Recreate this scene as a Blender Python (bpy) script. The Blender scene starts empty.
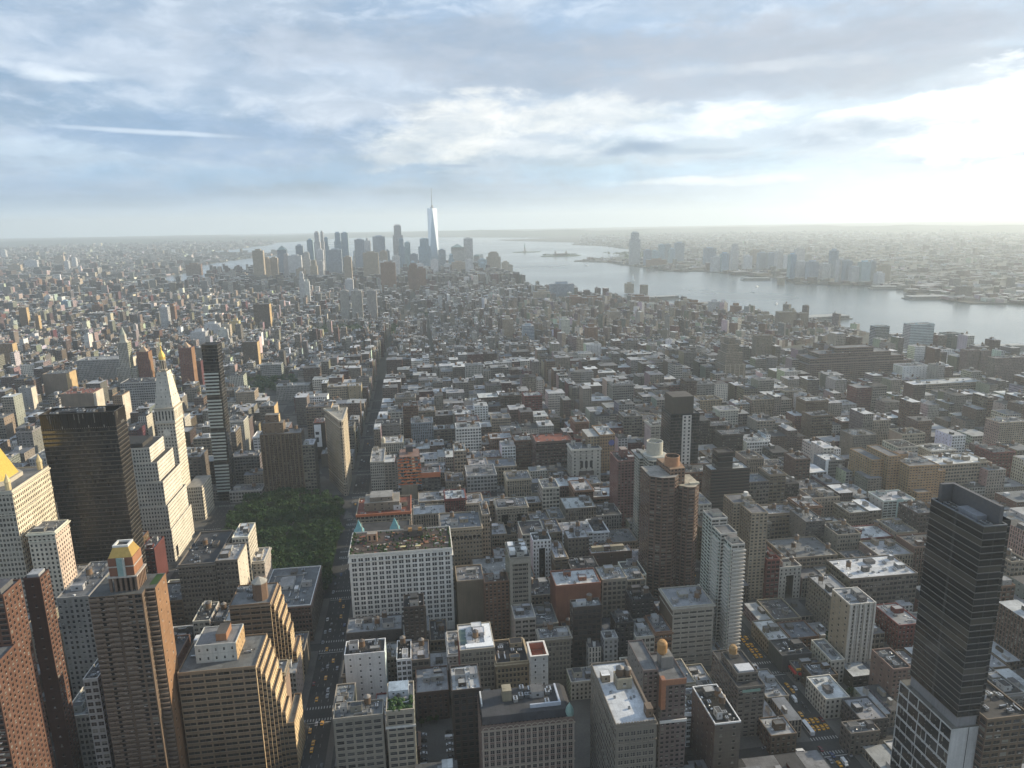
import bpy, math, random
from math import radians, sin, cos, pi, hypot, atan2, floor
random.seed(7)
sc = bpy.context.scene
COL = sc.collection

# ------------------------------------------------------------------ camera, sky, sun, exposure
CAM_Z = 325.0
cam_d = bpy.data.cameras.new('camera'); cam = bpy.data.objects.new('camera', cam_d); COL.objects.link(cam)
def _cam():
    from mathutils import Matrix, Vector
    b, p, ro = radians(7.56), radians(12.927), radians(-0.953)
    fwd = Vector((sin(b)*cos(p), cos(b)*cos(p), -sin(p)))
    r = Vector((cos(b), -sin(b), 0)); u = r.cross(fwd)
    r2 = r*cos(ro) + u*sin(ro); u2 = -r*sin(ro) + u*cos(ro)
    m = Matrix((( r2.x, u2.x, -fwd.x, 0), (r2.y, u2.y, -fwd.y, 0), (r2.z, u2.z, -fwd.z, CAM_Z), (0,0,0,1)))
    cam.matrix_world = m
_cam()
cam_d.sensor_width = 36.0; cam_d.lens = 36.0*714.37/1024
cam_d.clip_start = 1.0; cam_d.clip_end = 90000
sc.camera = cam

SUN_AZ, SUN_EL = radians(76), radians(20)      # azimuth from +Y (down the avenues) towards +X (the river)
w = bpy.data.worlds.new("World"); sc.world = w; w.use_nodes = True
def build_world():
    nt = w.node_tree; nt.nodes.clear(); N = nt.nodes.new; L = nt.links.new
    def math_(op, a, b=None, clamp=False):
        n = N('ShaderNodeMath'); n.operation = op; n.use_clamp = clamp
        for i, v in enumerate((a, b)):
            if v is None: continue
            if isinstance(v, (int, float)): n.inputs[i].default_value = v
            else: L(v, n.inputs[i])
        return n.outputs[0]
    def sstep(v, a, b):
        n = N('ShaderNodeMapRange'); n.interpolation_type = 'SMOOTHSTEP'
        L(v, n.inputs[0]); n.inputs[1].default_value = a; n.inputs[2].default_value = b
        return n.outputs[0]
    def mix(f, a, b):
        n = N('ShaderNodeMix'); n.data_type = 'RGBA'
        if isinstance(f, (int, float)): n.inputs[0].default_value = f
        else: L(f, n.inputs[0])
        for i, v in ((6, a), (7, b)):
            if isinstance(v, tuple): n.inputs[i].default_value = v + (1,)
            else: L(v, n.inputs[i])
        return n.outputs[2]
    tc = N('ShaderNodeTexCoord'); sep = N('ShaderNodeSeparateXYZ'); L(tc.outputs['Generated'], sep.inputs[0])
    X, Y, Z = sep.outputs
    az = math_('MULTIPLY', math_('ARCTAN2', X, Y), 57.2958)
    el = math_('MULTIPLY', math_('ARCSINE', Z), 57.2958)
    den = math_('ADD', math_('MAXIMUM', Z, 0.0), 0.055)
    comb = N('ShaderNodeCombineXYZ'); L(math_('DIVIDE', X, den), comb.inputs[0]); L(math_('DIVIDE', Y, den), comb.inputs[1])
    def noise(scale, detail, off, sx=1.0, sy=1.0, dist=0.0, rough=.55):
        mp = N('ShaderNodeMapping'); L(comb.outputs[0], mp.inputs[0]); mp.inputs['Location'].default_value = off; mp.inputs['Scale'].default_value = (sx, sy, 1)
        n = N('ShaderNodeTexNoise'); n.inputs['Scale'].default_value = scale; n.inputs['Detail'].default_value = detail
        n.inputs['Distortion'].default_value = dist; n.inputs['Roughness'].default_value = rough
        L(mp.outputs[0], n.inputs['Vector']); return n.outputs['Fac']
    n1 = noise(.55, 6, (3.1, 1.7, 0), 1, .75, .25)
    n3 = noise(.22, 3, (1.2, 9.3, 0))
    # the same kind of noise in compass bearing and elevation, for the piled edges of the nearer cloud banks
    cae = N('ShaderNodeCombineXYZ'); L(math_('MULTIPLY', az, .1), cae.inputs[0]); L(math_('MULTIPLY', el, .26), cae.inputs[1])
    def noise_ae(scale, detail, off, dist=0.0, rough=.55):
        mp = N('ShaderNodeMapping'); L(cae.outputs[0], mp.inputs[0]); mp.inputs['Location'].default_value = off
        n = N('ShaderNodeTexNoise'); n.inputs['Scale'].default_value = scale; n.inputs['Detail'].default_value = detail
        n.inputs['Distortion'].default_value = dist; n.inputs['Roughness'].default_value = rough
        L(mp.outputs[0], n.inputs['Vector']); return n.outputs['Fac']
    n2 = noise_ae(2.6, 8, (5.3, 2.2, 0), .35, .62)
    nA = noise_ae(1.5, 7, (1.3, 7.2, 0), .2, .6); nB = noise_ae(1.7, 7, (9.1, 3.3, 0), .2, .6); n4 = noise_ae(.8, 6, (4.4, 11.2, 0), .3, .6)
    def blob(a0, e0, sa, se, k=1.0, warp=1.0, tilt=0.0):
        # soft bank of cloud at a compass bearing and elevation, its outline and body broken up by noise
        da = math_('ADD', math_('SUBTRACT', az, a0), math_('MULTIPLY', math_('SUBTRACT', nA, .5), 2.6*sa*warp))
        de = math_('SUBTRACT', math_('SUBTRACT', el, e0), math_('MULTIPLY', math_('SUBTRACT', az, a0), tilt))
        de = math_('ADD', de, math_('MULTIPLY', math_('SUBTRACT', nB, .5), 4.2*se*warp))
        q = math_('ADD', math_('POWER', math_('ABSOLUTE', math_('DIVIDE', da, sa)), 2.0), math_('POWER', math_('ABSOLUTE', math_('DIVIDE', de, se)), 2.0))
        q = math_('ADD', q, math_('MULTIPLY', math_('SUBTRACT', n2, .5), -2.6*warp))
        return math_('MULTIPLY', sstep(q, 2.2, -.5), k)
    sky = N('ShaderNodeTexSky'); sky.sky_type = 'NISHITA'; sky.sun_disc = False
    sky.sun_elevation = SUN_EL; sky.sun_rotation = SUN_AZ; sky.air_density = 1.0; sky.dust_density = 1.6; sky.ozone_density = 1.0
    sc_ = N('ShaderNodeVectorMath'); sc_.operation = 'SCALE'; L(sky.outputs[0], sc_.inputs[0]); sc_.inputs['Scale'].default_value = SKY_STRENGTH
    base = sc_.outputs[0]
    # thin high veil
    base = mix(.62, base, (.30, .42, .58))
    c = base
    for f, colr in CLOUD_LAYERS(blob, n1, n2, n3, n4, az, el, math_, sstep):
        c = mix(f, c, colr)
    grain = math_('ADD', .88, math_('MULTIPLY', n2, .24)); gs = N('ShaderNodeVectorMath'); gs.operation = 'SCALE'; L(c, gs.inputs[0]); L(grain, gs.inputs['Scale'])
    gm = N('ShaderNodeGamma'); L(gs.outputs[0], gm.inputs[0]); gm.inputs[1].default_value = 1.18
    bg = N('ShaderNodeBackground'); L(gm.outputs[0], bg.inputs[0]); bg.inputs[1].default_value = WORLD_GAIN
    out = N('ShaderNodeOutputWorld'); L(bg.outputs[0], out.inputs[0])
SKY_STRENGTH, WORLD_GAIN = 0.10, 1.06
def CLOUD_LAYERS(blob, n1, n2, n3, n4, az, el, M, S):
    GREY, WHITE, BLUE, WARM, DARK = (.36,.42,.50), (.88,.92,.95), (.24,.36,.51), (.86,.85,.80), (.30,.39,.50)
    yield M('MULTIPLY', S(az, 5, -34), .6), BLUE                                  # deeper blue away from the sun
    yield M('MULTIPLY', S(n3, .32, .60), .4), (.47,.58,.72)                       # broad soft sheet
    yield M('MULTIPLY', M('MULTIPLY', S(az, 2, 44), S(el, 20, 2)), .8), (.78,.86,.90)   # brighter air towards the sun
    yield M('MULTIPLY', M('MULTIPLY', S(n4, .38, .62), S(el, 1.0, 4)), .62), (.60,.66,.73)     # light mottling
    yield M('MULTIPLY', M('MULTIPLY', S(n1, .46, .68), S(el, 1, 5)), .62), (.33,.41,.51)       # darker streaks
    yield M('MULTIPLY', M('MULTIPLY', S(n2, .48, .66), S(el, 3, 7)), .35), (.66,.71,.77)
    yield blob(-16, 11, 16, 2.4, .5), (.50,.57,.66)
    yield blob(-5, 8.2, 7, 1.2, .45), (.66,.71,.77)
    yield blob(-3, 11.5, 9, 1.2, .5), (.58,.64,.72)
    yield blob(-12, 6.0, 10, 1.3, .6), (.25,.37,.53)
    yield blob(-8, 3.4, 12, .9, .5), (.30,.46,.62)
    yield blob(6, 12.2, 13, 1.7, .75, .9), GREY
    yield blob(10, 10.0, 6, .9, .7), (.36,.42,.50)
    yield blob(27, 11.4, 16, 1.8, .85, .9), (.42,.46,.52)
    yield blob(22, 9.0, 8, .9, .7), (.41,.46,.53)
    yield blob(34, 9.0, 6, 1.0, .75), (.46,.50,.55)
    yield blob(27, 10.2, 6, .35, .5), (.62,.66,.70)
    yield blob(4.5, 7.0, 5.0, 1.7, .48, 1.3), WARM
    yield blob(12, 7.7, 7, 1.2, .48, 1.3), WARM
    yield blob(1.5, 5.2, 6, 1.2, .42, 1.2), WARM
    yield blob(9, 5.4, 5, .8, .55, 1.2), (.78,.80,.80)
    yield blob(24, 6.9, 5, .7, .7, 1.2), WHITE
    yield blob(19, 6.2, 4, .5, .5, 1.2), WHITE
    yield blob(45, 5.2, 7, 2.4, .9, 1.2), (1.30,1.30,1.27)
    yield blob(37, 6.8, 6, .8, .85, 1.1, .14), (1.18,1.18,1.14)
    yield blob(32, 5.6, 7, .75, .75, 1.0, .05), (.50,.58,.66)
    yield blob(39, 5.0, 4, .4, .45, 1.1), (.72,.78,.82)
    yield blob(43, 8.2, 6, .8, .6), (.66,.71,.76)
    yield blob(17.6, 5.0, 3.2, .42, .95, .9), DARK
    yield blob(22, 4.8, 2.6, .22, .7, .9), (.40,.49,.58)
    yield blob(14.5, 3.2, 7, .7, .6), (.44,.60,.73)
    yield blob(25, 3.6, 8, .7, .6), (.55,.70,.80)
    yield blob(33, 3.0, 7, .5, .5), (.68,.79,.85)
    yield blob(22, 2.6, 6, .3, .6), (.84,.87,.86)
    yield blob(-22.6, 9.5, 2.6, .34, .85, .5), (.72,.78,.83)
    yield blob(-24.5, 9.9, 2.0, .25, .6, .6), (.66,.72,.79)
    yield blob(-17.5, 6.25, 4.8, .16, .7, .35, -.03), (.66,.73,.80)
    yield blob(-24, 4.6, 5, .8, .6, .9, -.12), (.56,.66,.75)
    yield blob(3.4, 4.1, 2.0, .11, .8, .5, -.03), (.34,.43,.54)
    yield blob(4.6, 3.4, 2.8, .12, .6, .5), (.42,.51,.60)
    yield M('MULTIPLY', S(el, 2.6, -0.5), .75), (.66,.76,.81)                        # pale horizon band
    yield M('MULTIPLY', M('MULTIPLY', S(az, 20, 52), S(el, 4.0, 0)), .85), (1.0,1.02,.99)
build_world()

sun_d = bpy.data.lights.new('sun', 'SUN'); sun_d.energy = 5.0; sun_d.angle = radians(.6); sun_d.color = (1.0, .86, .64)
sun = bpy.data.objects.new('sun', sun_d); COL.objects.link(sun)
sun.rotation_euler = (radians(90)-SUN_EL, 0, pi - SUN_AZ)       # light travels away from the sun's bearing
sun.location = (600, 100, 900)
vs = sc.view_settings; vs.view_transform = 'Standard'; vs.look = 'None'; vs.exposure = 0.40; vs.gamma = 1.0; vs.use_curve_mapping = False
cy = sc.cycles; cy.max_bounces = 4; cy.diffuse_bounces = 2; cy.glossy_bounces = 2; cy.transmission_bounces = 2; cy.volume_bounces = 1; cy.transparent_max_bounces = 4
cy.sample_clamp_indirect = 4.0; cy.use_adaptive_sampling = True; cy.adaptive_threshold = 0.02
cy.caustics_reflective = False; cy.caustics_refractive = False
try:
    cy.use_denoising = True; cy.denoiser = 'OPENIMAGEDENOISE'
except Exception: pass

# ------------------------------------------------------------------ materials
def newmat(name):
    m = bpy.data.materials.new(name); m.use_nodes = True; nt = m.node_tree; nt.nodes.clear()
    o = nt.nodes.new('ShaderNodeOutputMaterial'); p = nt.nodes.new('ShaderNodeBsdfPrincipled'); nt.links.new(p.outputs[0], o.inputs[0])
    return m, nt, p
class G:                                                            # terse node helper
    def __init__(s, nt): s.nt = nt
    def n(s, t, **k):
        x = s.nt.nodes.new(t)
        for a, v in k.items(): setattr(x, a, v)
        return x
    def put(s, sock, v):
        if isinstance(v, (int, float)): sock.default_value = v
        elif isinstance(v, tuple): sock.default_value = v if len(v) == len(sock.default_value) else v + (1,)
        else: s.nt.links.new(v, sock)
    def m(s, op, a, b=None):
        x = s.n('ShaderNodeMath', operation=op); s.put(x.inputs[0], a)
        if b is not None: s.put(x.inputs[1], b)
        return x.outputs[0]
    def mix(s, f, a, b, mode='MIX'):
        x = s.n('ShaderNodeMix', data_type='RGBA', blend_type=mode); s.put(x.inputs[0], f); s.put(x.inputs[6], a); s.put(x.inputs[7], b); return x.outputs[2]
    def noise(s, vec, scale, detail=3, rough=.5):
        x = s.n('ShaderNodeTexNoise'); s.put(x.inputs['Scale'], scale); s.put(x.inputs['Detail'], detail); s.put(x.inputs['Roughness'], rough); s.put(x.inputs['Vector'], vec); return x.outputs['Fac']
    def rng(s, v, a, b, c, d, smooth=False):
        x = s.n('ShaderNodeMapRange'); x.interpolation_type = 'SMOOTHSTEP' if smooth else 'LINEAR'
        for i, q in enumerate((v, a, b, c, d)): s.put(x.inputs[i], q)
        return x.outputs[0]

def facade_material():
    m, nt, p = newmat('facade'); g = G(nt)
    col = g.n('ShaderNodeAttribute', attribute_name='col'); win = g.n('ShaderNodeAttribute', attribute_name='win')
    uv = g.n('ShaderNodeUVMap', uv_map='UVMap'); s = g.n('ShaderNodeSeparateXYZ'); g.put(s.inputs[0], uv.outputs[0])
    ws = g.n('ShaderNodeSeparateColor'); g.put(ws.inputs[0], win.outputs['Color'])
    pos = g.n('ShaderNodeNewGeometry').outputs['Position']
    uu = g.m('DIVIDE', s.outputs[0], ws.outputs[0]); vv = g.m('DIVIDE', s.outputs[1], ws.outputs[1])
    fu = g.m('FRACT', uu); fv = g.m('FRACT', vv); iu = g.m('FLOOR', uu); iv = g.m('FLOOR', vv)
    mu = g.m('LESS_THAN', g.m('ABSOLUTE', g.m('SUBTRACT', fu, .5)), g.m('MULTIPLY', ws.outputs[2], .5))
    mv = g.m('LESS_THAN', g.m('ABSOLUTE', g.m('SUBTRACT', fv, .5)), g.m('MULTIPLY', win.outputs['Alpha'], .5))
    mask = g.m('MULTIPLY', mu, mv)
    # each window its own dice: pane shade, blinds drawn part way
    c = g.n('ShaderNodeCombineXYZ'); g.put(c.inputs[0], g.m('ADD', iu, .37)); g.put(c.inputs[1], g.m('ADD', iv, .21))
    sp = g.n('ShaderNodeSeparateXYZ'); g.put(sp.inputs[0], pos)
    g.put(c.inputs[2], g.m('FLOOR', g.m('MULTIPLY', g.m('ADD', sp.outputs[0], sp.outputs[1]), .004)))
    wn = g.n('ShaderNodeTexWhiteNoise', noise_dimensions='3D'); g.put(wn.inputs['Vector'], c.outputs[0])
    r = wn.outputs['Value']; rs = g.n('ShaderNodeSeparateColor'); g.put(rs.inputs[0], wn.outputs['Color'])
    pane = g.mix(g.rng(r, .0, 1, 0, 1), (.007,.008,.009), (.022,.023,.025))
    blind = g.m('MULTIPLY', g.m('MULTIPLY', g.m('LESS_THAN', ws.outputs[2], .79), g.m('GREATER_THAN', rs.outputs[0], .74)), g.m('GREATER_THAN', fv, g.m('SUBTRACT', .85, g.m('MULTIPLY', rs.outputs[1], .6))))
    pane = g.mix(g.m('MULTIPLY', blind, .75), pane, (.22,.21,.18))
    # wall: patchy wear, courses, sill lines
    n1 = g.noise(pos, .07, 4, .6); n2 = g.noise(pos, .9, 2)
    mp = g.n('ShaderNodeMapping'); g.put(mp.inputs[0], pos); mp.inputs['Scale'].default_value = (1, 1, .06)
    streak = g.noise(mp.outputs[0], .8, 3)
    k = g.m('MULTIPLY', g.m('MULTIPLY', g.rng(n1, .25, .75, .80, 1.18), g.rng(n2, .2, .8, .92, 1.08)), g.rng(streak, .25, .75, .84, 1.10))
    course = g.m('LESS_THAN', fv, .09)
    k = g.m('MULTIPLY', k, g.m('SUBTRACT', 1.0, g.m('MULTIPLY', course, .16)))
    kc = g.n('ShaderNodeCombineColor'); [g.put(kc.inputs[i], k) for i in range(3)]
    wall = g.mix(1.0, col.outputs['Color'], kc.outputs[0], 'MULTIPLY')
    # pale sill under each opening, a mullion in wide ones, now and then a cooling box in the lower sash
    half = g.m('MULTIPLY', ws.outputs[2], .5); vh = g.m('MULTIPLY', win.outputs['Alpha'], .5)
    au = g.m('ABSOLUTE', g.m('SUBTRACT', fu, .5)); dv = g.m('SUBTRACT', g.m('SUBTRACT', .5, vh), fv)
    sill = g.m('MULTIPLY', g.m('LESS_THAN', au, g.m('ADD', half, .04)), g.m('MULTIPLY', g.m('GREATER_THAN', dv, 0.0), g.m('LESS_THAN', dv, .075)))
    sill = g.m('MULTIPLY', sill, g.m('GREATER_THAN', ws.outputs[2], .01))
    wall = g.mix(g.m('MULTIPLY', sill, .30), wall, (.55,.52,.46))
    lint = g.m('MULTIPLY', g.m('LESS_THAN', au, half), g.m('LESS_THAN', g.m('SUBTRACT', g.m('ADD', .5, vh), fv), .10))
    mull = g.m('MULTIPLY', g.m('LESS_THAN', au, .022), g.m('GREATER_THAN', ws.outputs[2], .5))
    rail = g.m('LESS_THAN', g.m('ABSOLUTE', g.m('SUBTRACT', fv, .52)), .018)
    pane = g.mix(g.m('MULTIPLY', g.m('MAXIMUM', mull, rail), .55), pane, col.outputs['Color'])
    ac = g.m('MULTIPLY', g.m('GREATER_THAN', rs.outputs[2], .86), g.m('MULTIPLY', g.m('LESS_THAN', au, .14), g.m('LESS_THAN', g.m('ABSOLUTE', g.m('ADD', dv, .07)), .07)))
    pane = g.mix(g.m('MULTIPLY', ac, g.m('LESS_THAN', ws.outputs[2], .79)), pane, (.34,.33,.31))
    lit_pane = g.m('MULTIPLY', g.m('GREATER_THAN', ws.outputs[2], .79), g.m('GREATER_THAN', rs.outputs[1], .80))  # a few curtain wall panes coloured warm to look lit
    pane = g.mix(g.m('MULTIPLY', lit_pane, .55), pane, (.085,.075,.060))
    g.put(p.inputs['Base Color'], g.mix(mask, wall, pane))
    g.put(p.inputs['Roughness'], g.m('SUBTRACT', .85, g.m('MULTIPLY', g.m('MULTIPLY', mask, g.m('SUBTRACT', 1.0, blind)), .72)))
    g.put(p.inputs['Specular IOR Level'], g.m('ADD', .18, g.m('MULTIPLY', mask, .17)))
    b = g.n('ShaderNodeBump'); b.inputs['Strength'].default_value = .6; b.inputs['Distance'].default_value = .35; g.put(b.inputs['Height'], g.m('SUBTRACT', 1.0, mask))
    g.put(p.inputs['Normal'], b.outputs[0])
    return m
def roof_material():
    m, nt, p = newmat('roofing'); g = G(nt)
    col = g.n('ShaderNodeAttribute', attribute_name='col').outputs['Color']
    pos = g.n('ShaderNodeNewGeometry').outputs['Position']
    v = g.n('ShaderNodeTexVoronoi'); v.inputs['Scale'].default_value = .11; g.put(v.inputs['Vector'], pos); v.distance = 'CHEBYCHEV'
    vs_ = g.n('ShaderNodeSeparateColor'); g.put(vs_.inputs[0], v.outputs['Color'])
    k = g.m('MULTIPLY', g.rng(g.noise(pos, .16, 5, .65), .3, .7, .74, 1.14), g.rng(vs_.outputs[0], 0, 1, .82, 1.12))
    k = g.m('MULTIPLY', k, g.rng(g.noise(pos, 1.3, 3), .3, .7, .88, 1.08))
    sp_ = g.n('ShaderNodeSeparateXYZ'); g.put(sp_.inputs[0], pos)
    seam = g.m('MAXIMUM', g.m('LESS_THAN', g.m('FRACT', g.m('DIVIDE', sp_.outputs[0], 2.7)), .055), g.m('LESS_THAN', g.m('FRACT', g.m('DIVIDE', sp_.outputs[1], 9.3)), .02))
    k = g.m('MULTIPLY', k, g.m('SUBTRACT', 1.0, g.m('MULTIPLY', seam, .22)))
    puddle = g.rng(g.noise(pos, .23, 2), .60, .68, 0, 1, True)
    k = g.m('MULTIPLY', k, g.m('SUBTRACT', 1.0, g.m('MULTIPLY', puddle, .30)))
    kc = g.n('ShaderNodeCombineColor'); [g.put(kc.inputs[i], k) for i in range(3)]
    g.put(p.inputs['Base Color'], g.mix(1.0, col, kc.outputs[0], 'MULTIPLY'))
    p.inputs['Roughness'].default_value = .75; p.inputs['Specular IOR Level'].default_value = .25
    return m
def paint_material(name='paint', rough=.6, metal=0.0, spec=.3):
    m, nt, p = newmat(name); g = G(nt)
    col = g.n('ShaderNodeAttribute', attribute_name='col').outputs['Color']
    pos = g.n('ShaderNodeNewGeometry').outputs['Position']
    k = g.rng(g.noise(pos, .6, 3), .25, .75, .85, 1.12); kc = g.n('ShaderNodeCombineColor'); [g.put(kc.inputs[i], k) for i in range(3)]
    g.put(p.inputs['Base Color'], g.mix(1.0, col, kc.outputs[0], 'MULTIPLY'))
    p.inputs['Roughness'].default_value = rough; p.inputs['Metallic'].default_value = metal; p.inputs['Specular IOR Level'].default_value = spec
    return m
def glass_material():
    m, nt, p = newmat('window_glass'); g = G(nt)
    pos = g.n('ShaderNodeObjectInfo').outputs['Random']
    g.put(p.inputs['Base Color'], g.mix(pos, (.010,.011,.014), (.05,.05,.05))); p.inputs['Roughness'].default_value = .12; p.inputs['Specular IOR Level'].default_value = .5
    return m
def tower_glass_material():
    m, nt, p = newmat('tower_glass'); g = G(nt)
    col = g.n('ShaderNodeAttribute', attribute_name='col').outputs['Color']
    g.put(p.inputs['Base Color'], col); p.inputs['Roughness'].default_value = .2; p.inputs['Metallic'].default_value = .55
    return m
def foliage_material():
    m, nt, p = newmat('foliage'); g = G(nt)
    pos = g.n('ShaderNodeNewGeometry'); n = g.noise(pos.outputs['Position'], .25, 3); r = g.n('ShaderNodeObjectInfo').outputs['Random']
    c = g.mix(g.rng(n, .3, .7, 0, 1), (.010,.032,.010), (.034,.076,.020)); c = g.mix(g.m('MULTIPLY', r, .5), c, (.040,.068,.014))
    g.put(p.inputs['Base Color'], c); p.inputs['Roughness'].default_value = .7; p.inputs['Specular IOR Level'].default_value = .2
    return m
def ground_material(name, c0, c1, scale, rough=.9, spec=.2):
    m, nt, p = newmat(name); g = G(nt); pos = g.n('ShaderNodeNewGeometry').outputs['Position']
    n = g.m('ADD', g.m('MULTIPLY', g.noise(pos, scale, 6, .6), .65), g.m('MULTIPLY', g.noise(pos, scale*14, 3), .35))
    g.put(p.inputs['Base Color'], g.mix(g.rng(n, .35, .65, 0, 1), c0, c1)); p.inputs['Roughness'].default_value = rough; p.inputs['Specular IOR Level'].default_value = spec
    return m
def water_material():
    m, nt, p = newmat('water'); g = G(nt); pos = g.n('ShaderNodeNewGeometry').outputs['Position']
    mp = g.n('ShaderNodeMapping'); g.put(mp.inputs[0], pos); mp.inputs['Scale'].default_value = (.6, 1, 1); mp.inputs['Rotation'].default_value = (0,0,.5)
    n = g.m('ADD', g.noise(mp.outputs[0], .02, 4), g.m('MULTIPLY', g.noise(mp.outputs[0], .11, 5, .7), .6))
    b = g.n('ShaderNodeBump'); b.inputs['Strength'].default_value = .32; b.inputs['Distance'].default_value = 1.6; g.put(b.inputs['Height'], n); g.put(p.inputs['Normal'], b.outputs[0])
    big = g.noise(pos, .0011, 3)
    g.put(p.inputs['Base Color'], g.mix(big, (.085,.110,.118), (.12,.145,.148))); g.put(p.inputs['Roughness'], g.rng(big, .3, .7, .16, .30)); p.inputs['Specular IOR Level'].default_value = .5
    return m
FAC, ROOF, PAINT, GLASS, TGLASS, LEAF = facade_material(), roof_material(), paint_material(), glass_material(), tower_glass_material(), foliage_material()
METAL = paint_material('bare_metal', .35, .8, .5); CARPAINT = paint_material('car_paint', .25, 0, .5)
GOLD = paint_material('gilding', .38, .45, .5)
ASPH = ground_material('asphalt', (.030,.030,.031), (.060,.060,.058), .05)
CONC = ground_material('paving', (.075,.073,.068), (.13,.125,.115), .06)
LAND = ground_material('city_ground', (.045,.048,.040), (.10,.10,.088), .004)
LAWN = ground_material('lawn', (.03,.055,.014), (.055,.085,.022), .03)
MARK = ground_material('road_paint', (.22,.22,.21), (.42,.42,.40), .3)
BARK = ground_material('bark', (.035,.026,.018), (.07,.055,.04), .8)
HILL = ground_material('far_hills', (.030,.045,.024), (.06,.075,.045), .0015)
WATER = water_material()
MATS = [FAC, ROOF, PAINT, GLASS, TGLASS, LEAF, METAL, GOLD]
MI = {m.name: i for i, m in enumerate(MATS)}

# ------------------------------------------------------------------ palette and window patterns
C = dict(dkbrick=(.060,.030,.021), orbrick=(.120,.062,.042), orange=(.25,.145,.080), cream=(.58,.52,.42), bronze=(.026,.020,.015), tanbrick=(.135,.098,.070), gray=(.21,.20,.185), ltgray=(.34,.335,.32),  # orange and cream double as side walls with sunlight painted in
 graybrown=(.150,.128,.104), tanband=(.23,.165,.105), brownband=(.20,.135,.085), redbrown=(.13,.080,.060), brown=(.120,.088,.060), graybeige=(.22,.20,.165), beige=(.29,.255,.20), dkgray=(.085,.080,.076),
 dkbrown=(.058,.046,.038), redbrown2=(.105,.070,.055), whitestone=(.70,.68,.63), beige2=(.24,.205,.155), ltstone=(.44,.41,.35), tanstone=(.27,.225,.165), tan=(.29,.24,.18), white=(.68,.68,.66), brick=(.16,.092,.058),
 khaki=(.20,.160,.112), orbrick2=(.22,.10,.062), red=(.15,.050,.042), yellowst=(.33,.265,.175), graybeige2=(.185,.165,.135), redgray=(.15,.12,.11), graystone=(.31,.285,.24), whitewarm=(.46,.43,.38), tanst=(.30,.25,.185),
 tanst2=(.25,.21,.155), brickbr=(.125,.080,.058), greenglass=(.13,.165,.155), blackglass=(.022,.023,.024), pinkbrick=(.185,.105,.090), tanbr=(.28,.185,.11), tanbr2=(.20,.155,.115), bluegray=(.22,.25,.28), graybrown2=(.150,.135,.115),
 brownst=(.13,.112,.092), pinkbr=(.19,.130,.105), khaki2=(.235,.195,.145), greenwh=(.40,.44,.41), orangetan=(.33,.215,.12), brickbr2=(.175,.125,.100), brickgray=(.19,.15,.13), whiteglass=(.48,.54,.55), dkglass=(.13,.18,.17),
 redbrick=(.20,.085,.060), litgold=(.50,.36,.19), litbuff=(.66,.50,.30), black=(.035,.033,.032), hotel=(.27,.215,.17),  # the buff and golden side wall tones have the low sun painted in
 slate=(.27,.315,.365), blue=(.27,.37,.45), pale=(.46,.475,.48), ice=(.48,.58,.64), stone=(.38,.37,.355), silver=(.30,.28,.255), gold=(.45,.35,.18))
R = dict(gray=(.16,.162,.165), ltgray=(.29,.295,.30), dark=(.055,.055,.056), black=(.025,.025,.026), white=(.47,.48,.485), slate=(.13,.14,.155), redroof=(.20,.075,.05), brown=(.12,.09,.07), bluegray=(.22,.25,.28), tar=(.09,.09,.09))
W = dict(punch=(3.2,3.7,.46,.54), pair=(2.5,3.9,.60,.56), pairb=(2.5,3.9,.60,.52), loft=(3.6,4.2,.72,.58), ribbon=(7.0,3.8,.86,.42), ribbon2=(3.0,3.8,.84,.46), ribtrip=(6.6,4.0,.76,.36), ribdark=(30,3.4,.98,.42), pier=(2.6,3.9,.50,.78),
 glass=(1.9,3.8,.90,.80), apt=(3.3,2.95,.54,.52), apt2=(4.6,3.0,.62,.5), balc=(4.6,2.95,.70,.58), balc2=(5.2,2.9,.80,.52), bronze=(1.7,3.7,.86,.60), pierapt=(2.2,2.95,.46,.66), few=(11,6.2,.10,.22), few2=(6.5,4.6,.18,.34), arch=(2.9,3.9,.52,.50),
 triple=(5.2,3.9,.74,.50), hotelw=(2.3,3.7,.40,.56), court1w=(4.0,3.6,.36,.5), blank=(60,60,0,0), office=(4.2,3.9,.62,.5), far=(4.5,3.6,.55,.5))
def jit(c, a=.12):
    k = 1 + random.uniform(-a, a); return tuple(max(.005, v*k*(1+random.uniform(-.015,.015))) for v in c[:3])

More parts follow.
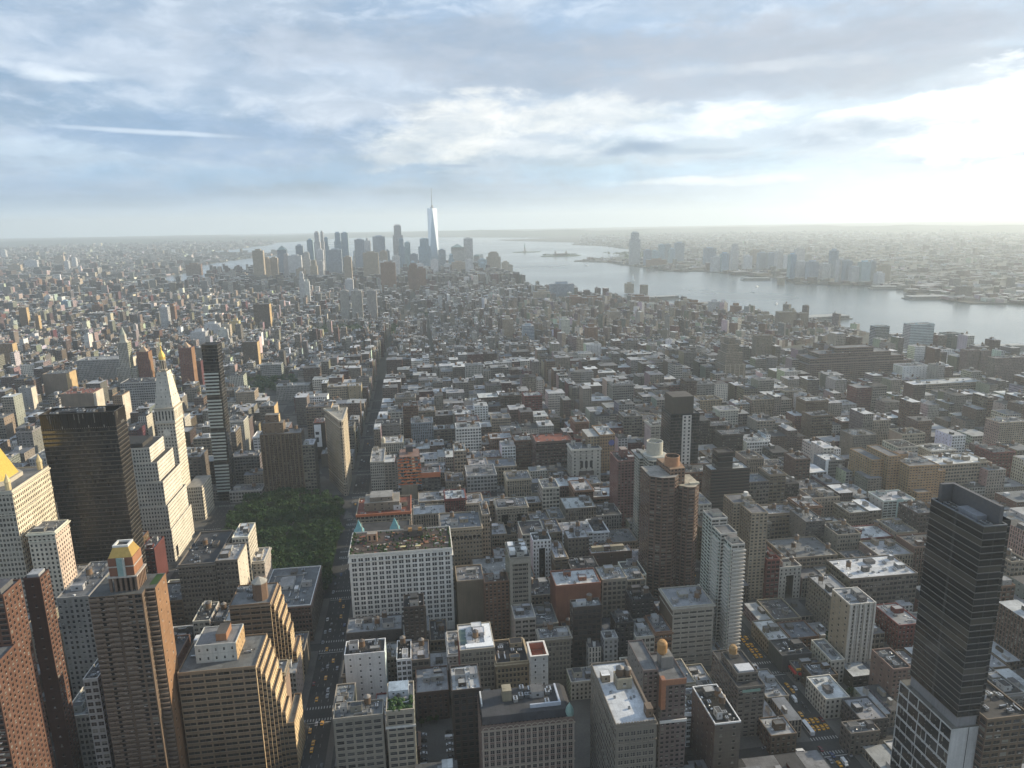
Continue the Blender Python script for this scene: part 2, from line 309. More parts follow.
# ------------------------------------------------------------------ mesh builder
class MB:
    def __init__(s): s.v=[]; s.f=[]; s.uv=[]; s.col=[]; s.win=[]; s.mi=[]
    def face(s, pts, col, mat='paint', uv=None, win=(60,60,0,0)):
        b = len(s.v); s.v += pts; s.f.append(tuple(range(b, b+len(pts)))); n = len(pts)
        s.uv += uv or [(0,0)]*n; s.col += [col[:3]+(1,)]*n; s.win += [win]*n; s.mi.append(MI[mat])
    def wall(s, ax, ay, bx, by, z0, z1, col, w='blank', mat='facade', zw=None):
        # seen from outside, A is the left end and B the right
        Lw = hypot(bx-ax, by-ay); H = z1-z0
        if isinstance(w, str): w = W[w]
        bay, fl, fw, fh = w
        n = max(1, round(Lw/bay)); m = max(1, round(H/fl)); u0 = random.randint(0, 40)*(Lw/n)
        s.face([(ax,ay,z0),(bx,by,z0),(bx,by,z1),(ax,ay,z1)], col, mat, [(u0,0),(u0+Lw,0),(u0+Lw,H),(u0,H)], (Lw/n, H/m, fw, fh))
    def prism(s, poly, z0, z1, cols, ws, roof=None, mat='facade', rmat='roofing'):
        # poly counter-clockwise seen from above; cols/ws one value or a list per edge
        k = len(poly)
        for i in range(k):
            a, b = poly[i], poly[(i+1)%k]
            c_ = cols[i] if isinstance(cols, list) else cols; w_ = ws[i] if isinstance(ws, list) else ws
            s.wall(a[0],a[1],b[0],b[1],z0,z1,c_,w_,mat)
        if roof is not None: s.face([(x,y,z1) for x,y in poly], roof, rmat)
    def box(s, x0,x1,y0,y1,z0,z1, col, w='blank', roof=None, cs=None, ws=None, mat='facade', rmat='roofing'):
        cs = cs or col; ws = ws or w
        s.prism([(x0,y0),(x1,y0),(x1,y1),(x0,y1)], z0, z1, [col,cs,col,cs], [w,ws,w,ws], roof if roof is not None else col, mat, rmat)
    def solid(s, x0,x1,y0,y1,z0,z1, col, mat='paint'):
        s.box(x0,x1,y0,y1,z0,z1,col,'blank',col,mat=mat,rmat=mat)
        s.face([(x0,y1,z0),(x1,y1,z0),(x1,y0,z0),(x0,y0,z0)], col, mat)
    def lathe(s, cx, cy, prof, n, col, mat='paint', rot=0.0, cap=True):
        for j in range(len(prof)-1):
            (r0,z0),(r1,z1) = prof[j], prof[j+1]
            for i in range(n):
                a, b = rot+2*pi*i/n, rot+2*pi*(i+1)/n
                P = [(cx+r0*cos(a),cy+r0*sin(a),z0),(cx+r0*cos(b),cy+r0*sin(b),z0),(cx+r1*cos(b),cy+r1*sin(b),z1),(cx+r1*cos(a),cy+r1*sin(a),z1)]
                if r1 < 1e-4: P = P[:3]
                elif r0 < 1e-4: P = [P[0],P[2],P[3]]
                s.face(P, col, mat)
        if cap and prof[-1][0] > 1e-4:
            r, z = prof[-1]; s.face([(cx+r*cos(rot+2*pi*i/n), cy+r*sin(rot+2*pi*i/n), z) for i in range(n)], col, mat)
    def ring(s, poly, z0, z1, t, col, out=0.0, mat='paint'):
        # a parapet or cornice: a band of thickness t along the edges of a box (x0,x1,y0,y1), set out by `out`
        x0,x1,y0,y1 = poly; x0-=out; x1+=out; y0-=out; y1+=out
        s.solid(x0,x1,y0,y0+t,z0,z1,col,mat); s.solid(x0,x1,y1-t,y1,z0,z1,col,mat)
        s.solid(x0,x0+t,y0+t,y1-t,z0,z1,col,mat); s.solid(x1-t,x1,y0+t,y1-t,z0,z1,col,mat)
    def build(s, name, parent=None, loc=None, mats=None):
        me = bpy.data.meshes.new(name); me.from_pydata(s.v, [], s.f); 
        for m in (mats or MATS): me.materials.append(m)
        me.polygons.foreach_set('material_index', s.mi if not mats else [0]*len(s.f))
        uvl = me.uv_layers.new(name='UVMap'); uvl.data.foreach_set('uv', [q for t in s.uv for q in t])
        a = me.attributes.new('col','FLOAT_COLOR','CORNER'); a.data.foreach_set('color', [q for t in s.col for q in t])
        a = me.attributes.new('win','FLOAT_COLOR','CORNER'); a.data.foreach_set('color', [q for t in s.win for q in t])
        me.update()
        o = bpy.data.objects.new(name, me); COL.objects.link(o)
        if parent: o.parent = parent
        if loc: o.location = loc
        return o
def tag(o, label=None, cat=None, group=None, kind=None):
    if label: o['label'] = label
    if cat: o['category'] = cat
    if group: o['group'] = group
    if kind: o['kind'] = kind
    return o
def root(name, loc, label, cat, group=None, rz=0.0):
    o = bpy.data.objects.new(name, None); COL.objects.link(o); o.location = loc; o.rotation_euler = (0,0,rz); o.empty_display_size = 2
    return tag(o, label, cat, group)
def inst(src, name, parent, loc=(0,0,0), rz=0.0, sca=(1,1,1)):
    o = bpy.data.objects.new(name, src.data if hasattr(src,'data') else src); COL.objects.link(o); o.parent = parent
    o.location = loc; o.rotation_euler = (0,0,rz); o.scale = sca
    return o
def mesh_of(mb, name, mats=None):
    o = mb.build(name, mats=mats); me = o.data; bpy.data.objects.remove(o); return me

# shared rooftop pieces ------------------------------------------------------------
def _tank(col, rcol):
    b = MB(); b.lathe(0,0,[(1.9,3.0),(1.95,7.0)],14,col); me = mesh_of(b,'water_tank')
    r = MB(); r.lathe(0,0,[(2.15,6.9),(2.15,7.05),(0,8.6)],14,rcol); rm = mesh_of(r,'tank_roof')
    return me, rm
TANKS = [_tank((.16,.10,.06),(.12,.10,.085)), _tank((.11,.075,.05),(.20,.18,.16)), _tank((.20,.135,.085),(.10,.09,.085))]
_s = MB()
for q in ((-1.3,-1.3),(1.3,-1.3),(1.3,1.3),(-1.3,1.3)): _s.solid(q[0]-.14,q[0]+.14,q[1]-.14,q[1]+.14,0,2.9,(.09,.085,.08))
_s.solid(-1.9,1.9,-1.9,1.9,2.7,2.98,(.10,.085,.07)); TSTAND = mesh_of(_s,'tank_stand')
def _unit(col):
    b = MB(); b.solid(-1.6,1.6,-1.1,1.1,.25,1.9,col,'bare_metal'); b.lathe(-.7,0,[(.55,1.9),(.55,2.1)],10,(.05,.05,.05)); b.lathe(.7,0,[(.55,1.9),(.55,2.1)],10,(.05,.05,.05)); return mesh_of(b,'cooling_unit')
UNITS = [_unit((.42,.43,.44)), _unit((.30,.31,.32)), _unit((.55,.55,.54))]
def _vent(c_, pipe):
    v = MB()
    if pipe: v.lathe(0,0,[(.28,0),(.28,1.5),(.45,1.6),(.1,1.9)],7,c_,'bare_metal')
    else: v.solid(-.5,.5,-.7,.7,0,.6,c_)
    return mesh_of(v,'roof_vent')
VENTS = [_vent(c_,p_) for c_ in ((.5,.5,.5),(.2,.2,.2),(.66,.66,.64)) for p_ in (True,False)]
_d = MB(); _d.solid(-3,3,-.4,.4,.5,1.2,(.40,.41,.42),'bare_metal'); [_d.solid(x-.1,x+.1,-.3,.3,0,.5,(.1,.1,.1)) for x in (-2.6,0,2.6)]; _d.lathe(3.2,0,[(.5,.0),(.5,1.8),(.3,2.0)],8,(.45,.45,.45),'bare_metal'); DUCT = mesh_of(_d,'duct')
def water_tank(parent, x, y, z, k=None, s=1.0):
    me, rm = TANKS[random.randrange(3) if k is None else k]
    o = inst(me,'water_tank',parent,(x,y,z),random.random()*3,(s,s,s)); inst(rm,'tank_roof',o); inst(TSTAND,'tank_stand',o); return o
def window_mesh(ww, wh, frame, glass):
    b = MB(); h, t = .10, .03
    b.face([(-ww/2,-t,0),(ww/2,-t,0),(ww/2,-t,wh),(-ww/2,-t,wh)], glass, 'window_glass')
    f = .11
    for x0,x1,z0,z1 in ((-ww/2-f,-ww/2,-f,wh+f),(ww/2,ww/2+f,-f,wh+f),(-ww/2,ww/2,wh,wh+f),(-ww/2,ww/2,wh*.52,wh*.52+.08)): b.solid(x0,x1,-h,-.001,z0,z1,frame)
    b.solid(-ww/2-.2,ww/2+.2,-.28,-.002,-.22,0,tuple(min(1,v*1.15) for v in frame)); return b
def window_grid(parent, x0, x1, yf, z0, z1, bay, floor, ww, wh, frame, skip=0.0, pairs=False):
    """every window of a near front is a part of its building; past a hundred the rest are one part"""
    nx = max(1, round((x1-x0)/bay)); nz = max(1, int((z1-z0)/floor)); bx = (x1-x0)/nx
    me = mesh_of(window_mesh(ww, wh, frame, (.02,.02,.02)),'window'); pos = []
    for j in range(nz):
        for i in range(nx):
            if random.random() < skip: continue
            cx = x0 + (i+.5)*bx; z = z1 - (j+1)*floor + (floor-wh)*.5
            for d in ((-ww*.62, ww*.62) if pairs else (0,)): pos.append((cx+d, z))
    for x, z in pos[:100]: inst(me,'window',parent,(x,yf,z))
    if len(pos) > 100:
        b = MB()
        for x, z in pos[100:]:
            src = window_mesh(ww, wh, frame, (.02,.02,.02)); n0 = len(b.v)
            b.v += [(p[0]+x,p[1]+yf,p[2]+z) for p in src.v]; b.f += [tuple(i+n0 for i in f) for f in src.f]; b.uv += src.uv; b.col += src.col; b.win += src.win; b.mi += src.mi
        tag(b.build('window', parent), kind='stuff')

OCC = []                                                             # footprints already built on
def free(x0,x1,y0,y1,m=.3):
    for a in OCC:
        if min(x1,a[1])-max(x0,a[0]) > m and min(y1,a[3])-max(y0,a[2]) > m: return False
    return True

def roof_clutter(rt, X, Y, h, nb, nt, wallc, roofc, big=False, light=None):
    """bulkheads, tanks, cooling units and vents standing on a flat roof of half-size X, Y"""
    used = []
    def spot(rx, ry):
        for _ in range(14):
            x = random.uniform(-X+rx+1, X-rx-1) if X > rx+1 else 0; y = random.uniform(-Y+ry+1, Y-ry-1) if Y > ry+1 else 0
            if all(abs(x-a)>rx+b+.3 or abs(y-c)>ry+d+.3 for a,b,c,d in used): used.append((x,rx,y,ry)); return x,y
        return None
    for i in range(nt):
        p = spot(2.3,2.3)
        if p: water_tank(rt, p[0], p[1], h)
    for i in range(nb):
        rx, ry = min(X*.45, random.uniform(1.6,4.2)), min(Y*.4, random.uniform(1.6,3.6)); p = spot(rx, ry)
        if p:
            b = MB(); z = random.uniform(2.4,4.6); cc = jit(random.choice([wallc, wallc, (.3,.29,.27), (.15,.14,.13), (.42,.42,.41)]), .15)
            b.box(p[0]-rx,p[0]+rx,p[1]-ry,p[1]+ry,h,h+z,cc,'few2',jit(random.choice([roofc,(.3,.3,.3),(.1,.1,.1)])))
            b.ring((p[0]-rx,p[0]+rx,p[1]-ry,p[1]+ry),h+z,h+z+.25,.2,cc,.08)
            b.build('stair_bulkhead', rt)
    for i in range(random.randint(1, 3 + int(X*Y/60))):
        p = spot(1.9,1.5)
        if p: inst(random.choice(UNITS),'cooling_unit',rt,(p[0],p[1],h),random.choice((0,pi/2)),(random.uniform(.6,1.1),)*3)
    if X*Y > 60 and random.random() < .75:
        for i in range(random.randint(1,3)):
            L_ = random.uniform(3,7); vert = random.random()<.5; p = spot(.5 if vert else min(L_/2,X*.6), min(L_/2,Y*.6) if vert else .5)
            if p: inst(DUCT,'duct',rt,(p[0],p[1],h),pi/2 if vert else 0,(L_/6,1,random.uniform(.8,1.4)))
    for i in range(random.randint(3, 9)):
        p = spot(.4,.4)
        if p: inst(random.choice(VENTS),'roof_vent',rt,(p[0],p[1],h),random.random()*3,(1,1,random.uniform(.6,1.2)))
def multi(rt, name, groups, col):
    """countable pieces: the first hundred are parts, the rest one part"""
    for g_ in groups[:100]:
        b = MB(); [b.solid(*q, col) for q in g_]; b.build(name, rt)
    if len(groups) > 100:
        b = MB(); [b.solid(*q, col) for g_ in groups[100:] for q in g_]; tag(b.build(name, rt), kind='stuff')

def make_building(kind, label, x0, x1, y0, y1, h, o, group=None):
    cx, cy_ = (x0+x1)/2, (y0+y1)/2; X, Y = (x1-x0)/2, (y1-y0)/2
    rt = root(kind, (cx,cy_,0), label, kind.replace('_',' '), group); OCC.append((x0,x1,y0,y1))
    c = C[o['c']] if isinstance(o.get('c'),str) else o['c']; cs = o.get('cs'); cs = C[cs] if isinstance(cs,str) else (cs or tuple(v*random.uniform(.85,1.05) for v in c))
    rc = R[o.get('roof','gray')] if isinstance(o.get('roof','gray'),str) else o['roof']; rc = jit(rc,.15)
    wn, ws = o.get('w','punch'), o.get('ws', o.get('w','punch')); wn = o.get('wn', wn)
    sp = o.get('sp'); f = SPECIAL.get(sp)
    S = dict(rt=rt,X=X,Y=Y,h=h,c=c,cs=cs,rc=rc,wn=wn,ws=ws,o=o,cx=cx,cy=cy_)
    if f and f(S): return rt
    b = MB(); geo = o.get('geo')
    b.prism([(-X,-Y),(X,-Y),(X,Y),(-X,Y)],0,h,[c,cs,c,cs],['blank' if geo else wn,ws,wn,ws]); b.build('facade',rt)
    if geo:
        bay, fl, fw, fh = W[wn]; pr = geo == 2
        window_grid(rt,-X+.6,X-.6,-Y,1.5,h-(2.5 if o.get('cor') else .8),bay,fl,bay*fw if not pr else bay*.26,fl*fh,tuple(min(.8,v*1.12) for v in c),.03,pr)
    finish(S); return rt
def finish(S, z=None):
    rt, X, Y, h, c, rc, o = S['rt'], S['X'], S['Y'], S['h'], S['c'], S['rc'], S['o']
    z = h if z is None else z
    b = MB(); b.face([(-X,-Y,z),(X,-Y,z),(X,Y,z),(-X,Y,z)], rc, 'roofing'); b.build('roof', rt)
    p = MB(); ph = random.uniform(.7,1.3); pc = (.58,.58,.57) if o.get('rim') else tuple(v*1.05 for v in c)
    p.ring((-X,X,-Y,Y), z+.004, z+ph, .4, pc, -.003); p.ring((-X,X,-Y,Y), z+ph, z+ph+.12, .55, tuple(min(.74,v*1.3) for v in pc), .08); p.build('parapet', rt)
    if o.get('cor'):
        k = MB(); cc = tuple(min(.6,v*1.12) for v in c)
        k.ring((-X,X,-Y,Y), z-1.3, z-.5, .9, cc, .85); k.ring((-X,X,-Y,Y), z-.5, z-.1, 1.2, cc, 1.15)
        k.ring((-X,X,-Y,Y), z-6.2, z-5.7, .5, cc, .4); k.build('cornice', rt)
    roof_clutter(rt, X-.6, Y-.6, z, o.get('bh', 1), o.get('t', 0), c, rc)

SPECIAL = {}
def special(*names):
    def deco(f):
        for n in names: SPECIAL[n] = f
        return f
    return deco
def vols(S, boxes, name='facade', roofname='roof', wn=None, ws=None, par=True):
    """stacked volumes of one building: one facade mesh, one roof mesh, one parapet mesh"""
    b, p = MB(), MB(); wn = wn or S['wn']; ws = ws or S['ws']
    for (x0,x1,y0,y1,z0,z1) in boxes:
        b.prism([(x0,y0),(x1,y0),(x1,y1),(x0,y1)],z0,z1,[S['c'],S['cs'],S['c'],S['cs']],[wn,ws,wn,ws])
        r = MB(); r.face([(x0,y0,z1),(x1,y0,z1),(x1,y1,z1),(x0,y1,z1)],S['rc'],'roofing'); r.build(roofname,S['rt'])
        if par: p.ring((x0,x1,y0,y1),z1+.004,z1+.95,.35,tuple(v*1.08 for v in S['c']),-.004)
    b.build(name,S['rt'])
    if par: p.build('parapet',S['rt'])
@special('slab')
def _(S):
    X,Y,h = S['X'],S['Y'],S['h']; vols(S,[(-X,X,-Y,Y,0,h)]); b = MB(); b.box(-X+1.2,X-1.2,-Y+1.5,Y-1.5,h,h+2.2,(.30,.30,.30),'blank',(.30,.31,.32)); b.build('stair_bulkhead',S['rt']); return True
@special('slab2')
def _(S):
    X,Y,h = S['X'],S['Y'],S['h']
    vols(S,[(-X,X,-Y,Y,0,h),(-X-6,X+1.5,-Y-19,-Y-.05,0,h-26)],ws=(3.1,3,.42,.5))
    multi(S['rt'],'balcony',[[(-X-6,X-1,-Y-20.2,-Y-19.01,h-29-k*3.0,h-28.8-k*3.0)] for k in range(34)],(.40,.38,.35)); b = MB(); b.box(-X+1,X-2,-Y+2,Y-3,h,h+3,(.12,.12,.12),'blank',(.09,.09,.10)); b.build('stair_bulkhead',S['rt']); return True
@special('mad41')
def _(S):
    X,Y,h = S['X'],S['Y'],S['h']; b = MB()
    b.prism([(-X,-Y),(X,-Y),(X,Y),(-X,Y)],0,h-13,S['c'],'bronze'); b.prism([(-X,-Y),(X,-Y),(X,Y),(-X,Y)],h-13,h,tuple(v*.8 for v in S['c']),(1.7,60,.3,.9)); b.build('facade',S['rt'])
    r = MB(); r.face([(-X,-Y,h-4),(X,-Y,h-4),(X,Y,h-4),(-X,Y,h-4)],(.035,.033,.03),'roofing'); r.build('roof',S['rt'])
    p = MB(); p.ring((-X,X,-Y,Y),h+.003,h+.3,.7,(.05,.045,.04),.05); p.build('parapet',S['rt'])
    for i in range(9): inst(random.choice(UNITS),'cooling_unit',S['rt'],(random.uniform(-X+4,X-4),random.uniform(-Y+4,Y-4),h-4),0,(1.7,1.7,2.2))
    b = MB(); b.box(-X+6,X-18,-2,Y-2,h-4,h-.6,(.05,.045,.04),'blank',(.04,.04,.04)); b.build('machine_house',S['rt']); return True
@special('gold')
def _(S):
    X,Y,h = S['X'],S['Y'],S['h']; rt = S['rt']; c,cs = S['c'],S['cs']
    b = MB(); b.prism([(-X,-Y),(X-5,-Y),(X-5,-Y+5),(X,-Y+5),(X,Y),(-X,Y)],0,h,[c,c,c,cs,c,cs],['balc','few','balc','few','balc','balc']); b.build('facade',rt)
    r = MB(); r.face([(-X,-Y,h),(X-5,-Y,h),(X-5,-Y+5,h),(X,-Y+5,h),(X,Y,h),(-X,Y,h)],(.10,.10,.095),'roofing'); r.face([(X-4.4,-Y+9,h+.05),(X-.6,-Y+9,h+.05),(X-.6,Y-1,h+.05),(X-4.4,Y-1,h+.05)],(.06,.10,.02),'foliage'); r.build('roof',rt)
    bl = []
    for k in reversed(range(int(h/2.95))):
        z = 2+k*2.95
        for x in (-X+.5,-X+7.5,-X+14.5): bl.append([(x,x+5.2,-Y-1.1,-Y-.01,z,z+.22),(x,x+5.2,-Y-1.1,-Y-1.0,z+.22,z+1.1)])
        bl.append([(X-4.9,X-.4,-Y+3.6,-Y+4.98,z,z+.22)])
    multi(rt,'balcony',bl,(.20,.155,.12))
    x0,x1,y0,y1 = -X+9.5,X-8.0,-Y+3.5,Y-5.5; col = MB()
    for i in range(6):
        xx = x0+.6+i*(x1-x0-1.2)/5; col.solid(xx-.6,xx+.6,y0+.2,y0+1.4,h,h+8,(.16,.11,.08)); col.solid(x1-1.2,x1,y0+1.6+i*2,y0+2.6+i*2,h,h+8,(.20,.13,.09))
    col.solid(x0+2,x1-2,y0+2,y1,h,h+8,(.05,.04,.035)); col.solid(x0-.5,x1+.5,y0-.3,y1+.5,h+8,h+8.8,(.40,.37,.33)); col.build('colonnade',rt)
    cr = MB(); bx0,bx1,by0,by1 = x0+.8,x1-.8,y0+.6,y1-.4
    for z0,z1 in ((h+8.8,h+13.8),(h+14.4,h+19)): cr.box(bx0,bx1,by0,by1,z0,z1,(.20,.095,.06),'blank',cs=(.30,.15,.085))  # side brick of the crown coloured lighter to look sunlit
    cr.solid(bx0-.3,bx1+.3,by0-.3,by1+.3,h+13.8,h+14.4,(.42,.38,.33)); m=(bx0+bx1)/2
    cr.solid(m-1.9,m+1.9,by0-.5,by0-.01,h+8.8,h+19,(.22,.32,.30)); cr.solid(m+1.1,m+2.1,by0-.7,by0-.01,h+8.8,h+19,(.42,.44,.40)); cr.build('crown',rt)
    g = MB(); z0,z1 = h+19,h+24; t=2.4
    P = [(bx0+.3,by0+.3),(bx1-.3,by0+.3),(bx1-.3,by1-.3),(bx0+.3,by1-.3)]; Q = [(bx0+t,by0+t),(bx1-t,by0+t),(bx1-t,by1-t),(bx0+t,by1-t)]
    for i in range(4):
        a,b2,c2,d = P[i],P[(i+1)%4],Q[(i+1)%4],Q[i]; g.face([a+(z0,),b2+(z0,),c2+(z1,),d+(z1,)],(.46,.30,.085),'gilding')
    g.build('gold_roof',rt); k = MB(); k.ring((bx0+t,bx1-t,by0+t,by1-t),z1,z1+1.1,.9,(.62,.60,.56),.1); k.face([(bx0+t,by0+t,z1+.1),(bx1-t,by0+t,z1+.1),(bx1-t,by1-t,z1+.1),(bx0+t,by1-t,z1+.1)],(.05,.05,.05),'roofing'); k.build('parapet',rt)
    tt = MB(); tt.lathe(-X+5,Y-4,[(.35,h),(.25,h+12)],6,(.12,.11,.1)); tt.build('antenna',rt); return True
@special('stepA')
def _(S):
    X,Y,h = S['X'],S['Y'],S['h']; rt = S['rt']
    bx = [(-X,X,-Y,Y,0,h)]
    for i in range(6): bx.append((X+.05+i*2.1,X+2.1+i*2.1+.02,-Y+1.5+i*.8,Y-2-i*2.2,0,h-2.5-i*(4.2+i*.5)))
    bx.append((X+12.7,X+17,-Y+6,Y,0,h-44)); vols(S,bx,ws=(2.8,3.8,.4,.5))
    b = MB(); b.box(-X+8,X-12,-Y+9,Y-5,h,h+11,(.46,.46,.42),(4.2,5,.22,.3),(.20,.20,.20),cs=(.44,.30,.16)); b.ring((-X+8,X-12,-Y+9,Y-5),h+11,h+11.6,.4,(.5,.5,.46)); b.box(-X+19,X-18,-Y+13,Y-9,h+11,h+15.5,(.30,.16,.09),'blank',(.1,.09,.08)); b.build('penthouse',rt)  # warm penthouse sides hold the low sun in their colour
    b = MB(); b.solid(-X+2,-X+9,Y-8,Y-2,h,h+5,(.6,.6,.6)); b.build('machine_house',rt); roof_clutter(rt,X-2,4,h,0,0,S['c'],S['rc']); return True
@special('stepB')
def _(S):
    X,Y,h = S['X'],S['Y'],S['h']; rt = S['rt']; bx = [(-X,X-6,-Y,Y,0,h)]
    for i in range(5): bx.append((X-6+.05+i*2.0,X-4.0+i*2.0+.02,-Y+1.2+i*.9,Y-1-i*2.2,0,h-2-i*6.0))
    bx.append((X+4.1,X+6.8,-Y+6,Y-2,0,h-42)); vols(S,bx,ws=(2.6,3.8,.45,.6))
    b = MB(); b.lathe(2.5,-Y+9,[(5,h),(5,h+12)],8,(.17,.11,.075),'paint',pi/8); b.lathe(2.5,-Y+9,[(5.3,h+12),(5.3,h+12.6),(0,h+16)],8,(.32,.30,.26),'paint',pi/8); b.build('turret',rt)
    b = MB(); b.box(-X+14,-X+20,-2,6,h,h+11,(.20,.13,.09),'blank',(.15,.12,.1)); b.build('machine_house',rt)
    for i in range(7): inst(random.choice(UNITS),'cooling_unit',rt,(random.uniform(-X+2,-4),random.uniform(-Y+2,Y-2),h),0,(1.1,)*3)
    k = MB(); k.ring((-X,X-6,-Y,Y),h-1.4,h-.5,.8,(.27,.2,.14),.7); k.build('cornice',rt); return True
@special('madgreen')
def _(S):
    X,Y,h = S['X'],S['Y'],S['h']; rt = S['rt']; vols(S,[(-X,X,-Y,Y,0,h)],wn=(2.1,2.95,.48,.72))
    f = MB()
    for i in range(11): x = -X+.6+i*(2*X-1.2)/10; f.solid(x-.45,x+.45,-Y-.9,-Y-.01,4,h-.5,(.16,.12,.08))
    f.build('facade_rib',rt); b = MB(); b.box(-X+3,3,-Y+6,Y-3,h,h+13,(.17,.125,.085),'few2',(.16,.15,.14)); b.box(-X+6,-2,-Y+10,Y-5,h+13,h+22,(.15,.11,.08),'few2',(.2,.19,.17),cs=(.48,.36,.19)); b.build('penthouse',rt)  # upper penthouse sides coloured bright and warm, as sunlit walls
    roof_clutter(rt,X-1,5,h,2,2,S['c'],S['rc']); return True
@special('greenroof')
def _(S):
    X,Y,h = S['X'],S['Y'],S['h']; b = MB(); b.face([(-X+1,-Y+1.2,h+.06),(X-1,-Y+1.2,h+.06),(X-1,-2,h+.06),(-X+1,-2,h+.06)],(.1,.15,.04),'foliage')
    for i in range(60):
        x,y = random.uniform(-X+1,X-1),random.uniform(-Y+1.5,0)
        if i%3 == 0: y = random.choice((-Y+1.6,-2.5))+random.uniform(-.8,.8)
        r = random.uniform(.5,1.5); b.lathe(x,y,[(r*.6,h+.1),(r,h+r*.8),(r*.5,h+r*1.5)],6,(.1,.15,.03),'foliage',random.random()*3)
    b.build('roof_garden',S['rt']); b = MB(); b.box(-X+1,X-3,1,10,h,h+4,(.4,.42,.44),'few2',(.30,.36,.42)); b.build('penthouse',S['rt'])
    b = MB(); b.solid(-X-.6,X+.6,-Y-.7,-Y-.02,h-9.6,h-8.4,(.52,.50,.46)); b.build('cornice',S['rt']); S['o'] = dict(S['o'],bh=0); return False
@special('fire')
def _(S):
    X,Y,h = S['X'],S['Y'],S['h']; b = MB()
    for k in range(int(h/3)-2):
        z = 5+k*3; b.solid(X+.01,X+1.3,-Y+3,-Y+9,z,z+.12,(.12,.10,.08)); b.solid(X+1.2,X+1.3,-Y+3,-Y+9,z+.12,z+1,(.14,.11,.08)); b.solid(X+.3,X+.6,-Y+4+(k%2)*2,-Y+6+(k%2)*2,z+.5,z+2.6,(.12,.1,.08))
    b.build('fire_escape',S['rt']); b = MB(); b.box(-2.5,3,-3,4,h,h+5,(.04,.035,.03),'blank',(.05,.05,.05)); b.build('machine_house',S['rt']); return False
@special('b230')
def _(S):
    X,Y,h = S['X'],S['Y'],S['h']; rt = S['rt']; c = S['c']; b = MB()
    b.prism([(-X,-Y),(X,-Y),(X,Y),(-X,Y)],0,h,c,['blank','pairb','pairb','pairb']); b.build('facade',rt)
    window_grid(rt,-X+1.2,X-1.2,-Y,3,h-1.6,5.15,4.15,1.55,2.55,(.64,.62,.575),.0,True)
    k = MB(); cc = (.60,.575,.52); k.ring((-X,X,-Y,Y),h-5.6,h-5.0,1.0,cc,.9); k.ring((-X,X,-Y,Y),h-.5,h+.4,.9,cc,.5); k.ring((-X,X,-Y,Y),h-18.2,h-17.8,.4,cc,.25); k.build('cornice',rt)
    r = MB(); r.face([(-X,-Y,h),(X,-Y,h),(X,Y,h),(-X,Y,h)],(.075,.055,.045),'roofing'); r.build('roof_terrace',rt)
    p = MB(); p.ring((-X,X,-Y,Y),h+.4,h+1.2,.4,(.56,.53,.47),-.01); p.build('parapet',rt)
    g = MB()
    for i in range(230):
        x,y = random.uniform(-X+1.5,X-1.5),random.uniform(-Y+1.5,Y-1.5)
        if i%2: x,y = random.choice([(random.uniform(-X+1,X-1),-Y+1.4),(X-1.6,random.uniform(-Y,Y)),(-X+1.6,random.uniform(-Y,Y)),(random.uniform(-20,30),-Y+14),(random.uniform(-34,10),-Y+8),(random.uniform(-10,28),2)])
        x += random.uniform(-.8,.8); y = max(-Y+.9,min(Y-.9,y+random.uniform(-.6,.6))); q = random.uniform(.35,1.05); g.lathe(x,y,[(q*.5,h+.3),(q,h+q+.3),(q*.75,h+q*1.8),(q*.2,h+q*2.5)],6,(.06,.10,.02),'foliage',random.random()*3,False)
    g.build('planting',rt); f = MB()
    for i in range(90):
        x,y = random.uniform(-X+3,X-3),random.uniform(-Y+2.5,Y-3); c_ = random.choice([(.35,.32,.28),(.25,.10,.06),(.45,.43,.40),(.12,.09,.07),(.30,.16,.08)]); w_,d_ = random.uniform(.5,1.6),random.uniform(.4,1.0)
        f.solid(x-w_,x+w_,y-d_,y+d_,h+.02,h+random.uniform(.4,.9),c_)
    f.build('terrace_seating',rt); b = MB(); b.box(2,18,6,Y-4,h,h+6,(.10,.085,.075),'few2',(.08,.07,.06)); b.box(6,9,4,6,h+6,h+8.6,(.40,.22,.08),'blank'); b.box(14,17,4,6,h+6,h+8.6,(.40,.22,.08),'blank'); b.build('penthouse',rt)
    b = MB(); b.box(-X+13,-X+21,2,8,h,h+7,(.40,.24,.15),(4,7,.4,.6),(.3,.26,.22)); b.build('stair_bulkhead',rt)
    OCCX['b230'] = (rt,X,Y,h); return True
OCCX = {}
@special('b220')
def _(S):
    X,Y,h = S['X'],S['Y'],S['h']; rt = S['rt']; b = MB(); b.solid(-X-.3,X+.3,-Y-.4,-Y+.3,h-.9,h+1.4,(.40,.13,.06)); b.solid(X-.4,X+.4,-Y+.3,Y,h-.9,h+1.4,(.40,.13,.06)); b.build('red_coping',rt)
    b = MB(); b.box(-X+7,X-10,-Y+9,Y-8,h,h+8,(.20,.165,.125),'few2',(.25,.23,.2)); b.box(-X+12,X-16,-Y+12,Y-12,h+8,h+12,(.22,.18,.14),'few2',(.3,.29,.27)); b.build('penthouse',rt); return False
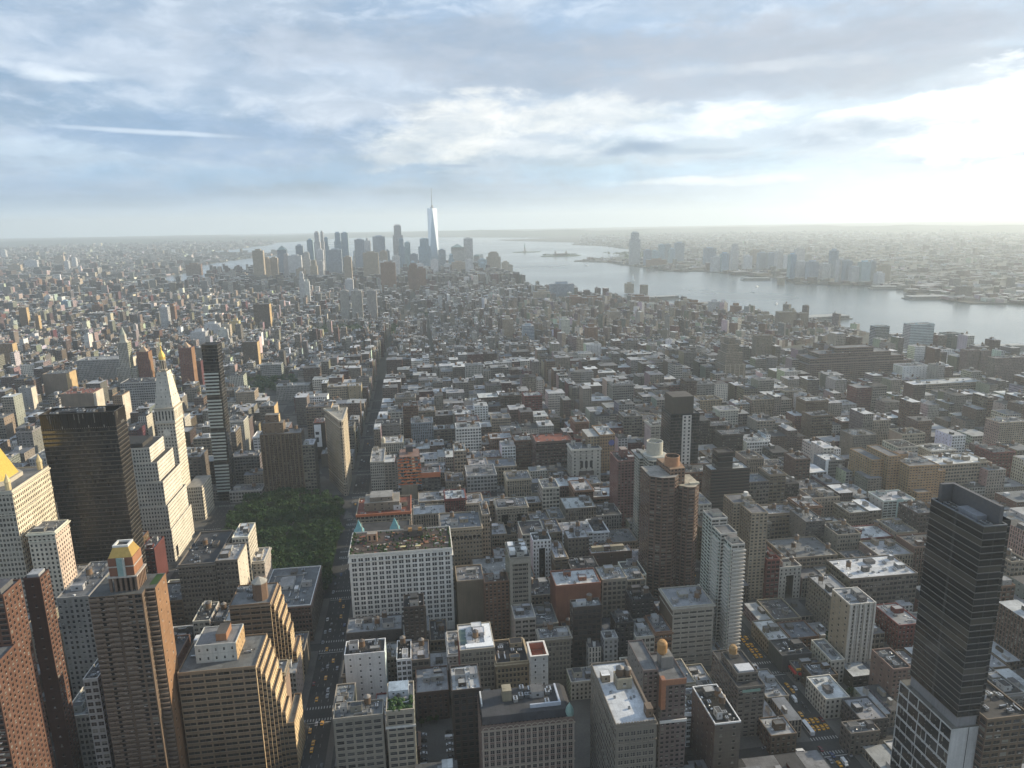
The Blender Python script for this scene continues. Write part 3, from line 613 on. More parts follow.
@special('orange')
def _(S):
    X,Y,h = S['X'],S['Y'],S['h']; rt = S['rt']; z0 = h*.50; b = MB()
    b.prism([(-X+3,-Y),(X-5,-Y),(X-5,Y),(-X+3,Y)],0,z0,S['c'],['blank','loft','loft','loft'],(.2,.2,.19)); b.build('facade',rt)
    f = MB(); n = int((h-z0)/3.6)
    for k in range(n+1):
        z = z0+k*3.6; f.solid(-X+k*.25,X-k*.2,-Y+k*.15,Y,z,z+.4,(.20,.12,.09) if k==n else (.33,.30,.27))
        if k < n:
            for i in range(6): x = -X+1.5+i*(2*X-3)/5; f.solid(x-.35,x+.35,-Y+1,-Y+1.7,z+.4,z+3.6,(.22,.2,.18)); f.solid(x-.35,x+.35,Y-1.8,Y-1.1,z+.4,z+3.6,(.22,.2,.18))
            f.solid(-3,4,-2,5,z+.4,z+3.6,(.09,.08,.075))
    f.build('concrete_frame',rt); g = MB()
    for k in range(n):
        z = z0+k*3.6
        for i in range(8):
            if random.random() < .15: continue
            x0 = -X+i*2*X/8; g.face([(x0,-Y-.15+k*.15,z+.42),(x0+2*X/8,-Y-.15+k*.15,z+.42),(x0+2*X/8,-Y-.15+k*.15,z+random.choice((1.6,2.2,3.4))),(x0,-Y-.15+k*.15,z+random.choice((1.4,2.4,3.4)))],random.choice([(.55,.15,.05),(.42,.12,.05),(.60,.22,.09)]))
        for s_ in (-1,1): g.face([(s_*(X+.1-k*.2),-Y,z+.42),(s_*(X+.1-k*.2),Y,z+.42),(s_*(X+.1-k*.2),Y,z+2.6),(s_*(X+.1-k*.2),-Y,z+2.6)],(.52,.15,.05))
    g.build('safety_netting',rt); m = MB(); m.box(-3.5,4.5,-3,5.5,h-.5,h+6,(.07,.07,.075),'blank',(.05,.05,.06)); m.solid(3,5,2,4,h+5,h+5.6,(.15,.22,.40)); m.build('hoist_core',rt); return True
@special('obox')
def _(S):
    X,Y,h = S['X'],S['Y'],S['h']; b = MB(); b.solid(-X-.4,X+.4,-Y-.5,-Y-.02,h-4.5,h+1,(.45,.15,.07)); b.solid(X+.02,X+.4,-Y,Y,h-4.5,h+1,(.5,.16,.07)); b.build('safety_netting',S['rt']); return False
@special('arch')
def _(S):
    X,Y,h = S['X'],S['Y'],S['h']; b = MB(); n = 9; bw = (2*X-2)/n
    for i in range(n):
        cx = -X+1+bw*(i+.5); r = bw*.36
        P = [(cx-r,h-9),(cx+r,h-9),(cx+r,h-6.6)]+[(cx+r*cos(a*pi/8),h-6.6+r*sin(a*pi/8)) for a in range(1,8)]+[(cx-r,h-6.6)]
        b.face([(x,-Y-.06,z) for x,z in P],(.02,.02,.022),'window_glass')
        for a in range(8): a0,a1 = a*pi/8,(a+1)*pi/8; b.face([(cx+(r+.0)*cos(a0),-Y-.2,h-6.6+r*sin(a0)),(cx+(r+.45)*cos(a0),-Y-.2,h-6.6+(r+.45)*sin(a0)),(cx+(r+.45)*cos(a1),-Y-.2,h-6.6+(r+.45)*sin(a1)),(cx+r*cos(a1),-Y-.2,h-6.6+r*sin(a1))],(.33,.28,.21))
    b.build('arched_window',S['rt']); return False
def courts(n):
    def f(S):
        X,Y,h = S['X'],S['Y'],S['h']; c,cs = S['c'],S['cs']; poly=[(-X,-Y)]; cw = 2*X*.22 if n==2 else 2*X*.34; d = min(8,Y)
        cc=[]; ww=[]
        for i in range(n):
            m = -X+2*X*(i+.5)/n
            poly += [(m-cw/2,-Y),(m-cw/2,-Y+d),(m+cw/2,-Y+d),(m+cw/2,-Y)]; dk=(.05,.046,.042); cc += [c,dk,dk,dk]; w0=S['wn']; ww += [w0,'blank',w0,'blank']  # court walls coloured near black, the shade of the recess painted in
        poly += [(X,-Y),(X,Y),(-X,Y)]; cc += [c,cs,c,cs]; ww += [S['wn'],S['ws'],S['wn'],S['ws']]
        b = MB(); b.prism(poly,0,h-7,cc,ww); b.prism([(-X,-Y),(X,-Y),(X,Y),(-X,Y)],h-7,h,[c,cs,c,cs],[S['wn'],S['ws'],S['wn'],S['ws']]); b.face([(X,-Y,h-7),(-X,-Y,h-7),(-X,Y,h-7),(X,Y,h-7)],c,'paint'); b.build('facade',S['rt']); finish(S); return True
    return f
@special('b225')
def _(S):
    X,Y,h=S['X'],S['Y'],S['h']; b=MB(); b.box(-9,2,-4,12,h,h+3.4,(.60,.60,.58),'few2',(.30,.31,.32)); b.ring((-16,8,-22,20),h+.02,h+.5,.8,(.24,.23,.21)); b.build('light_court',S['rt']); b=MB(); b.box(4,7,-10,-4,h,h+3,(.62,.62,.60),'blank',(.6,.6,.6)); b.build('stair_bulkhead',S['rt']); return False
SPECIAL['court1'] = courts(1); SPECIAL['court2'] = courts(2)
@special('piers')
def _(S):
    X,Y,h = S['X'],S['Y'],S['h']; b = MB()
    for x in (-X,X-2.2): b.solid(x,x+2.2,-Y-.7,-Y-.01,0,h-.02,(.29,.27,.225))
    b.solid(-X,X,-Y-.9,-Y-.72,h-4,h-.1,(.29,.27,.225)); b.build('corner_pier',S['rt'])
    b = MB(); 
    for x in (-X+1,2): b.solid(x,x+4.5,-Y+6,-Y+12,h,h+4,(.62,.62,.60)); b.solid(x,x+4.5,2,9,h,h+3.5,(.6,.6,.6))
    b.build('machine_house',S['rt']); return False
@special('longbulk')
def _(S):
    X,Y,h = S['X'],S['Y'],S['h']; b = MB(); b.box(-X+2,X-6,-1,3,h,h+4,(.34,.29,.20),'blank',(.36,.31,.22)); b.build('long_bulkhead',S['rt']); return False
@special('whitedeck')
def _(S):
    X,Y,h = S['X'],S['Y'],S['h']; b = MB(); b.solid(-X+4,X-.6,-Y+1.2,-Y+5.5,h+.05,h+1.6,(.72,.73,.74)); b.solid(X-6,X-.8,-Y+6,Y-2,h+.05,h+1.2,(.70,.71,.72)); b.solid(-X+1,-X+5,-Y+7,Y-6,h+.05,h+.5,(.08,.12,.11)); b.build('white_roof_deck',S['rt']); return False
@special('whcourt')
def _(S):
    X,Y,h = S['X'],S['Y'],S['h']; b = MB(); b.prism([(-X,-Y),(X,-Y),(X,Y),(-X,Y)],0,h,(.62,.61,.57),['few2','few2','few2','few2']); b.build('facade',S['rt'])
    r = MB(); r.face([(-X+1,-Y+1,h-5),(X-1,-Y+1,h-5),(X-1,Y-1,h-5),(-X+1,Y-1,h-5)],(.30,.11,.07),'roofing'); r.build('roof',S['rt'])
    p = MB(); p.ring((-X,X,-Y,Y),h+.005,h+.7,1.2,(.66,.62,.56),.5); p.ring((-X,X,-Y,Y),h-5,h+.0,.6,(.40,.17,.11),-.02); p.build('parapet',S['rt']); return True
@special('hotel')
def _(S):
    X,Y,h = S['X'],S['Y'],S['h']; rt=S['rt']; c=(.36,.30,.245); b=MB(); b.prism([(-X,-Y),(X,-Y),(X,Y),(-X,Y)],0,h,(.19,.135,.11),['blank','hotelw','hotelw','hotelw']); b.build('facade',rt)
    window_grid(rt,-X+.5,X-.5,-Y,2,h-3.6,(2*X-1)/15,3.75,.82,2.1,(.30,.25,.21),0,True)
    q=MB(); n=15; bw=(2*X-1)/n
    for i in range(n+1):
        x=-X+.5+i*bw; q.solid(x-.42,x+.42,-Y-.45,-Y-.01,1,h-3.4,c)
    for z in (h-3.6,h-15.2,h-26.5): q.solid(-X-.3,X+.3,-Y-.75,-Y-.46,z,z+.9,(.33,.28,.22))
    for i in range(n):
        cx=-X+.5+bw*(i+.5)
        for a in range(6): a0,a1=a*pi/6,(a+1)*pi/6; r=bw*.42; q.face([(cx+r*cos(a0),-Y-.5,h-2.7+r*sin(a0)),(cx+(r+.5)*cos(a0),-Y-.5,h-2.7+(r+.5)*sin(a0)),(cx+(r+.5)*cos(a1),-Y-.5,h-2.7+(r+.5)*sin(a1)),(cx+r*cos(a1),-Y-.5,h-2.7+r*sin(a1))],(.36,.31,.25))
    q.build('stone_trim',rt); m=MB(); t=3.4; z1=h+2.6
    P=[(-X+.4,-Y+.4),(X-.4,-Y+.4),(X-.4,Y-.4),(-X+.4,Y-.4)]; Q=[(-X+.8,-Y+t),(X-t,-Y+t),(X-t,Y-1),(-X+.8,Y-1)]
    for i in range(4): a,b2,c2,d=P[i],P[(i+1)%4],Q[(i+1)%4],Q[i]; m.face([a+(h+.02,),b2+(h+.02,),c2+(z1,),d+(z1,)],(.030,.030,.034),'roofing')
    m.face([p_+(z1,) for p_ in Q],(.055,.055,.058),'roofing'); m.build('mansard_roof',rt)
    d=MB(); d.lathe(X-2.2,-Y+2.2,[(2.3,h-1),(2.3,h+2.0),(2.0,h+3.4),(1.2,h+5.2),(.5,h+6.2),(0,h+7.4)],10,(.20,.30,.265)); d.build('copper_turret',rt)
    w=MB(); w.solid(2,X-6,-Y+6.5,-Y+7.3,z1,z1+2.2,(.42,.45,.50)); w.solid(X-7,X-6,-Y+7.3,Y-3,z1,z1+1.8,(.42,.45,.50)); w.build('pipe_screen',rt)
    cb=MB(); cb.box(-X+13,-X+18,-Y+14,-Y+20,z1,z1+6.5,(.24,.21,.15),'blank',(.33,.29,.21)); cb.build('chimney',rt); cb=MB(); cb.box(4,11,Y-12,Y-5,z1,z1+4,(.3,.29,.28),'few2',(.12,.12,.12)); cb.build('stair_bulkhead',rt)
    s=MB(); s.solid(-X+1,-X+1.7,-Y+12,Y-3,z1,z1+1.5,(.55,.55,.53)); s.build('parapet',rt)
    for i in range(10): inst(random.choice(UNITS),'cooling_unit',rt,(random.uniform(-8,X-8),random.uniform(-Y+9,Y-3),z1),random.choice((0,pi/2)),(1.1,)*3)
    return True
@special('wroof')
def _(S):
    X,Y,h=S['X'],S['Y'],S['h']; rt=S['rt']; c=S['c']; b=MB(); b.prism([(-X,-Y),(X,-Y),(X,Y),(-X,Y)],0,h,c,['blank','pair','pair','pair']); b.build('facade',rt)
    window_grid(rt,-X+1,X-1,-Y,2,h-2.4,3.1,4.0,.95,2.1,(.25,.225,.185),0,True)
    r=MB(); r.face([(-X,-Y,h),(X,-Y,h),(X,Y,h),(-X,Y,h)],(.50,.515,.53),'roofing'); r.build('roof',rt); k=MB(); k.ring((-X,X,-Y,Y),h+.003,h+1.2,.4,(.17,.145,.115),-.004); k.ring((-X,X,-Y,Y),h-.8,h-.2,.7,(.2,.175,.14),.55); k.ring((-X,X,-Y,Y),h-9,h-8.6,.4,(.2,.175,.14),.35)
    for i in range(14): x=-X+1+i*(2*X-2)/13; k.solid(x-.5,x+.5,-Y-.1,-Y+.42,h+1.2,h+1.8,(.2,.175,.14))
    k.build('parapet',rt); p=MB(); p.box(-2,6,2,9,h,h+5.5,(.32,.28,.21),'few2',(.3,.29,.27)); p.ring((-2,6,2,9),h+5.5,h+6.4,.4,(.34,.30,.22),.1); p.build('tank_house',rt)
    water_tank(rt,.4,5.6,h+3.2,1,1.05); water_tank(rt,4.4,5.4,h+3.2,1,.95); s=MB(); s.box(-X+2,-X+6.5,9,13.5,h,h+4.2,(.30,.24,.17),'few2',(.72,.73,.74)); s.build('roof_shed',rt)
    q=MB(); q.box(X-3.8,X-.5,-Y+4,-Y+9,h,h+5,(.16,.11,.075),'few2',(.2,.15,.11)); q.solid(X-1.8,X-.6,-Y+9,Y-1,h,h+2.6,(.15,.115,.085)); q.build('stair_bulkhead',rt)
    for x,y in ((-5,-4),(3,-6),(5,-5),(0,-13),(-6,0)): inst(UNITS[1],'cooling_unit',rt,(x,y,h),0,(.35,.45,.6))
    return True
@special('tank645')
def _(S):
    X,Y,h=S['X'],S['Y'],S['h']; rt=S['rt']; vols(S,[(-X,X,-Y,Y,0,h),(-X-9,-X-.05,-Y+6,Y+10,0,h+3),(-X-1,X+.4,-Y-1.6,-Y-.05,0,h-25)],ws='few2')
    o=MB(); o.solid(-X-.2,-X+2.4,-Y-.3,-Y+4,h-18,h+.9,(.32,.15,.085)); o.solid(-X+2.4,X+.2,-Y-.3,-Y+.2,h-2.6,h+.9,(.30,.15,.09)); o.build('brick_corner',rt)
    l=MB(); l.solid(-X-1.2,X+.7,-Y-2.2,-Y-1.6,h-25.6,h-24,(.62,.62,.60)); l.build('ledge',rt)
    s=MB(); s.box(-3.5,3.5,-2,6,h,h+7.5,(.24,.23,.215),'blank',(.2,.2,.19)); s.build('machine_house',rt)
    b=MB(); b.lathe(-2.0,2,[(1.9,h+7.5),(2.9,h+9),(2.9,h+14.2),(1.9,h+15.8),(0,h+16.3)],18,(.36,.20,.075)); t=b.build('water_tank',rt); t['label']='big orange water tank'
    return True
@special('g704')
def _(S):
    X,Y,h=S['X'],S['Y'],S['h']; rt=S['rt']; bx=[(-X,X,-Y,-Y+13,0,h),(-X-2.5,X,-Y+13.05,Y-16,0,h+2.5),(-X-3.5,X-1,Y-15.95,Y,0,h+8)]
    vols(S,bx,ws='balc2'); bl=[]
    for k in reversed(range(int(h/2.9)-1)):
        z=4+k*2.9
        bl.append([(-X+1,X+.6,-Y-1.3,-Y-.01,z,z+.9)])
        for y0,y1,xo in ((-Y+1,-Y+11,-X),(-Y+15,Y-18,-X-2.5)): bl.append([(xo-1.3,xo-.01,y0,y1,z,z+.9)])
    multi(rt,'balcony',bl,(.50,.47,.42)); p=MB(); p.box(-X+1,X-3,-Y+4,-Y+10,h,h+4,(.35,.33,.29),'few2',(.16,.15,.14)); p.box(-X,X-3,Y-11,Y-3,h+8,h+11,(.4,.38,.33),'blank',(.1,.1,.1)); p.build('machine_house',rt); return True
@special('h730')
def _(S):
    X,Y,h=S['X'],S['Y'],S['h']; vols(S,[(-X,X,-Y,-Y+20,0,h),(-X-7,X-2,-Y+20.05,Y,0,h+1.5)])
    b=MB(); b.box(-3,4,4,10,h,h+6,(.34,.29,.22),'few2',(.3,.29,.27)); b.lathe(0,7,[(2,h+6),(2,h+9)],12,(.62,.60,.55)); b.build('machine_house',S['rt']); roof_clutter(S['rt'],X-1,8,h,1,0,S['c'],S['rc']); return True
@special('i703')
def _(S):
    X,Y,h=S['X'],S['Y'],S['h']; b=MB(); b.box(-X+8,-X+24,-Y+3,Y-3,h,h+17,(.040,.034,.030),(30,5,.96,.3),(.05,.045,.04)); b.ring((-X+8,-X+24,-Y+3,Y-3),h+17,h+18.4,.6,(.10,.08,.065),.1); b.build('machine_house',S['rt']); return False
@special('twist')
def _(S):
    X,Y,h=S['X'],S['Y'],S['h']; rt=S['rt']; c=S['c']; b=MB()
    polyA=[(-X,-Y+6),(-X+9,-Y),(-2,-Y),(3,-Y+5),(3,Y),(-X,Y)]; polyB=[(3.05,-Y+5),(9,-Y-1),(X-6,-Y-1),(X,-Y+6),(X,Y-2),(3.05,Y-2)]
    b.prism(polyA,0,h+6,[c,c,c,c,c,S['cs']],'balc',(.30,.28,.25)); b.prism(polyB,0,h-3,[c,c,c,S['cs'],c,c],'balc',(.42,.38,.30)); b.prism([(-4,-Y+5.2),(9,-Y+7),(12,Y+4),(-6,Y+4)],0,h+11,(.21,.13,.085),'apt',(.25,.17,.11)); b.build('facade',rt)
    d=MB(); d.lathe(1,1,[(6.2,h+11),(6.2,h+19)],24,(.34,.185,.105),'paint',0,False); d.lathe(1,1,[(5.6,h+19),(5.6,h+13)],24,(.08,.06,.05),'paint',0,False); d.lathe(1,1,[(6.2,h+19),(5.6,h+19)],24,(.36,.22,.13),'paint',0,False); d.face([(1+5.6*cos(i*pi/12),1+5.6*sin(i*pi/12),h+15) for i in range(24)],(.06,.055,.05),'roofing'); d.build('roof_drum',rt)
    bl=[]
    for k in reversed(range(int(h/2.95)-1)): z=3+k*2.95; bl.append([(-X+10,-3,-Y-1,-Y-.01,z,z+.75)]); bl.append([(10,X-7,-Y-2,-Y-1.01,z,z+.75)])
    multi(rt,'balcony',bl,(.145,.095,.07)); p=MB(); p.solid(X-9,X-.5,-Y+4,-Y+7,h-3,h-1.6,(.48,.44,.34)); p.build('parapet',rt); return True
@special('cyl')
def _(S):
    X,Y,h=S['X'],S['Y'],S['h']; rt=S['rt']; c=S['c']; b=MB(); ch=3.5
    b.prism([(-X+ch,-Y),(X-ch,-Y),(X,-Y+ch),(X,Y),(-X,Y),(-X,-Y+ch)],0,h,[c,c,c,c,(.33,.33,.28),(.33,.33,.28)],['glass','glass','glass','glass','balc2','balc2'],(.22,.22,.2)); b.prism([(-X-4,2),(-X-.05,2),(-X-.05,Y),(-X-4,Y)],0,h-3,(.36,.36,.31),'balc2',(.3,.3,.28)); b.build('facade',rt)
    d=MB(); d.lathe(0,-2,[(X+1,h),(X+1,h+2)],28,(.42,.41,.36)); d.lathe(0,0,[(7.6,h+2),(7.6,h+14)],28,(.44,.42,.35),'paint',0,False); d.lathe(0,0,[(7.6,h+14),(6.9,h+14),(6.9,h+11)],28,(.44,.42,.35),'paint',0,True); d.build('roof_drum',rt)
    for i in range(5): inst(UNITS[i%3],'cooling_unit',rt,(random.uniform(-4,4),random.uniform(-4,4),h+11),0,(1,)*3)
    return True
@special('dkwhite')
def _(S):
    X,Y,h=S['X'],S['Y'],S['h']; rt=S['rt']; vols(S,[(-X-6,X+7,-Y,Y,0,h)],wn='glass',ws=(30,3.2,.98,.6)); b=MB(); b.wall(-X+8,-Y-.8,X-3,-Y-.8,4,h-1,(.56,.53,.48),(5.2,4.2,.42,.56)); b.wall(X-3,-Y-.8,X-3,-Y,4,h-1,(.56,.53,.48)); b.wall(-X+8,-Y,-X+8,-Y-.8,4,h-1,(.56,.53,.48)); b.face([(-X+8,-Y-.8,h-1),(X-3,-Y-.8,h-1),(X-3,-Y,h-1),(-X+8,-Y,h-1)],(.56,.53,.48)); b.build('window_column',rt)
    b=MB(); b.box(-X-4,X-.5,-Y+1,Y-4,h,h+21,(.090,.078,.062),'blank',(.1,.09,.08)); b.build('crown',rt); return True
@special('pink')
def _(S):
    X,Y,h=S['X'],S['Y'],S['h']; b=MB(); b.box(-4,3,-4,6,h,h+9,(.17,.095,.08),'few2',(.3,.25,.22)); b.build('machine_house',S['rt']); return False
@special('tan588')
def _(S):
    X,Y,h=S['X'],S['Y'],S['h']; d=MB(); d.face([(X-4+3.6*cos(i*pi/12),-Y-.08,h-9+3.6*sin(i*pi/12)) for i in range(24)],(.10,.11,.26)); d.build('roundel',S['rt']); b=MB(); b.box(-X-14,-X-.05,-Y+2,Y-6,0,h-1,(.29,.22,.14),'punch',(.33,.33,.31)); b.build('wing',S['rt']); return False
@special('orn')
def _(S):
    X,Y,h=S['X'],S['Y'],S['h']; c=S['c']; b=MB(); b.prism([(-X,-Y),(X,-Y),(X,Y),(-X,Y)],0,h,[c,(.22,.2,.17),c,c],[(6.5,4,.26,.5),'few2','pier','pier']); b.build('facade',S['rt']); d=MB()
    for i in range(3):
        x=-5.6+i*5.6; P=[(x-1.6,h-22),(x+1.6,h-22),(x+1.6,h-15)]+[(x+1.6*cos(a*pi/6),h-15+1.6*sin(a*pi/6)) for a in range(1,6)]+[(x-1.6,h-15)]; d.face([(u,-Y-.08,v) for u,v in P],(.02,.02,.02),'window_glass')
    d.build('arched_window',S['rt']); k=MB(); k.solid(-9,9,-Y-.5,-Y-.05,4,h-26,(.11,.085,.07)); k.build('dark_panel',S['rt']); finish(S); return True  # dark slab set proud of the wall, no recess is cut
@special('dome')
def _(S):
    X,Y,h=S['X'],S['Y'],S['h']; d=MB(); d.lathe(-X+3,-Y+3,[(2.6,h),(2.6,h+4),(3.0,h+4.3),(2.7,h+6.5),(1.6,h+8.4),(0,h+9.2)],14,(.52,.48,.38)); d.build('corner_dome',S['rt']); return False
@special('br738')
def _(S):
    X,Y,h=S['X'],S['Y'],S['h']; rt=S['rt']; vols(S,[(-X,X,-Y,Y,0,h),(-X+2,X-2,-Y+6,Y-10,h,h+5.5)],ws='apt2'); b=MB(); b.solid(-X+4,X-4,-Y+7.5,-Y+15,h+5.5,h+7,(.50,.51,.53)); b.build('roof_hatch',rt)
    s=MB(); s.box(-4,2,3,9,h+5.5,h+8,(.18,.15,.12),'blank',(.2,.18,.15)); s.build('tank_house',rt); g=MB(); g.lathe(-1.2,5.5,[(2.6,h+8),(2.7,h+12),(1.6,h+13.6),(0,h+14)],16,(.30,.19,.085)); t=g.build('water_tank',rt); t['label']='golden round water tank'
    k=MB(); k.solid(-X+3,X-3,-Y-.3,-Y-.02,h-3,h-1.2,(.22,.34,.29)); k.build('green_panel',rt); return True
@special('redaw')
def _(S):
    X,Y,h=S['X'],S['Y'],S['h']; b=MB(); b.solid(-X+1,-X+13,-Y-1.6,-Y-.02,h-2.4,h-1.0,(.42,.04,.03)); b.solid(-X-1.6,-X-.02,-Y,-Y+9,h-2.4,h-1.0,(.42,.04,.03)); b.solid(X-9,X,-Y-1.5,-Y-.02,h-2.4,h-1.1,(.36,.05,.04)); b.build('awning',S['rt']); y=MB(); y.solid(-X-.7,-X+9,-Y-.6,-Y+.2,h+1,h+2.4,(.55,.32,.04)); y.build('shop_fascia',S['rt']); return False
@special('col840')
def _(S):
    X,Y,h=S['X'],S['Y'],S['h']; b=MB()
    for i in range(6): x=-X+.8+i*(2*X-1.6)/5; b.solid(x-.6,x+.6,-Y-1,-Y-.01,0,h+1.5,(.48,.45,.40))
    b.build('facade_rib',S['rt']); return False
@special('black')
def _(S):
    X,Y,h=S['X'],S['Y'],S['h']; rt=S['rt']; z=66; c=(.024,.024,.024); b=MB(); gl=(60,3.55,.99,.80)
    x1=X+6.5; b.prism([(-X,-Y),(X,-Y),(X,-Y+5),(x1,-Y+5),(x1,Y),(-X,Y)],z+6,h,(.060,.062,.062),gl); b.prism([(-X+.6,-Y+.6),(X-.6,-Y+.6),(X-.6,-Y+5.6),(x1-.6,-Y+5.6),(x1-.6,Y-.6),(-X+.6,Y-.6)],z,z+6,(.20,.20,.205),'blank'); b.face([(X,-Y,z+6),(-X,-Y,z+6),(-X,Y,z+6),(x1,Y,z+6),(x1,-Y+5,z+6),(X,-Y+5,z+6)],(.1,.1,.1)); b.build('tower_facade',rt)
    p=MB(); wc=(.42,.42,.41); p.prism([(-X-2.4,-Y-.5),(x1,-Y-.5),(x1,Y+4),(-X-2.4,Y+4)],0,z,wc,['blank','few2','few2',(9,7.2,.74,.72)],(.12,.115,.1)); p.build('base_facade',rt)
    g=MB(); n=9; xw=-X-2.4
    for j in range(9):
        z0=1+j*7.2; y=-Y-.5; k=0
        while y < Y+3:
            w_=random.choice((2.2,3.4,5.0)); g.face([(xw-.05,min(y+w_,Y+3.4),z0+.7),(xw-.05,y+.5,z0+.7),(xw-.05,y+.5,z0+6.4),(xw-.05,min(y+w_,Y+3.4),z0+6.4)],(.02,.021,.022),'window_glass'); y+=w_+.25
    g.build('window',rt); s=MB(); s.solid(-X+7,-X+7.35,-Y-.62,-Y-.51,0,z,(.06,.06,.06)); s.solid(x1-3,x1-2.4,-Y-.62,-Y-.51,0,z,(.06,.06,.06)); s.build('joint_line',rt)
    r=MB(); r.face([(-X,-Y,h-2.5),(X,-Y,h-2.5),(X,-Y+5,h-2.5),(x1,-Y+5,h-2.5),(x1,Y,h-2.5),(-X,Y,h-2.5)],(.13,.14,.16),'roofing'); r.build('roof',rt)
    m=MB(); m.solid(X-3.2,X-1.2,-Y+2,Y-1,h-2.5,h+9,(.085,.085,.09)); m.solid(-X+3,X-3.2,Y-3,Y-1,h-2.5,h+9,(.085,.085,.09)); m.solid(-X+3.6,X-3.3,-Y+9,-Y+22,h-2.5,h+1.5,(.20,.21,.23)); m.build('machine_screen',rt)
    for y in (-Y+4,-Y+24,-Y+28): inst(UNITS[0],'cooling_unit',rt,(-2,y,h-2.5),pi/2,(1.6,)*3)
    q=MB(); q.ring((-X,X,-Y,Y),h+.004,h+.5,.5,(.16,.17,.18),.02); q.build('parapet',rt); return True
@special('strip','strip2')
def _(S):
    X,Y,h=S['X'],S['Y'],S['h']; b=MB()
    if S['o']['sp']=='strip': b.solid(-3,4,-Y-.5,-Y-.01,2,h+2,(.34,.44,.42))
    else: b.solid(-X-.3,-X+3.2,-Y-.5,-Y-.01,2,h+1,(.78,.79,.78))
    b.build('facade_strip',S['rt']); return False
@special('og')
def _(S):
    X,Y,h=S['X'],S['Y'],S['h']; vols(S,[(-X,X,-Y,Y,0,h),(-X-14,-X-.05,-Y+16,Y+10,0,h+7),(-X-28,-X-14.05,-Y+24,Y+20,0,h+1),(X+.05,X+14,-Y+6,Y,0,h-10),(-X+3,-X+20,-Y-12,-Y-.05,0,h-26)],wn=(3.6,3.0,.62,.42),ws=(4,3,.5,.45)); b=MB(); b.box(-X+6,-X+16,2,14,h,h+6,(.30,.19,.11),'few2',(.12,.1,.09)); b.build('machine_house',S['rt']); roof_clutter(S['rt'],X-2,Y-6,h,3,1,S['c'],R['dark']); return True
@special('deco')
def _(S):
    X,Y,h=S['X'],S['Y'],S['h']; vols(S,[(-X,X,-Y,Y,0,h*.62),(-X+4,X-6,-Y+3,Y,h*.62,h*.86),(-X+7,X-12,-Y+6,Y-4,h*.86,h+2),(-X+12,X-18,-Y+10,Y-8,h+2,h+14)]); b=MB()
    for i in range(5): x=-X+3+i*(2*X-6)/4; b.solid(x-.9,x+.9,-Y-.8,-Y-.01,0,h*.62+2,(.33,.28,.21))
    b.build('facade_rib',S['rt']); return True
@special('big111')
def _(S):
    X,Y,h=S['X'],S['Y'],S['h']; vols(S,[(-X,X,-Y,Y,0,h*.72),(-X+8,X-12,-Y+6,Y-4,h*.72,h*.88),(-X+30,X-36,-Y+12,Y-8,h*.88,h),(-X+70,X-70,-Y+18,Y-14,h,h+9)],wn=(5,4.2,.8,.5)); roof_clutter(S['rt'],X-40,Y-14,h,6,2,S['c'],S['rc']); return True
@special('coned')
def _(S):
    X,Y,h=S['X'],S['Y'],S['h']; vols(S,[(-X-9,X+9,-Y+4,Y+8,0,h*.55),(-X,X,-Y,Y,0,h)]); b=MB(); b.lathe(0,0,[(X*1.05,h),(X*.7,h+5),(X*.7,h+15)],4,(.45,.42,.34),'paint',pi/4); b.lathe(0,0,[(X*.62,h+15),(0,h+30)],8,(.32,.34,.28)); b.build('lantern',S['rt']); return True
@special('pyrtop')
def _(S):
    X,Y,h=S['X'],S['Y'],S['h']; b=MB(); b.lathe(0,0,[(X*.9,h+1),(X*.45,h+6),(0,h+12)],4,(.42,.30,.20),'paint',pi/4); b.build('pyramid_roof',S['rt']); return False
@special('mural')
def _(S):
    X,Y,h=S['X'],S['Y'],S['h']; b=MB(); b.solid(-X+1,X-6,-Y-.3,-Y-.02,h*.35,h-1.5,(.74,.76,.78)); b.lathe(-3,-Y-.35,[(0,0)],3,(0,0,0)) if 0 else None; b.build('painted_panel',S['rt']); d=MB(); d.solid(-X+2.5,X-9,-Y-.36,-Y-.31,h-16,h-12,(.05,.06,.08)); d.solid(-X+2,X-10,-Y-.36,-Y-.31,h-27,h-20,(.04,.05,.07)); d.build('mural_figure',S['rt']); return False

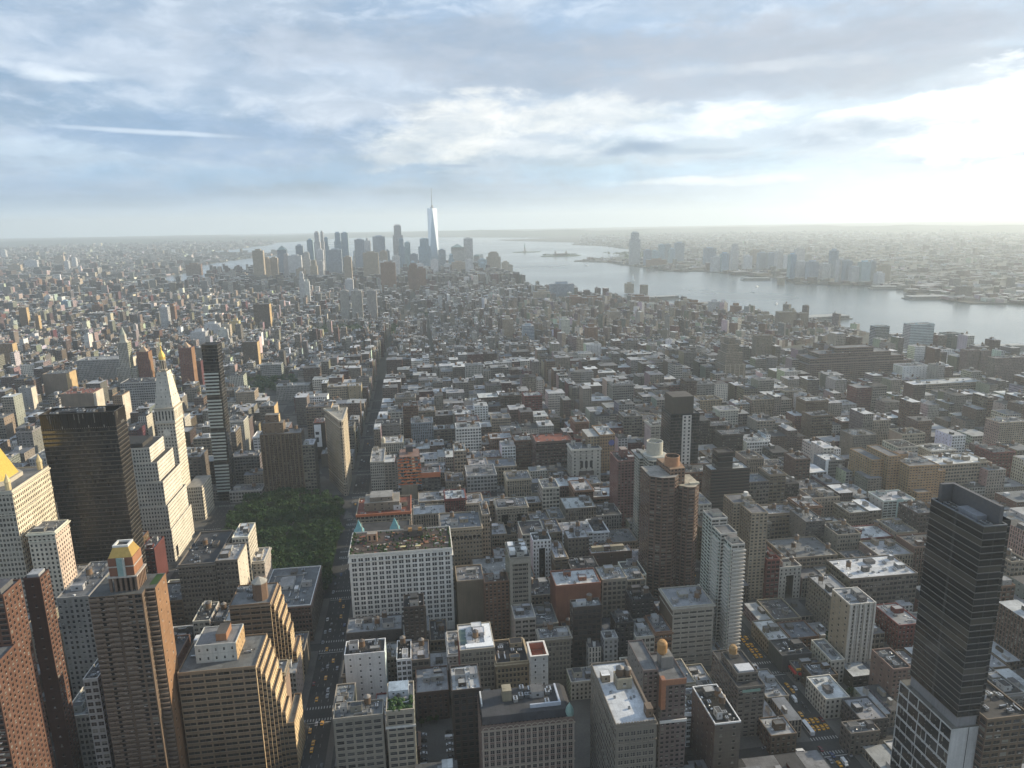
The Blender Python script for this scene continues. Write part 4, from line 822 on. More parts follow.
HEROES = [
('slab', 'apartment_tower', 'dark brown brick slab tower with lit windows on its narrow sunny side', -217.4, -209.0, 386.1, 396.1, 139.3, {'sp': 'slab', 'c': 'dkbrick', 'cs': 'orbrick', 'w': 'apt', 'ws': 'apt', 'wn': 'few'}),  # side brick warmer and lighter than the front, low sun put into its colour
('slabup', 'apartment_tower', 'orange brick tower with stepped top and balconies at the photo edge', -215.1, -201.6, 340.2, 356.2, 153.6, {'sp': 'slab2', 'c': 'orbrick', 'cs': 'orbrick', 'w': 'balc'}),
('nylwing', 'masonry_block', 'cream stone wing with sunlit side below the golden pyramid', -292.8, -273.8, 535, 557, 104.0, {'c': 'cream', 'w': 'punch', 't': 0, 'cor': 1}),
('mad41', 'office_tower', 'very dark bronze glass office slab beside the white stepped block', -307.5, -249.9, 607, 629, 176.7, {'sp': 'mad41', 'c': 'bronze', 'w': 'bronze'}),
('gold', 'apartment_tower', 'tan brick balcony tower crowned by a small golden mansard cap', -176.6, -145.1, 366, 388, 136.4, {'sp': 'gold', 'c': 'tanbrick', 'cs': 'orange', 'w': 'balc', 'ws': 'few'}),
('lg56', 'loft_building', 'long grey stone block behind the gold capped tower', -234.6, -215.3, 447, 497, 94.9, {'c': 'gray', 'w': 'punch', 't': 1, 'rooff': 'dark'}),
('sm83', 'loft_building', 'small pale grid front building squeezed beside the gold capped tower', -189.0, -181.4, 372, 397, 84.0, {'c': 'ltgray', 'w': 'loft', 'hcap': 70}),
('bl178', 'loft_building', 'grey brown loft block with ornate crown left of the bright roofed block', -187.7, -161.1, 527, 587, 73.1, {'c': 'graybrown', 'w': 'pair', 'cor': 1, 'bh': 2, 'roof': 'dark', 't': 1}),
('bl215', 'loft_building', 'grey brown block with white clutter on roof and sunlit side, facing park trees', -160.4, -144.2, 527, 557, 74.3, {'c': 'graybrown', 'cs': 'cream', 'w': 'pair', 'ws': 'few', 'roof': 'ltgray', 'bh': 3}),
('bl247', 'loft_building', 'narrow cream block at the park corner behind the white cluttered roof', -155.7, -143.1, 560, 588, 77.8, {'c': 'cream', 'cs': 'cream', 'w': 'pair', 'ws': 'punch', 'roof': 'white', 'bh': 2}),
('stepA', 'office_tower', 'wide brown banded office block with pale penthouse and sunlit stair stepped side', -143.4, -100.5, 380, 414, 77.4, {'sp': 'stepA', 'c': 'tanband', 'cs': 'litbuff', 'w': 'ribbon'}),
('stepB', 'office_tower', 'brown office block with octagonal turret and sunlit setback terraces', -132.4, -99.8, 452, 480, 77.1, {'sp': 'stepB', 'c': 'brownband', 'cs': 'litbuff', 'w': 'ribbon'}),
('b225', 'masonry_block', 'wide brick block with light rimmed flat grey roof beside the park trees', -133.2, -93.0, 527, 593, 31.7, {'sp': 'b225', 'c': 'redbrown', 'cs': 'graybrown', 'w': 'pair', 'ws': 'pair', 'roof': 'slate', 'cor': 2, 'rim': 1, 'bh': 2}),
('madgreen', 'apartment_tower', 'tall brown apartment slab with vertical ribs facing the park', -191.8, -143.8, 850, 874, 79.4, {'c': 'brown', 'w': 'pierapt', 'sp': 'madgreen'}),
('lowpark1', 'loft_building', 'pale low block with tan end wall at the far edge of the park', -231.3, -193.4, 841.5, 863.5, 13.3, {'c': 'ltgray', 'w': 'loft', 't': 1}),
('lowpark2', 'loft_building', 'grey gridded loft block behind the pale low block near the park', -241.7, -207.3, 905, 930, 36.3, {'c': 'gray', 'w': 'loft', 't': 1, 'bh': 2}),
('onepod', 'loft_building', 'grey street wall block at the foot of the slim glass tower', -260.8, -234.4, 850, 866, 15.0, {'c': 'gray', 'w': 'loft'}),
('b333', 'loft_building', 'grey beige loft block with flat roof on the avenue corner, lowest of the avenue row', -55.6, -28.6, 352, 365.3, 58.2, {'c': 'graybeige', 'w': 'triple', 'roof': 'gray', 'bh': 3, 't': 1, 'rl': 1, 'geo': 1}),
('b386', 'loft_building', 'narrow beige building with a green planted roof terrace', -26.8, -11.4, 352, 377.0, 59.5, {'sp': 'greenroof', 'c': 'beige', 'w': 'triple', 'roof': 'ltgray', 'geo': 1}),
('hwhite', 'loft_building', 'white painted party wall block with a few scattered windows', -58.8, -31.8, 441, 457.3, 39.7, {'c': 'white', 'w': 'few2', 'roof': 'dark', 't': 1, 'bh': 2, 'geo': 1}),
('b345', 'loft_building', 'dark grey brown block with cluttered pale roof behind the white party wall block', -61.9, -21.4, 484, 504.9, 29.7, {'c': 'dkgray', 'w': 'few2', 'roof': 'ltgray', 'bh': 3, 't': 2, 'geo': 1}),
('dk403', 'apartment_tower', 'narrow dark tower with fire balconies in front of the white office block', -18.8, -4.2, 470, 488, 54.6, {'c': 'dkbrown', 'w': 'apt', 'roof': 'black', 'sp': 'fire'}),
('low417', 'loft_building', 'low brown block with pale patched roof behind the parking lot', -11.7, 10.0, 419.1, 446.4, 20.8, {'c': 'redbrown2', 'w': 'punch', 'roof': 'ltgray', 'bh': 3, 'geo': 1}),
('b230', 'office_tower', 'large white grid window office block with planted roof garden and parasols', -61.1, 19.6, 527, 569, 70.9, {'sp': 'b230', 'c': 'whitestone', 'w': 'pairb', 'cor': 1}),
('b220', 'office_tower', 'beige block with red parapet edge behind the roof garden', -61.3, -13.0, 607, 647, 70.3, {'c': 'beige2', 'w': 'loft', 'roof': 'redroof', 'bh': 2, 'sp': 'b220'}),
('bP', 'loft_building', 'pale corner building with dark party wall across from the wedge shaped tower', -64.6, -47.8, 850, 905, 37.1, {'c': 'ltstone', 'cs': 'dkgray', 'w': 'pair', 'ws': 'blank', 'roof': 'ltgray', 'bh': 2}),
('orange', 'office_tower', 'tower under construction wrapped in orange netting on a beige base', -28.5, -2.6, 770, 800, 70.7, {'sp': 'orange', 'c': 'beige2', 'w': 'loft'}),
('obox', 'loft_building', 'dark gridded block with orange safety netting on its roof edge', -2.4, 18.2, 765, 787, 49.3, {'sp': 'obox', 'c': 'dkgray', 'w': 'loft'}),
('arch', 'office_tower', 'beige block with arched top windows and dark rimmed slate roof', 12.4, 49.2, 590, 626.2, 58.4, {'c': 'tanstone', 'w': 'arch', 'roof': 'slate', 'bh': 2, 't': 1, 'cor': 1, 'sp': 'arch'}),
('th482', 'loft_building', 'thin tan building with a water tank beside the arched window block', 50.3, 57.6, 600, 630, 65.5, {'c': 'tan', 'w': 'pair', 't': 1}),
('twin', 'loft_building', 'beige block with two dark light courts cut into its front', 71.2, 102.6, 666.4, 692.0, 43.1, {'sp': 'court2', 'c': 'beige', 'w': 'punch', 'roof': 'gray', 'cor': 1, 't': 1, 'bh': 2}),
('slot533', 'loft_building', 'white fronted block with one dark central light court', 92.6, 108.8, 575, 590.9, 48.8, {'sp': 'court1', 'c': 'white', 'w': 'punch', 'roof': 'dark', 't': 1}),
('slab510', 'office_tower', 'slim grey slab with pale side piers and boxes on its roof', 62.2, 78.6, 500, 528.2, 71.6, {'sp': 'piers', 'c': 'graybeige', 'w': 'ribbon2', 'roof': 'black', 'bh': 4}),
('br485', 'loft_building', 'brown brick tower with a water tank housing beside the slim grey slab', 42.9, 62.1, 505, 518.6, 50.2, {'c': 'brick', 'w': 'apt', 'roof': 'brown', 'bh': 2, 't': 1}),
('bl460', 'loft_building', 'beige building with one large blank party wall behind the white office block', 22.2, 44.0, 521.3, 547.3, 44.1, {'c': 'khaki', 'cs': 'khaki', 'w': 'blank', 'ws': 'blank', 'roof': 'gray'}),
('dk573', 'loft_building', 'dark brown loft block with orange stained pale roof behind it', 101.9, 123.3, 455, 465.8, 51.4, {'c': 'dkbrown', 'w': 'loft', 'roof': 'ltgray', 't': 1, 'geo': 1}),
('or556', 'loft_building', 'block with orange party wall and pale patched roof', 96.6, 132.1, 491.2, 515.6, 49.5, {'c': 'orbrick2', 'w': 'blank', 'ws': 'blank', 'roof': 'white', 'bh': 2}),
('be602', 'loft_building', 'beige big window loft block with grey roof beside its lower twin', 135.3, 155.6, 500, 521.0, 46.7, {'c': 'beige', 'w': 'loft', 'roof': 'ltgray', 'bh': 2, 'geo': 1}),
('be628', 'loft_building', 'lower beige loft block attached beside the taller beige one', 155.9, 170.3, 500, 520.1, 44.7, {'c': 'beige2', 'w': 'loft', 'roof': 'ltgray', 'bh': 1}),
('b568', 'loft_building', 'grey brown block with regular small windows and white roof', 125.2, 144.4, 580, 597.6, 45.9, {'c': 'graybrown', 'w': 'punch', 'roof': 'white', 't': 1}),
('lw590', 'loft_building', 'low red brick building with long beige bulkhead on its roof', 143.3, 180.8, 568.0, 579.6, 35.4, {'c': 'redbrown2', 'w': 'few', 'roof': 'ltgray', 'sp': 'longbulk'}),
('lw562', 'loft_building', 'dark roofed low block with grey mechanical boxes', 120.5, 144.8, 542.1, 566.1, 33.9, {'c': 'dkgray', 'w': 'punch', 'roof': 'dark', 'bh': 4}),
('dk630', 'loft_building', 'near black block in front of the twisted brick tower', 150.5, 167.6, 470, 488.0, 44.5, {'c': 'black', 'w': 'punch', 'roof': 'black', 'bh': 2, 't': 1}),
('dk616', 'loft_building', 'lower dark block with pale roof hatches before the near black block', 133.1, 146.6, 452, 467.1, 38.1, {'c': 'black', 'w': 'punch', 'roof': 'black', 'bh': 2}),
('gr604', 'loft_building', 'narrow grey stepped block with cluttered white roof', 122.4, 132.7, 444.9, 454.6, 30.9, {'c': 'ltgray', 'w': 'punch', 'roof': 'ltgray', 'bh': 3}),
('redwh', 'loft_building', 'beige block with red brick side and bright white roof deck', 17.9, 40.6, 412, 442.5, 54.1, {'c': 'beige', 'cs': 'red', 'w': 'pair', 'ws': 'blank', 'roof': 'white', 'bh': 2, 't': 1, 'sp': 'whitedeck', 'geo': 2}),
('yel495', 'loft_building', 'yellowish brick block with black roof and small billboard box', 40.8, 62.2, 408, 434.4, 44.5, {'c': 'yellowst', 'w': 'pair', 'roof': 'black', 'bh': 2, 'cor': 1, 'geo': 1}),
('wh529', 'loft_building', 'white tower block with open red lit roof court', 62.4, 73.4, 400, 415.8, 53.3, {'sp': 'whcourt', 'c': 'white', 'w': 'few2'}),
('dk452', 'loft_building', 'dark loft block with white mechanical gear crowding its roof', 10.6, 27.8, 372, 396.3, 54.0, {'c': 'dkbrown', 'w': 'loft', 'roof': 'white', 'bh': 5, 'geo': 1}),
('be540', 'loft_building', 'beige block with bracketed cornice and cluttered grey roof', 75.1, 97.2, 440, 453.0, 39.0, {'c': 'graybeige', 'w': 'pair', 'cor': 1, 'roof': 'gray', 'bh': 3, 't': 1, 'geo': 2}),
('low571', 'loft_building', 'low pale block with broad grey roof near the dark brown loft', 93.8, 117.8, 424.1, 439.6, 13.4, {'c': 'ltstone', 'w': 'punch', 'roof': 'ltgray', 'bh': 3}),
('hotel', 'masonry_block', 'ornate brick hotel with black mansard roof and green copper corner turret', 24.1, 74.0, 326, 352.2, 65.6, {'sp': 'hotel', 'c': 'hotel', 'w': 'hotelw'}),
('wroof', 'loft_building', 'beige corner block with broad white roof, two water tanks and little sheds', 86.3, 106.8, 290, 340, 85.6, {'sp': 'wroof', 'c': 'graybeige2', 'w': 'pair', 'roof': 'white', 'cor': 1}),
('tank645', 'apartment_tower', 'slim grey and brick tower carrying one big orange water tank', 127.4, 141.5, 340, 366, 70.6, {'sp': 'tank645', 'c': 'redgray', 'cs': 'gray', 'w': 'apt', 'ws': 'few'}),
('f656', 'office_tower', 'pale office block with dark ribbon windows and two brown roof tanks', 173.8, 204.9, 447, 475, 49.9, {'c': 'graystone', 'cs': 'brown', 'w': 'ribtrip', 'ws': 'blank', 'roof': 'ltgray', 't': 2, 'bh': 2, 'cor': 1, 'sp': 'colbase', 'geo': 1}),
('g704', 'apartment_tower', 'white balcony apartment tower stepping down towards the avenue', 215.8, 225.9, 447, 491, 95.6, {'sp': 'g704', 'c': 'whitewarm', 'w': 'balc2'}),
('h730', 'apartment_tower', 'beige brick apartment tower behind the white balcony tower', 272.5, 287.2, 530.9, 570.9, 79.9, {'c': 'tanst', 'cs': 'tanst2', 'w': 'apt', 'ws': 'apt', 'bh': 2, 'roof': 'gray', 'sp': 'h730'}),
('i703', 'apartment_tower', 'dark brown slab tower with a black box on its roof', 285.0, 326.3, 644.8, 664.8, 76.7, {'c': 'dkbrown', 'cs': 'brown', 'w': 'ribdark', 'ws': 'apt', 'sp': 'i703', 'roof': 'white'}),
('twist', 'apartment_tower', 'faceted brown brick tower with round drum on its roof', 183.1, 225.9, 527, 557, 112.9, {'sp': 'twist', 'c': 'brickbr', 'w': 'balc'}),
('cyl', 'apartment_tower', 'glass apartment tower topped by a pale round drum', 204.9, 224.7, 596.5, 630.5, 108.3, {'sp': 'cyl', 'c': 'greenglass', 'w': 'glass'}),
('white668', 'apartment_tower', 'black glass tower with a white window column and brown flat crown', 290.4, 312.0, 760, 792, 103.6, {'sp': 'dkwhite', 'c': 'blackglass', 'w': 'glass'}),
('pink', 'apartment_tower', 'pinkish red brick apartment block with pale rimmed roof', 192.6, 213.2, 657.2, 687.2, 87.9, {'c': 'pinkbrick', 'w': 'apt', 'ws': 'apt', 'roof': 'dark', 'bh': 2, 'sp': 'pink'}),
('tan588', 'office_tower', 'tan block with blue roundel on its blank upper side', 205.6, 223.6, 777.3, 817.3, 78.1, {'c': 'tanbr', 'cs': 'tanbr2', 'w': 'punch', 'ws': 'ribbon', 'roof': 'white', 'sp': 'tan588'}),
('orn571', 'office_tower', 'ornate grey stone block with tall arched top windows', 170.3, 204.5, 768.1, 794.1, 65.6, {'sp': 'orn', 'c': 'ltstone', 'w': 'pier', 'cor': 1, 't': 1, 'bh': 2}),
('brn532', 'loft_building', 'wide brown loft block with red roof near the ornate grey block', 137.5, 183.6, 822.7, 856.7, 59.2, {'c': 'redbrown2', 'w': 'loft', 'roof': 'redroof', 'cor': 1}),
('wh460', 'loft_building', 'tall white grid block with small roof boxes', 44.2, 76.7, 892.3, 917.3, 61.8, {'c': 'whitestone', 'w': 'loft', 'roof': 'ltgray', 'bh': 3, 't': 1}),
('tan454', 'loft_building', 'tan block with square windows in front of the tall white grid block', 36.5, 50.7, 804.1, 832.1, 60.2, {'c': 'tanst', 'cs': 'red', 'w': 'loft', 'roof': 'white', 't': 1, 'bh': 2}),
('blue411', 'loft_building', 'pale loft block with tall piers and blue grey top floors', -14.3, 16.1, 962.5, 990.5, 51.9, {'c': 'bluegray', 'w': 'pier', 'roof': 'gray', 'bh': 2, 't': 1}),
('dome380', 'loft_building', 'pale building with small corner dome beside the long avenue', -54.3, -25.4, 922.4, 952.4, 37.8, {'c': 'ltstone', 'w': 'pier', 'roof': 'white', 'sp': 'dome', 'bh': 1, 't': 1}),
('lt430', 'loft_building', 'long pale block with curved skylight roof in the middle of the old lofts', 47.5, 81.2, 752.0, 788.0, 47.2, {'c': 'ltgray', 'w': 'loft', 'roof': 'gray', 'bh': 4}),
('br738', 'apartment_tower', 'stepped grey brown apartment block with a golden water tank beside the avenue', 189.2, 207.2, 372, 412, 35.9, {'sp': 'br738', 'c': 'graybrown2', 'w': 'apt2', 'roof': 'dark'}),
('bl700', 'loft_building', 'block with pale parapet and two round tanks at the lower photo edge', 157.9, 173.5, 335, 369, 42.4, {'c': 'brownst', 'w': 'few2', 'roof': 'black', 't': 2, 'bh': 2, 'rim': 1}),
('lowA', 'loft_building', 'low grey roofed shop row along the taxi avenue, first from the tank block', 218.5, 234.0, 388.6, 418.6, 12.9, {'c': 'graybeige2', 'w': 'punch', 'roof': 'ltgray'}),
('lowB', 'loft_building', 'low shop row with white roof deck beside the taxi avenue', 204.1, 221.0, 355.1, 371.6, 12.7, {'c': 'brown', 'w': 'punch', 'roof': 'ltgray'}),
('redaw', 'loft_building', 'low corner store with red awnings and grey roof across the crosswalk', 256.9, 278.2, 419.1, 430.4, 8.4, {'c': 'graybeige2', 'w': 'punch', 'roof': 'slate', 'sp': 'redaw'}),
('dkw', 'loft_building', 'dark blank walled low block behind the red awning store', 251.5, 274.6, 430.8, 450.8, 13.2, {'c': 'dkgray', 'w': 'blank', 'roof': 'dark'}),
('whst', 'loft_building', 'low block with white stair house on its pale roof', 251.9, 268.8, 451.2, 479.2, 12.0, {'c': 'graybeige2', 'w': 'punch', 'roof': 'white', 'bh': 2}),
('tw818', 'loft_building', 'pair of small pale row buildings beside the red awning store', 278.5, 289.0, 413.2, 439.2, 17.5, {'c': 'ltstone', 'w': 'punch', 'roof': 'ltgray'}),
('wh816', 'loft_building', 'white roofed low building with painted side wall by the taxi avenue', 254.7, 271.6, 379.5, 403.5, 14.5, {'c': 'ltstone', 'w': 'punch', 'roof': 'white', 'bh': 1}),
('gr850', 'loft_building', 'grey roofed brown row building at the taxi avenue, lower of two', 251.3, 270.5, 346.6, 357.2, 14.9, {'c': 'brownst', 'w': 'punch', 'roof': 'gray', 'bh': 2}),
('sl865', 'loft_building', 'small dark row building with pale roof beside the brown tower', 265.7, 283.8, 357.6, 379.1, 13.8, {'c': 'dkgray', 'w': 'punch', 'roof': 'ltgray'}),
('br870', 'apartment_tower', 'pinkish brown blank sided apartment block beside the black glass tower', 301.1, 314.5, 380.1, 402.8, 30.8, {'c': 'pinkbr', 'cs': 'pinkbr', 'w': 'apt', 'ws': 'few2', 'roof': 'dark', 'bh': 1}),
('redst', 'loft_building', 'red brick fronted block with white end piers and dark windows', 299.2, 319.2, 527, 543.0, 29.2, {'c': 'whitewarm', 'cs': 'red', 'w': 'court1w', 'ws': 'blank', 'roof': 'dark', 't': 2, 'bh': 2, 'sp': 'court1'}),
('dk804', 'loft_building', 'dark grey warehouse block with slanting sunlight on its side wall', 306.5, 326.3, 459.7, 495.7, 37.4, {'c': 'dkgray', 'cs': 'graybeige2', 'w': 'few', 'ws': 'punch', 'roof': 'ltgray', 't': 1}),
('col840', 'apartment_tower', 'beige apartment tower with white ribbed front and lit side wall', 292.3, 312.0, 418.4, 440.4, 57.2, {'c': 'whitewarm', 'cs': 'tanst', 'w': 'pierapt', 'ws': 'few2', 'roof': 'ltgray', 'bh': 2, 'sp': 'col840'}),
('wide850', 'loft_building', 'long grey block with wide white roof behind the beige ribbed tower', 339.8, 400.1, 489.6, 523.6, 35.0, {'c': 'graybrown', 'w': 'loft', 'roof': 'white', 't': 1, 'bh': 4}),
('bei785', 'loft_building', 'long beige block with twin roof tanks and dark roof deck', 314.8, 363.2, 543.4, 582.3, 28.4, {'c': 'khaki2', 'w': 'loft', 'roof': 'gray', 't': 3, 'bh': 3}),
('red890', 'loft_building', 'dark red brick low block with torn white roof', 349.7, 368.6, 440.8, 470.8, 21.9, {'c': 'red', 'w': 'punch', 'roof': 'ltgray'}),
('black', 'office_tower', 'black glass tower on a white gridded base at the avenue', 265.7, 278.2, 286, 322.2, 177.5, {'sp': 'black', 'c': 'blackglass', 'w': 'glass'}),
('brn990', 'loft_building', 'brown block with roof ducts tucked behind the black glass tower', 278.5, 302.8, 281.1, 315.1, 72.2, {'c': 'brown', 'w': 'triple', 'roof': 'dark', 'bh': 2}),
('slab795', 'apartment_tower', 'dark grey brick slab tower with a tall brown water tank', 353.8, 373.0, 582.7, 612.7, 43.3, {'c': 'dkgray', 'cs': 'graybeige2', 'w': 'apt', 'ws': 'few2', 't': 2, 'bh': 1}),
('wg871', 'apartment_tower', 'white and pale green apartment block before the orange brick complex', 456.6, 490.8, 616.7, 642.7, 42.8, {'c': 'greenwh', 'cs': 'whitewarm', 'w': 'balc2', 'ws': 'few2', 'roof': 'ltgray', 'bh': 2, 'sp': 'strip'}),
('og880', 'apartment_tower', 'orange brown stepped brick complex with terraces', 522.9, 557.6, 670.7, 716.7, 56.9, {'sp': 'og', 'c': 'orangetan', 'w': 'apt'}),
('ogwing', 'office_tower', 'long tan wing with white roof gear attached behind the orange complex', 583.1, 645.9, 699.9, 733.9, 44.4, {'c': 'tanst', 'w': 'loft', 'roof': 'white', 'bh': 6, 't': 1}),
('strip817', 'apartment_tower', 'grey block with one bright white vertical strip', 468.8, 492.7, 740.8, 766.8, 42.5, {'c': 'gray', 'cs': 'bluegray', 'w': 'ribbon2', 'ws': 'few2', 'roof': 'white', 'sp': 'strip2'}),
('blue838', 'loft_building', 'pale block with blue painted lower wall', 490.8, 507.0, 723.5, 740.4, 27.1, {'c': 'ltgray', 'w': 'few2', 'roof': 'ltgray', 'bh': 2}),
('bei852', 'apartment_tower', 'weathered beige apartment slab with shallow ribs', 551.6, 585.1, 817.2, 845.2, 45.7, {'c': 'graybeige2', 'w': 'pierapt', 'ws': 'few2', 'roof': 'gray', 'bh': 2}),
('wh746', 'loft_building', 'white concrete loft block with big grid windows', 417.6, 449.1, 837.8, 869.8, 38.4, {'c': 'whitestone', 'w': 'loft', 'ws': 'few2', 'roof': 'ltgray', 'bh': 4, 't': 1}),
('be752', 'office_tower', 'pale beige block with tall close piers behind the white concrete loft', 508.5, 544.5, 1012.2, 1042.2, 46.7, {'c': 'tanst', 'w': 'pier', 'roof': 'gray', 'bh': 2}),
('bei702', 'loft_building', 'yellowish block with dark piers near the black glass tower', 438.5, 473.3, 1042.3, 1072.3, 41.9, {'c': 'yellowst', 'w': 'pier', 'roof': 'dark', 'bh': 2}),
('deco', 'apartment_tower', 'tall stepped beige tower with slim top, highest in the middle distance', 557.4, 599.9, 1226.4, 1266.4, 92.1, {'sp': 'deco', 'c': 'tanst', 'w': 'pierapt'}),
('slab757', 'apartment_tower', 'plain beige slab tower beside the tall stepped one', 719.0, 755.3, 1426.5, 1446.5, 74.3, {'c': 'tanst2', 'w': 'apt'}),
('brick111', 'office_tower', 'enormous brown brick block filling its street near the river', 739.5, 956.4, 1257.0, 1317.0, 61.5, {'sp': 'big111', 'c': 'brickbr2', 'w': 'ribbon'}),
('wh903', 'loft_building', 'white patterned box building near the wide brown block', 914.0, 968.2, 1221.4, 1249.4, 39.8, {'c': 'white', 'w': 'few2', 'roof': 'gray', 'bh': 2}),
('slab965', 'apartment_tower', 'brick slab with white end walls by the river', 1059.3, 1087.1, 1238.6, 1254.6, 62.4, {'c': 'brickgray', 'w': 'apt'}),
('slab980', 'apartment_tower', 'second brick slab with white end walls by the river', 1092.8, 1114.6, 1242.2, 1258.2, 59.6, {'c': 'brickgray', 'w': 'apt'}),
('slab994', 'apartment_tower', 'wide brick slab at the photo edge by the river', 1038.3, 1106.9, 1143.6, 1161.6, 65.4, {'c': 'brickgray', 'w': 'apt'}),
('bei1000', 'apartment_tower', 'beige apartment slab with dark windows at the photo edge', 740.4, 783.3, 795.0, 819.0, 58.8, {'c': 'tanst', 'w': 'apt', 'ws': 'punch', 'roof': 'gray', 'bh': 2}),
('tanb960', 'office_tower', 'tan low block with ribbon windows near the photo edge', 891.8, 1011.3, 1130.3, 1170.3, 26.4, {'c': 'tanst', 'w': 'loft', 'roof': 'white', 'bh': 2}),
('wht911', 'office_tower', 'white and green glass twin slab by the river', 1128.5, 1188.3, 1496.0, 1522.0, 74.4, {'c': 'whiteglass', 'w': 'ribbon2'}),
('dome945', 'office_tower', 'dark rounded glass building by the river', 1221.7, 1260.3, 1495.3, 1521.3, 49.3, {'c': 'dkglass', 'w': 'glass'}),
('wht875', 'office_tower', 'pale faceted glass building close to the river', 1133.5, 1170.6, 1628.2, 1652.2, 51.1, {'c': 'whiteglass', 'w': 'glass'}),
('tan768', 'apartment_tower', 'sunlit tan block above the riverside roofs, larger of a pair', 1024.6, 1075.9, 1903.7, 1929.7, 55.6, {'c': 'tanst', 'w': 'apt'}),
('tan798', 'apartment_tower', 'sunlit tan block above the riverside roofs, smaller of a pair', 1083.3, 1113.6, 1905.1, 1927.1, 50.9, {'c': 'tanst2', 'w': 'apt'}),
('ny77', 'office_tower', 'long pale office block with ribbed front and sunlit end', -674.2, -573.0, 1498.8, 1538.8, 65.9, {'c': 'ltgray', 'cs': 'cream', 'w': 'pier', 'ws': 'blank', 'roof': 'ltgray', 'bh': 3}),
('coned', 'office_tower', 'pale stone tower with pointed lantern top', -559.2, -541.5, 1413.0, 1431.0, 111.7, {'sp': 'coned', 'c': 'ltstone', 'w': 'pier'}),
('zeck1', 'apartment_tower', 'red brick tower with small pyramid roof, just left of the golden lantern', -531.8, -510.0, 1423.0, 1443.0, 90.5, {'c': 'redbrick', 'cs': 'orange', 'w': 'apt', 'ws': 'blank', 'sp': 'pyrtop'}),
('zeck2', 'apartment_tower', 'red brick tower with small pyramid roof, between golden lantern and slim glass tower', -454.5, -430.6, 1420.8, 1442.8, 95.5, {'c': 'redbrick', 'cs': 'orange', 'w': 'apt', 'ws': 'blank', 'sp': 'pyrtop'}),
('tan45', 'loft_building', 'broad tan block with yellow sunlit end and roof temple', -690.3, -648.9, 1396.4, 1436.4, 60.0, {'c': 'tanbr2', 'cs': 'litgold', 'w': 'blank', 'ws': 'blank', 'roof': 'gray', 'bh': 1}),
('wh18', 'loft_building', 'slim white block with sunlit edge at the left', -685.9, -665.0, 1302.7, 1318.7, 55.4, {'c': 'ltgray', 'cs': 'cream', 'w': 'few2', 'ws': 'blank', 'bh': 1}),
('gram0', 'apartment_tower', 'tan apartment block with twin chimneys at the photo edge', -978.4, -935.3, 1784.1, 1804.1, 62.3, {'c': 'tanbr', 'cs': 'litgold', 'w': 'apt', 'ws': 'few'}),
('tow18', 'apartment_tower', 'sunlit tan brick tower cluster, tallest of three', -1293.4, -1269.2, 2537.9, 2553.9, 69.6, {'c': 'tanbr', 'cs': 'litgold', 'w': 'apt', 'ws': 'few'}),
('tow34', 'apartment_tower', 'sunlit tan brick tower cluster, shortest of three', -1170.1, -1158.7, 2377.7, 2391.7, 59.8, {'c': 'tanbr', 'cs': 'litgold', 'w': 'apt', 'ws': 'few'}),
('wide118', 'office_tower', 'wide pale terrace block with dark roof behind the white stepped block', -497.0, -436.5, 1244.7, 1284.7, 68.3, {'c': 'ltgray', 'w': 'loft', 'roof': 'dark', 'bh': 3}),
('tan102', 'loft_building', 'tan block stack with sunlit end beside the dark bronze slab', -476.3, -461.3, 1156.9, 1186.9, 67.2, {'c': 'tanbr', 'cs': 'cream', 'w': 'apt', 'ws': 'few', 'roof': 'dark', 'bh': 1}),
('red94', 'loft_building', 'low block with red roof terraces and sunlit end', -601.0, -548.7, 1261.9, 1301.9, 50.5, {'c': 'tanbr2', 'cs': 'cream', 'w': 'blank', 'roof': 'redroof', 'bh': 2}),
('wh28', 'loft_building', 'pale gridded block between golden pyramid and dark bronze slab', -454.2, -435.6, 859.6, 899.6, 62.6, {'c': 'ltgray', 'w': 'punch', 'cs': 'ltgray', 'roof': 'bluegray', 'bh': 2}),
('park190', 'apartment_tower', 'brown slab tower with lit edge above the square trees', -396.3, -363.2, 1675.6, 1699.6, 62.5, {'c': 'brown', 'cs': 'litgold', 'w': 'apt', 'ws': 'few'}),
('br253', 'apartment_tower', 'broad brown tower with bright sunlit end beyond the square', -502.8, -454.4, 2313.9, 2343.9, 80.8, {'c': 'brown', 'cs': 'litgold', 'w': 'apt', 'ws': 'few'}),
('wh281', 'loft_building', 'pale low block with grid windows beyond the square', -337.9, -294.0, 1565.2, 1591.2, 29.2, {'c': 'ltgray', 'w': 'loft', 'roof': 'ltgray', 'bh': 2}),
('w276', 'loft_building', 'ribbed white block at the edge of the square trees', -266.0, -205.9, 1348.4, 1372.4, 28.5, {'c': 'ltgray', 'w': 'pier', 'roof': 'ltgray', 'bh': 2}),
('t283', 'loft_building', 'brown block with sunlit side and roof huts behind the ribbed apartment slab', -238.7, -216.9, 1072.1, 1102.1, 59.0, {'c': 'graybrown', 'cs': 'litgold', 'w': 'loft', 'ws': 'blank', 'roof': 'ltgray', 'bh': 3}),
('t308', 'loft_building', 'tan block with sunlit tower corner left of the wedge shaped tower', -172.8, -135.4, 1083.6, 1111.6, 51.4, {'c': 'tanbr2', 'cs': 'litgold', 'w': 'loft', 'ws': 'few', 'roof': 'gray', 'bh': 2}),
('t325', 'loft_building', 'beige loft block with lit edge along the long avenue', -160.0, -125.8, 1244.6, 1270.6, 46.0, {'c': 'tanst', 'w': 'loft', 'roof': 'ltgray', 'bh': 2}),
('t348', 'loft_building', 'yellow beige block at the avenue corner beyond the wedge tower', -124.2, -101.8, 1244.9, 1270.9, 45.4, {'c': 'yellowst', 'w': 'few2', 'roof': 'ltgray', 'bh': 1}),
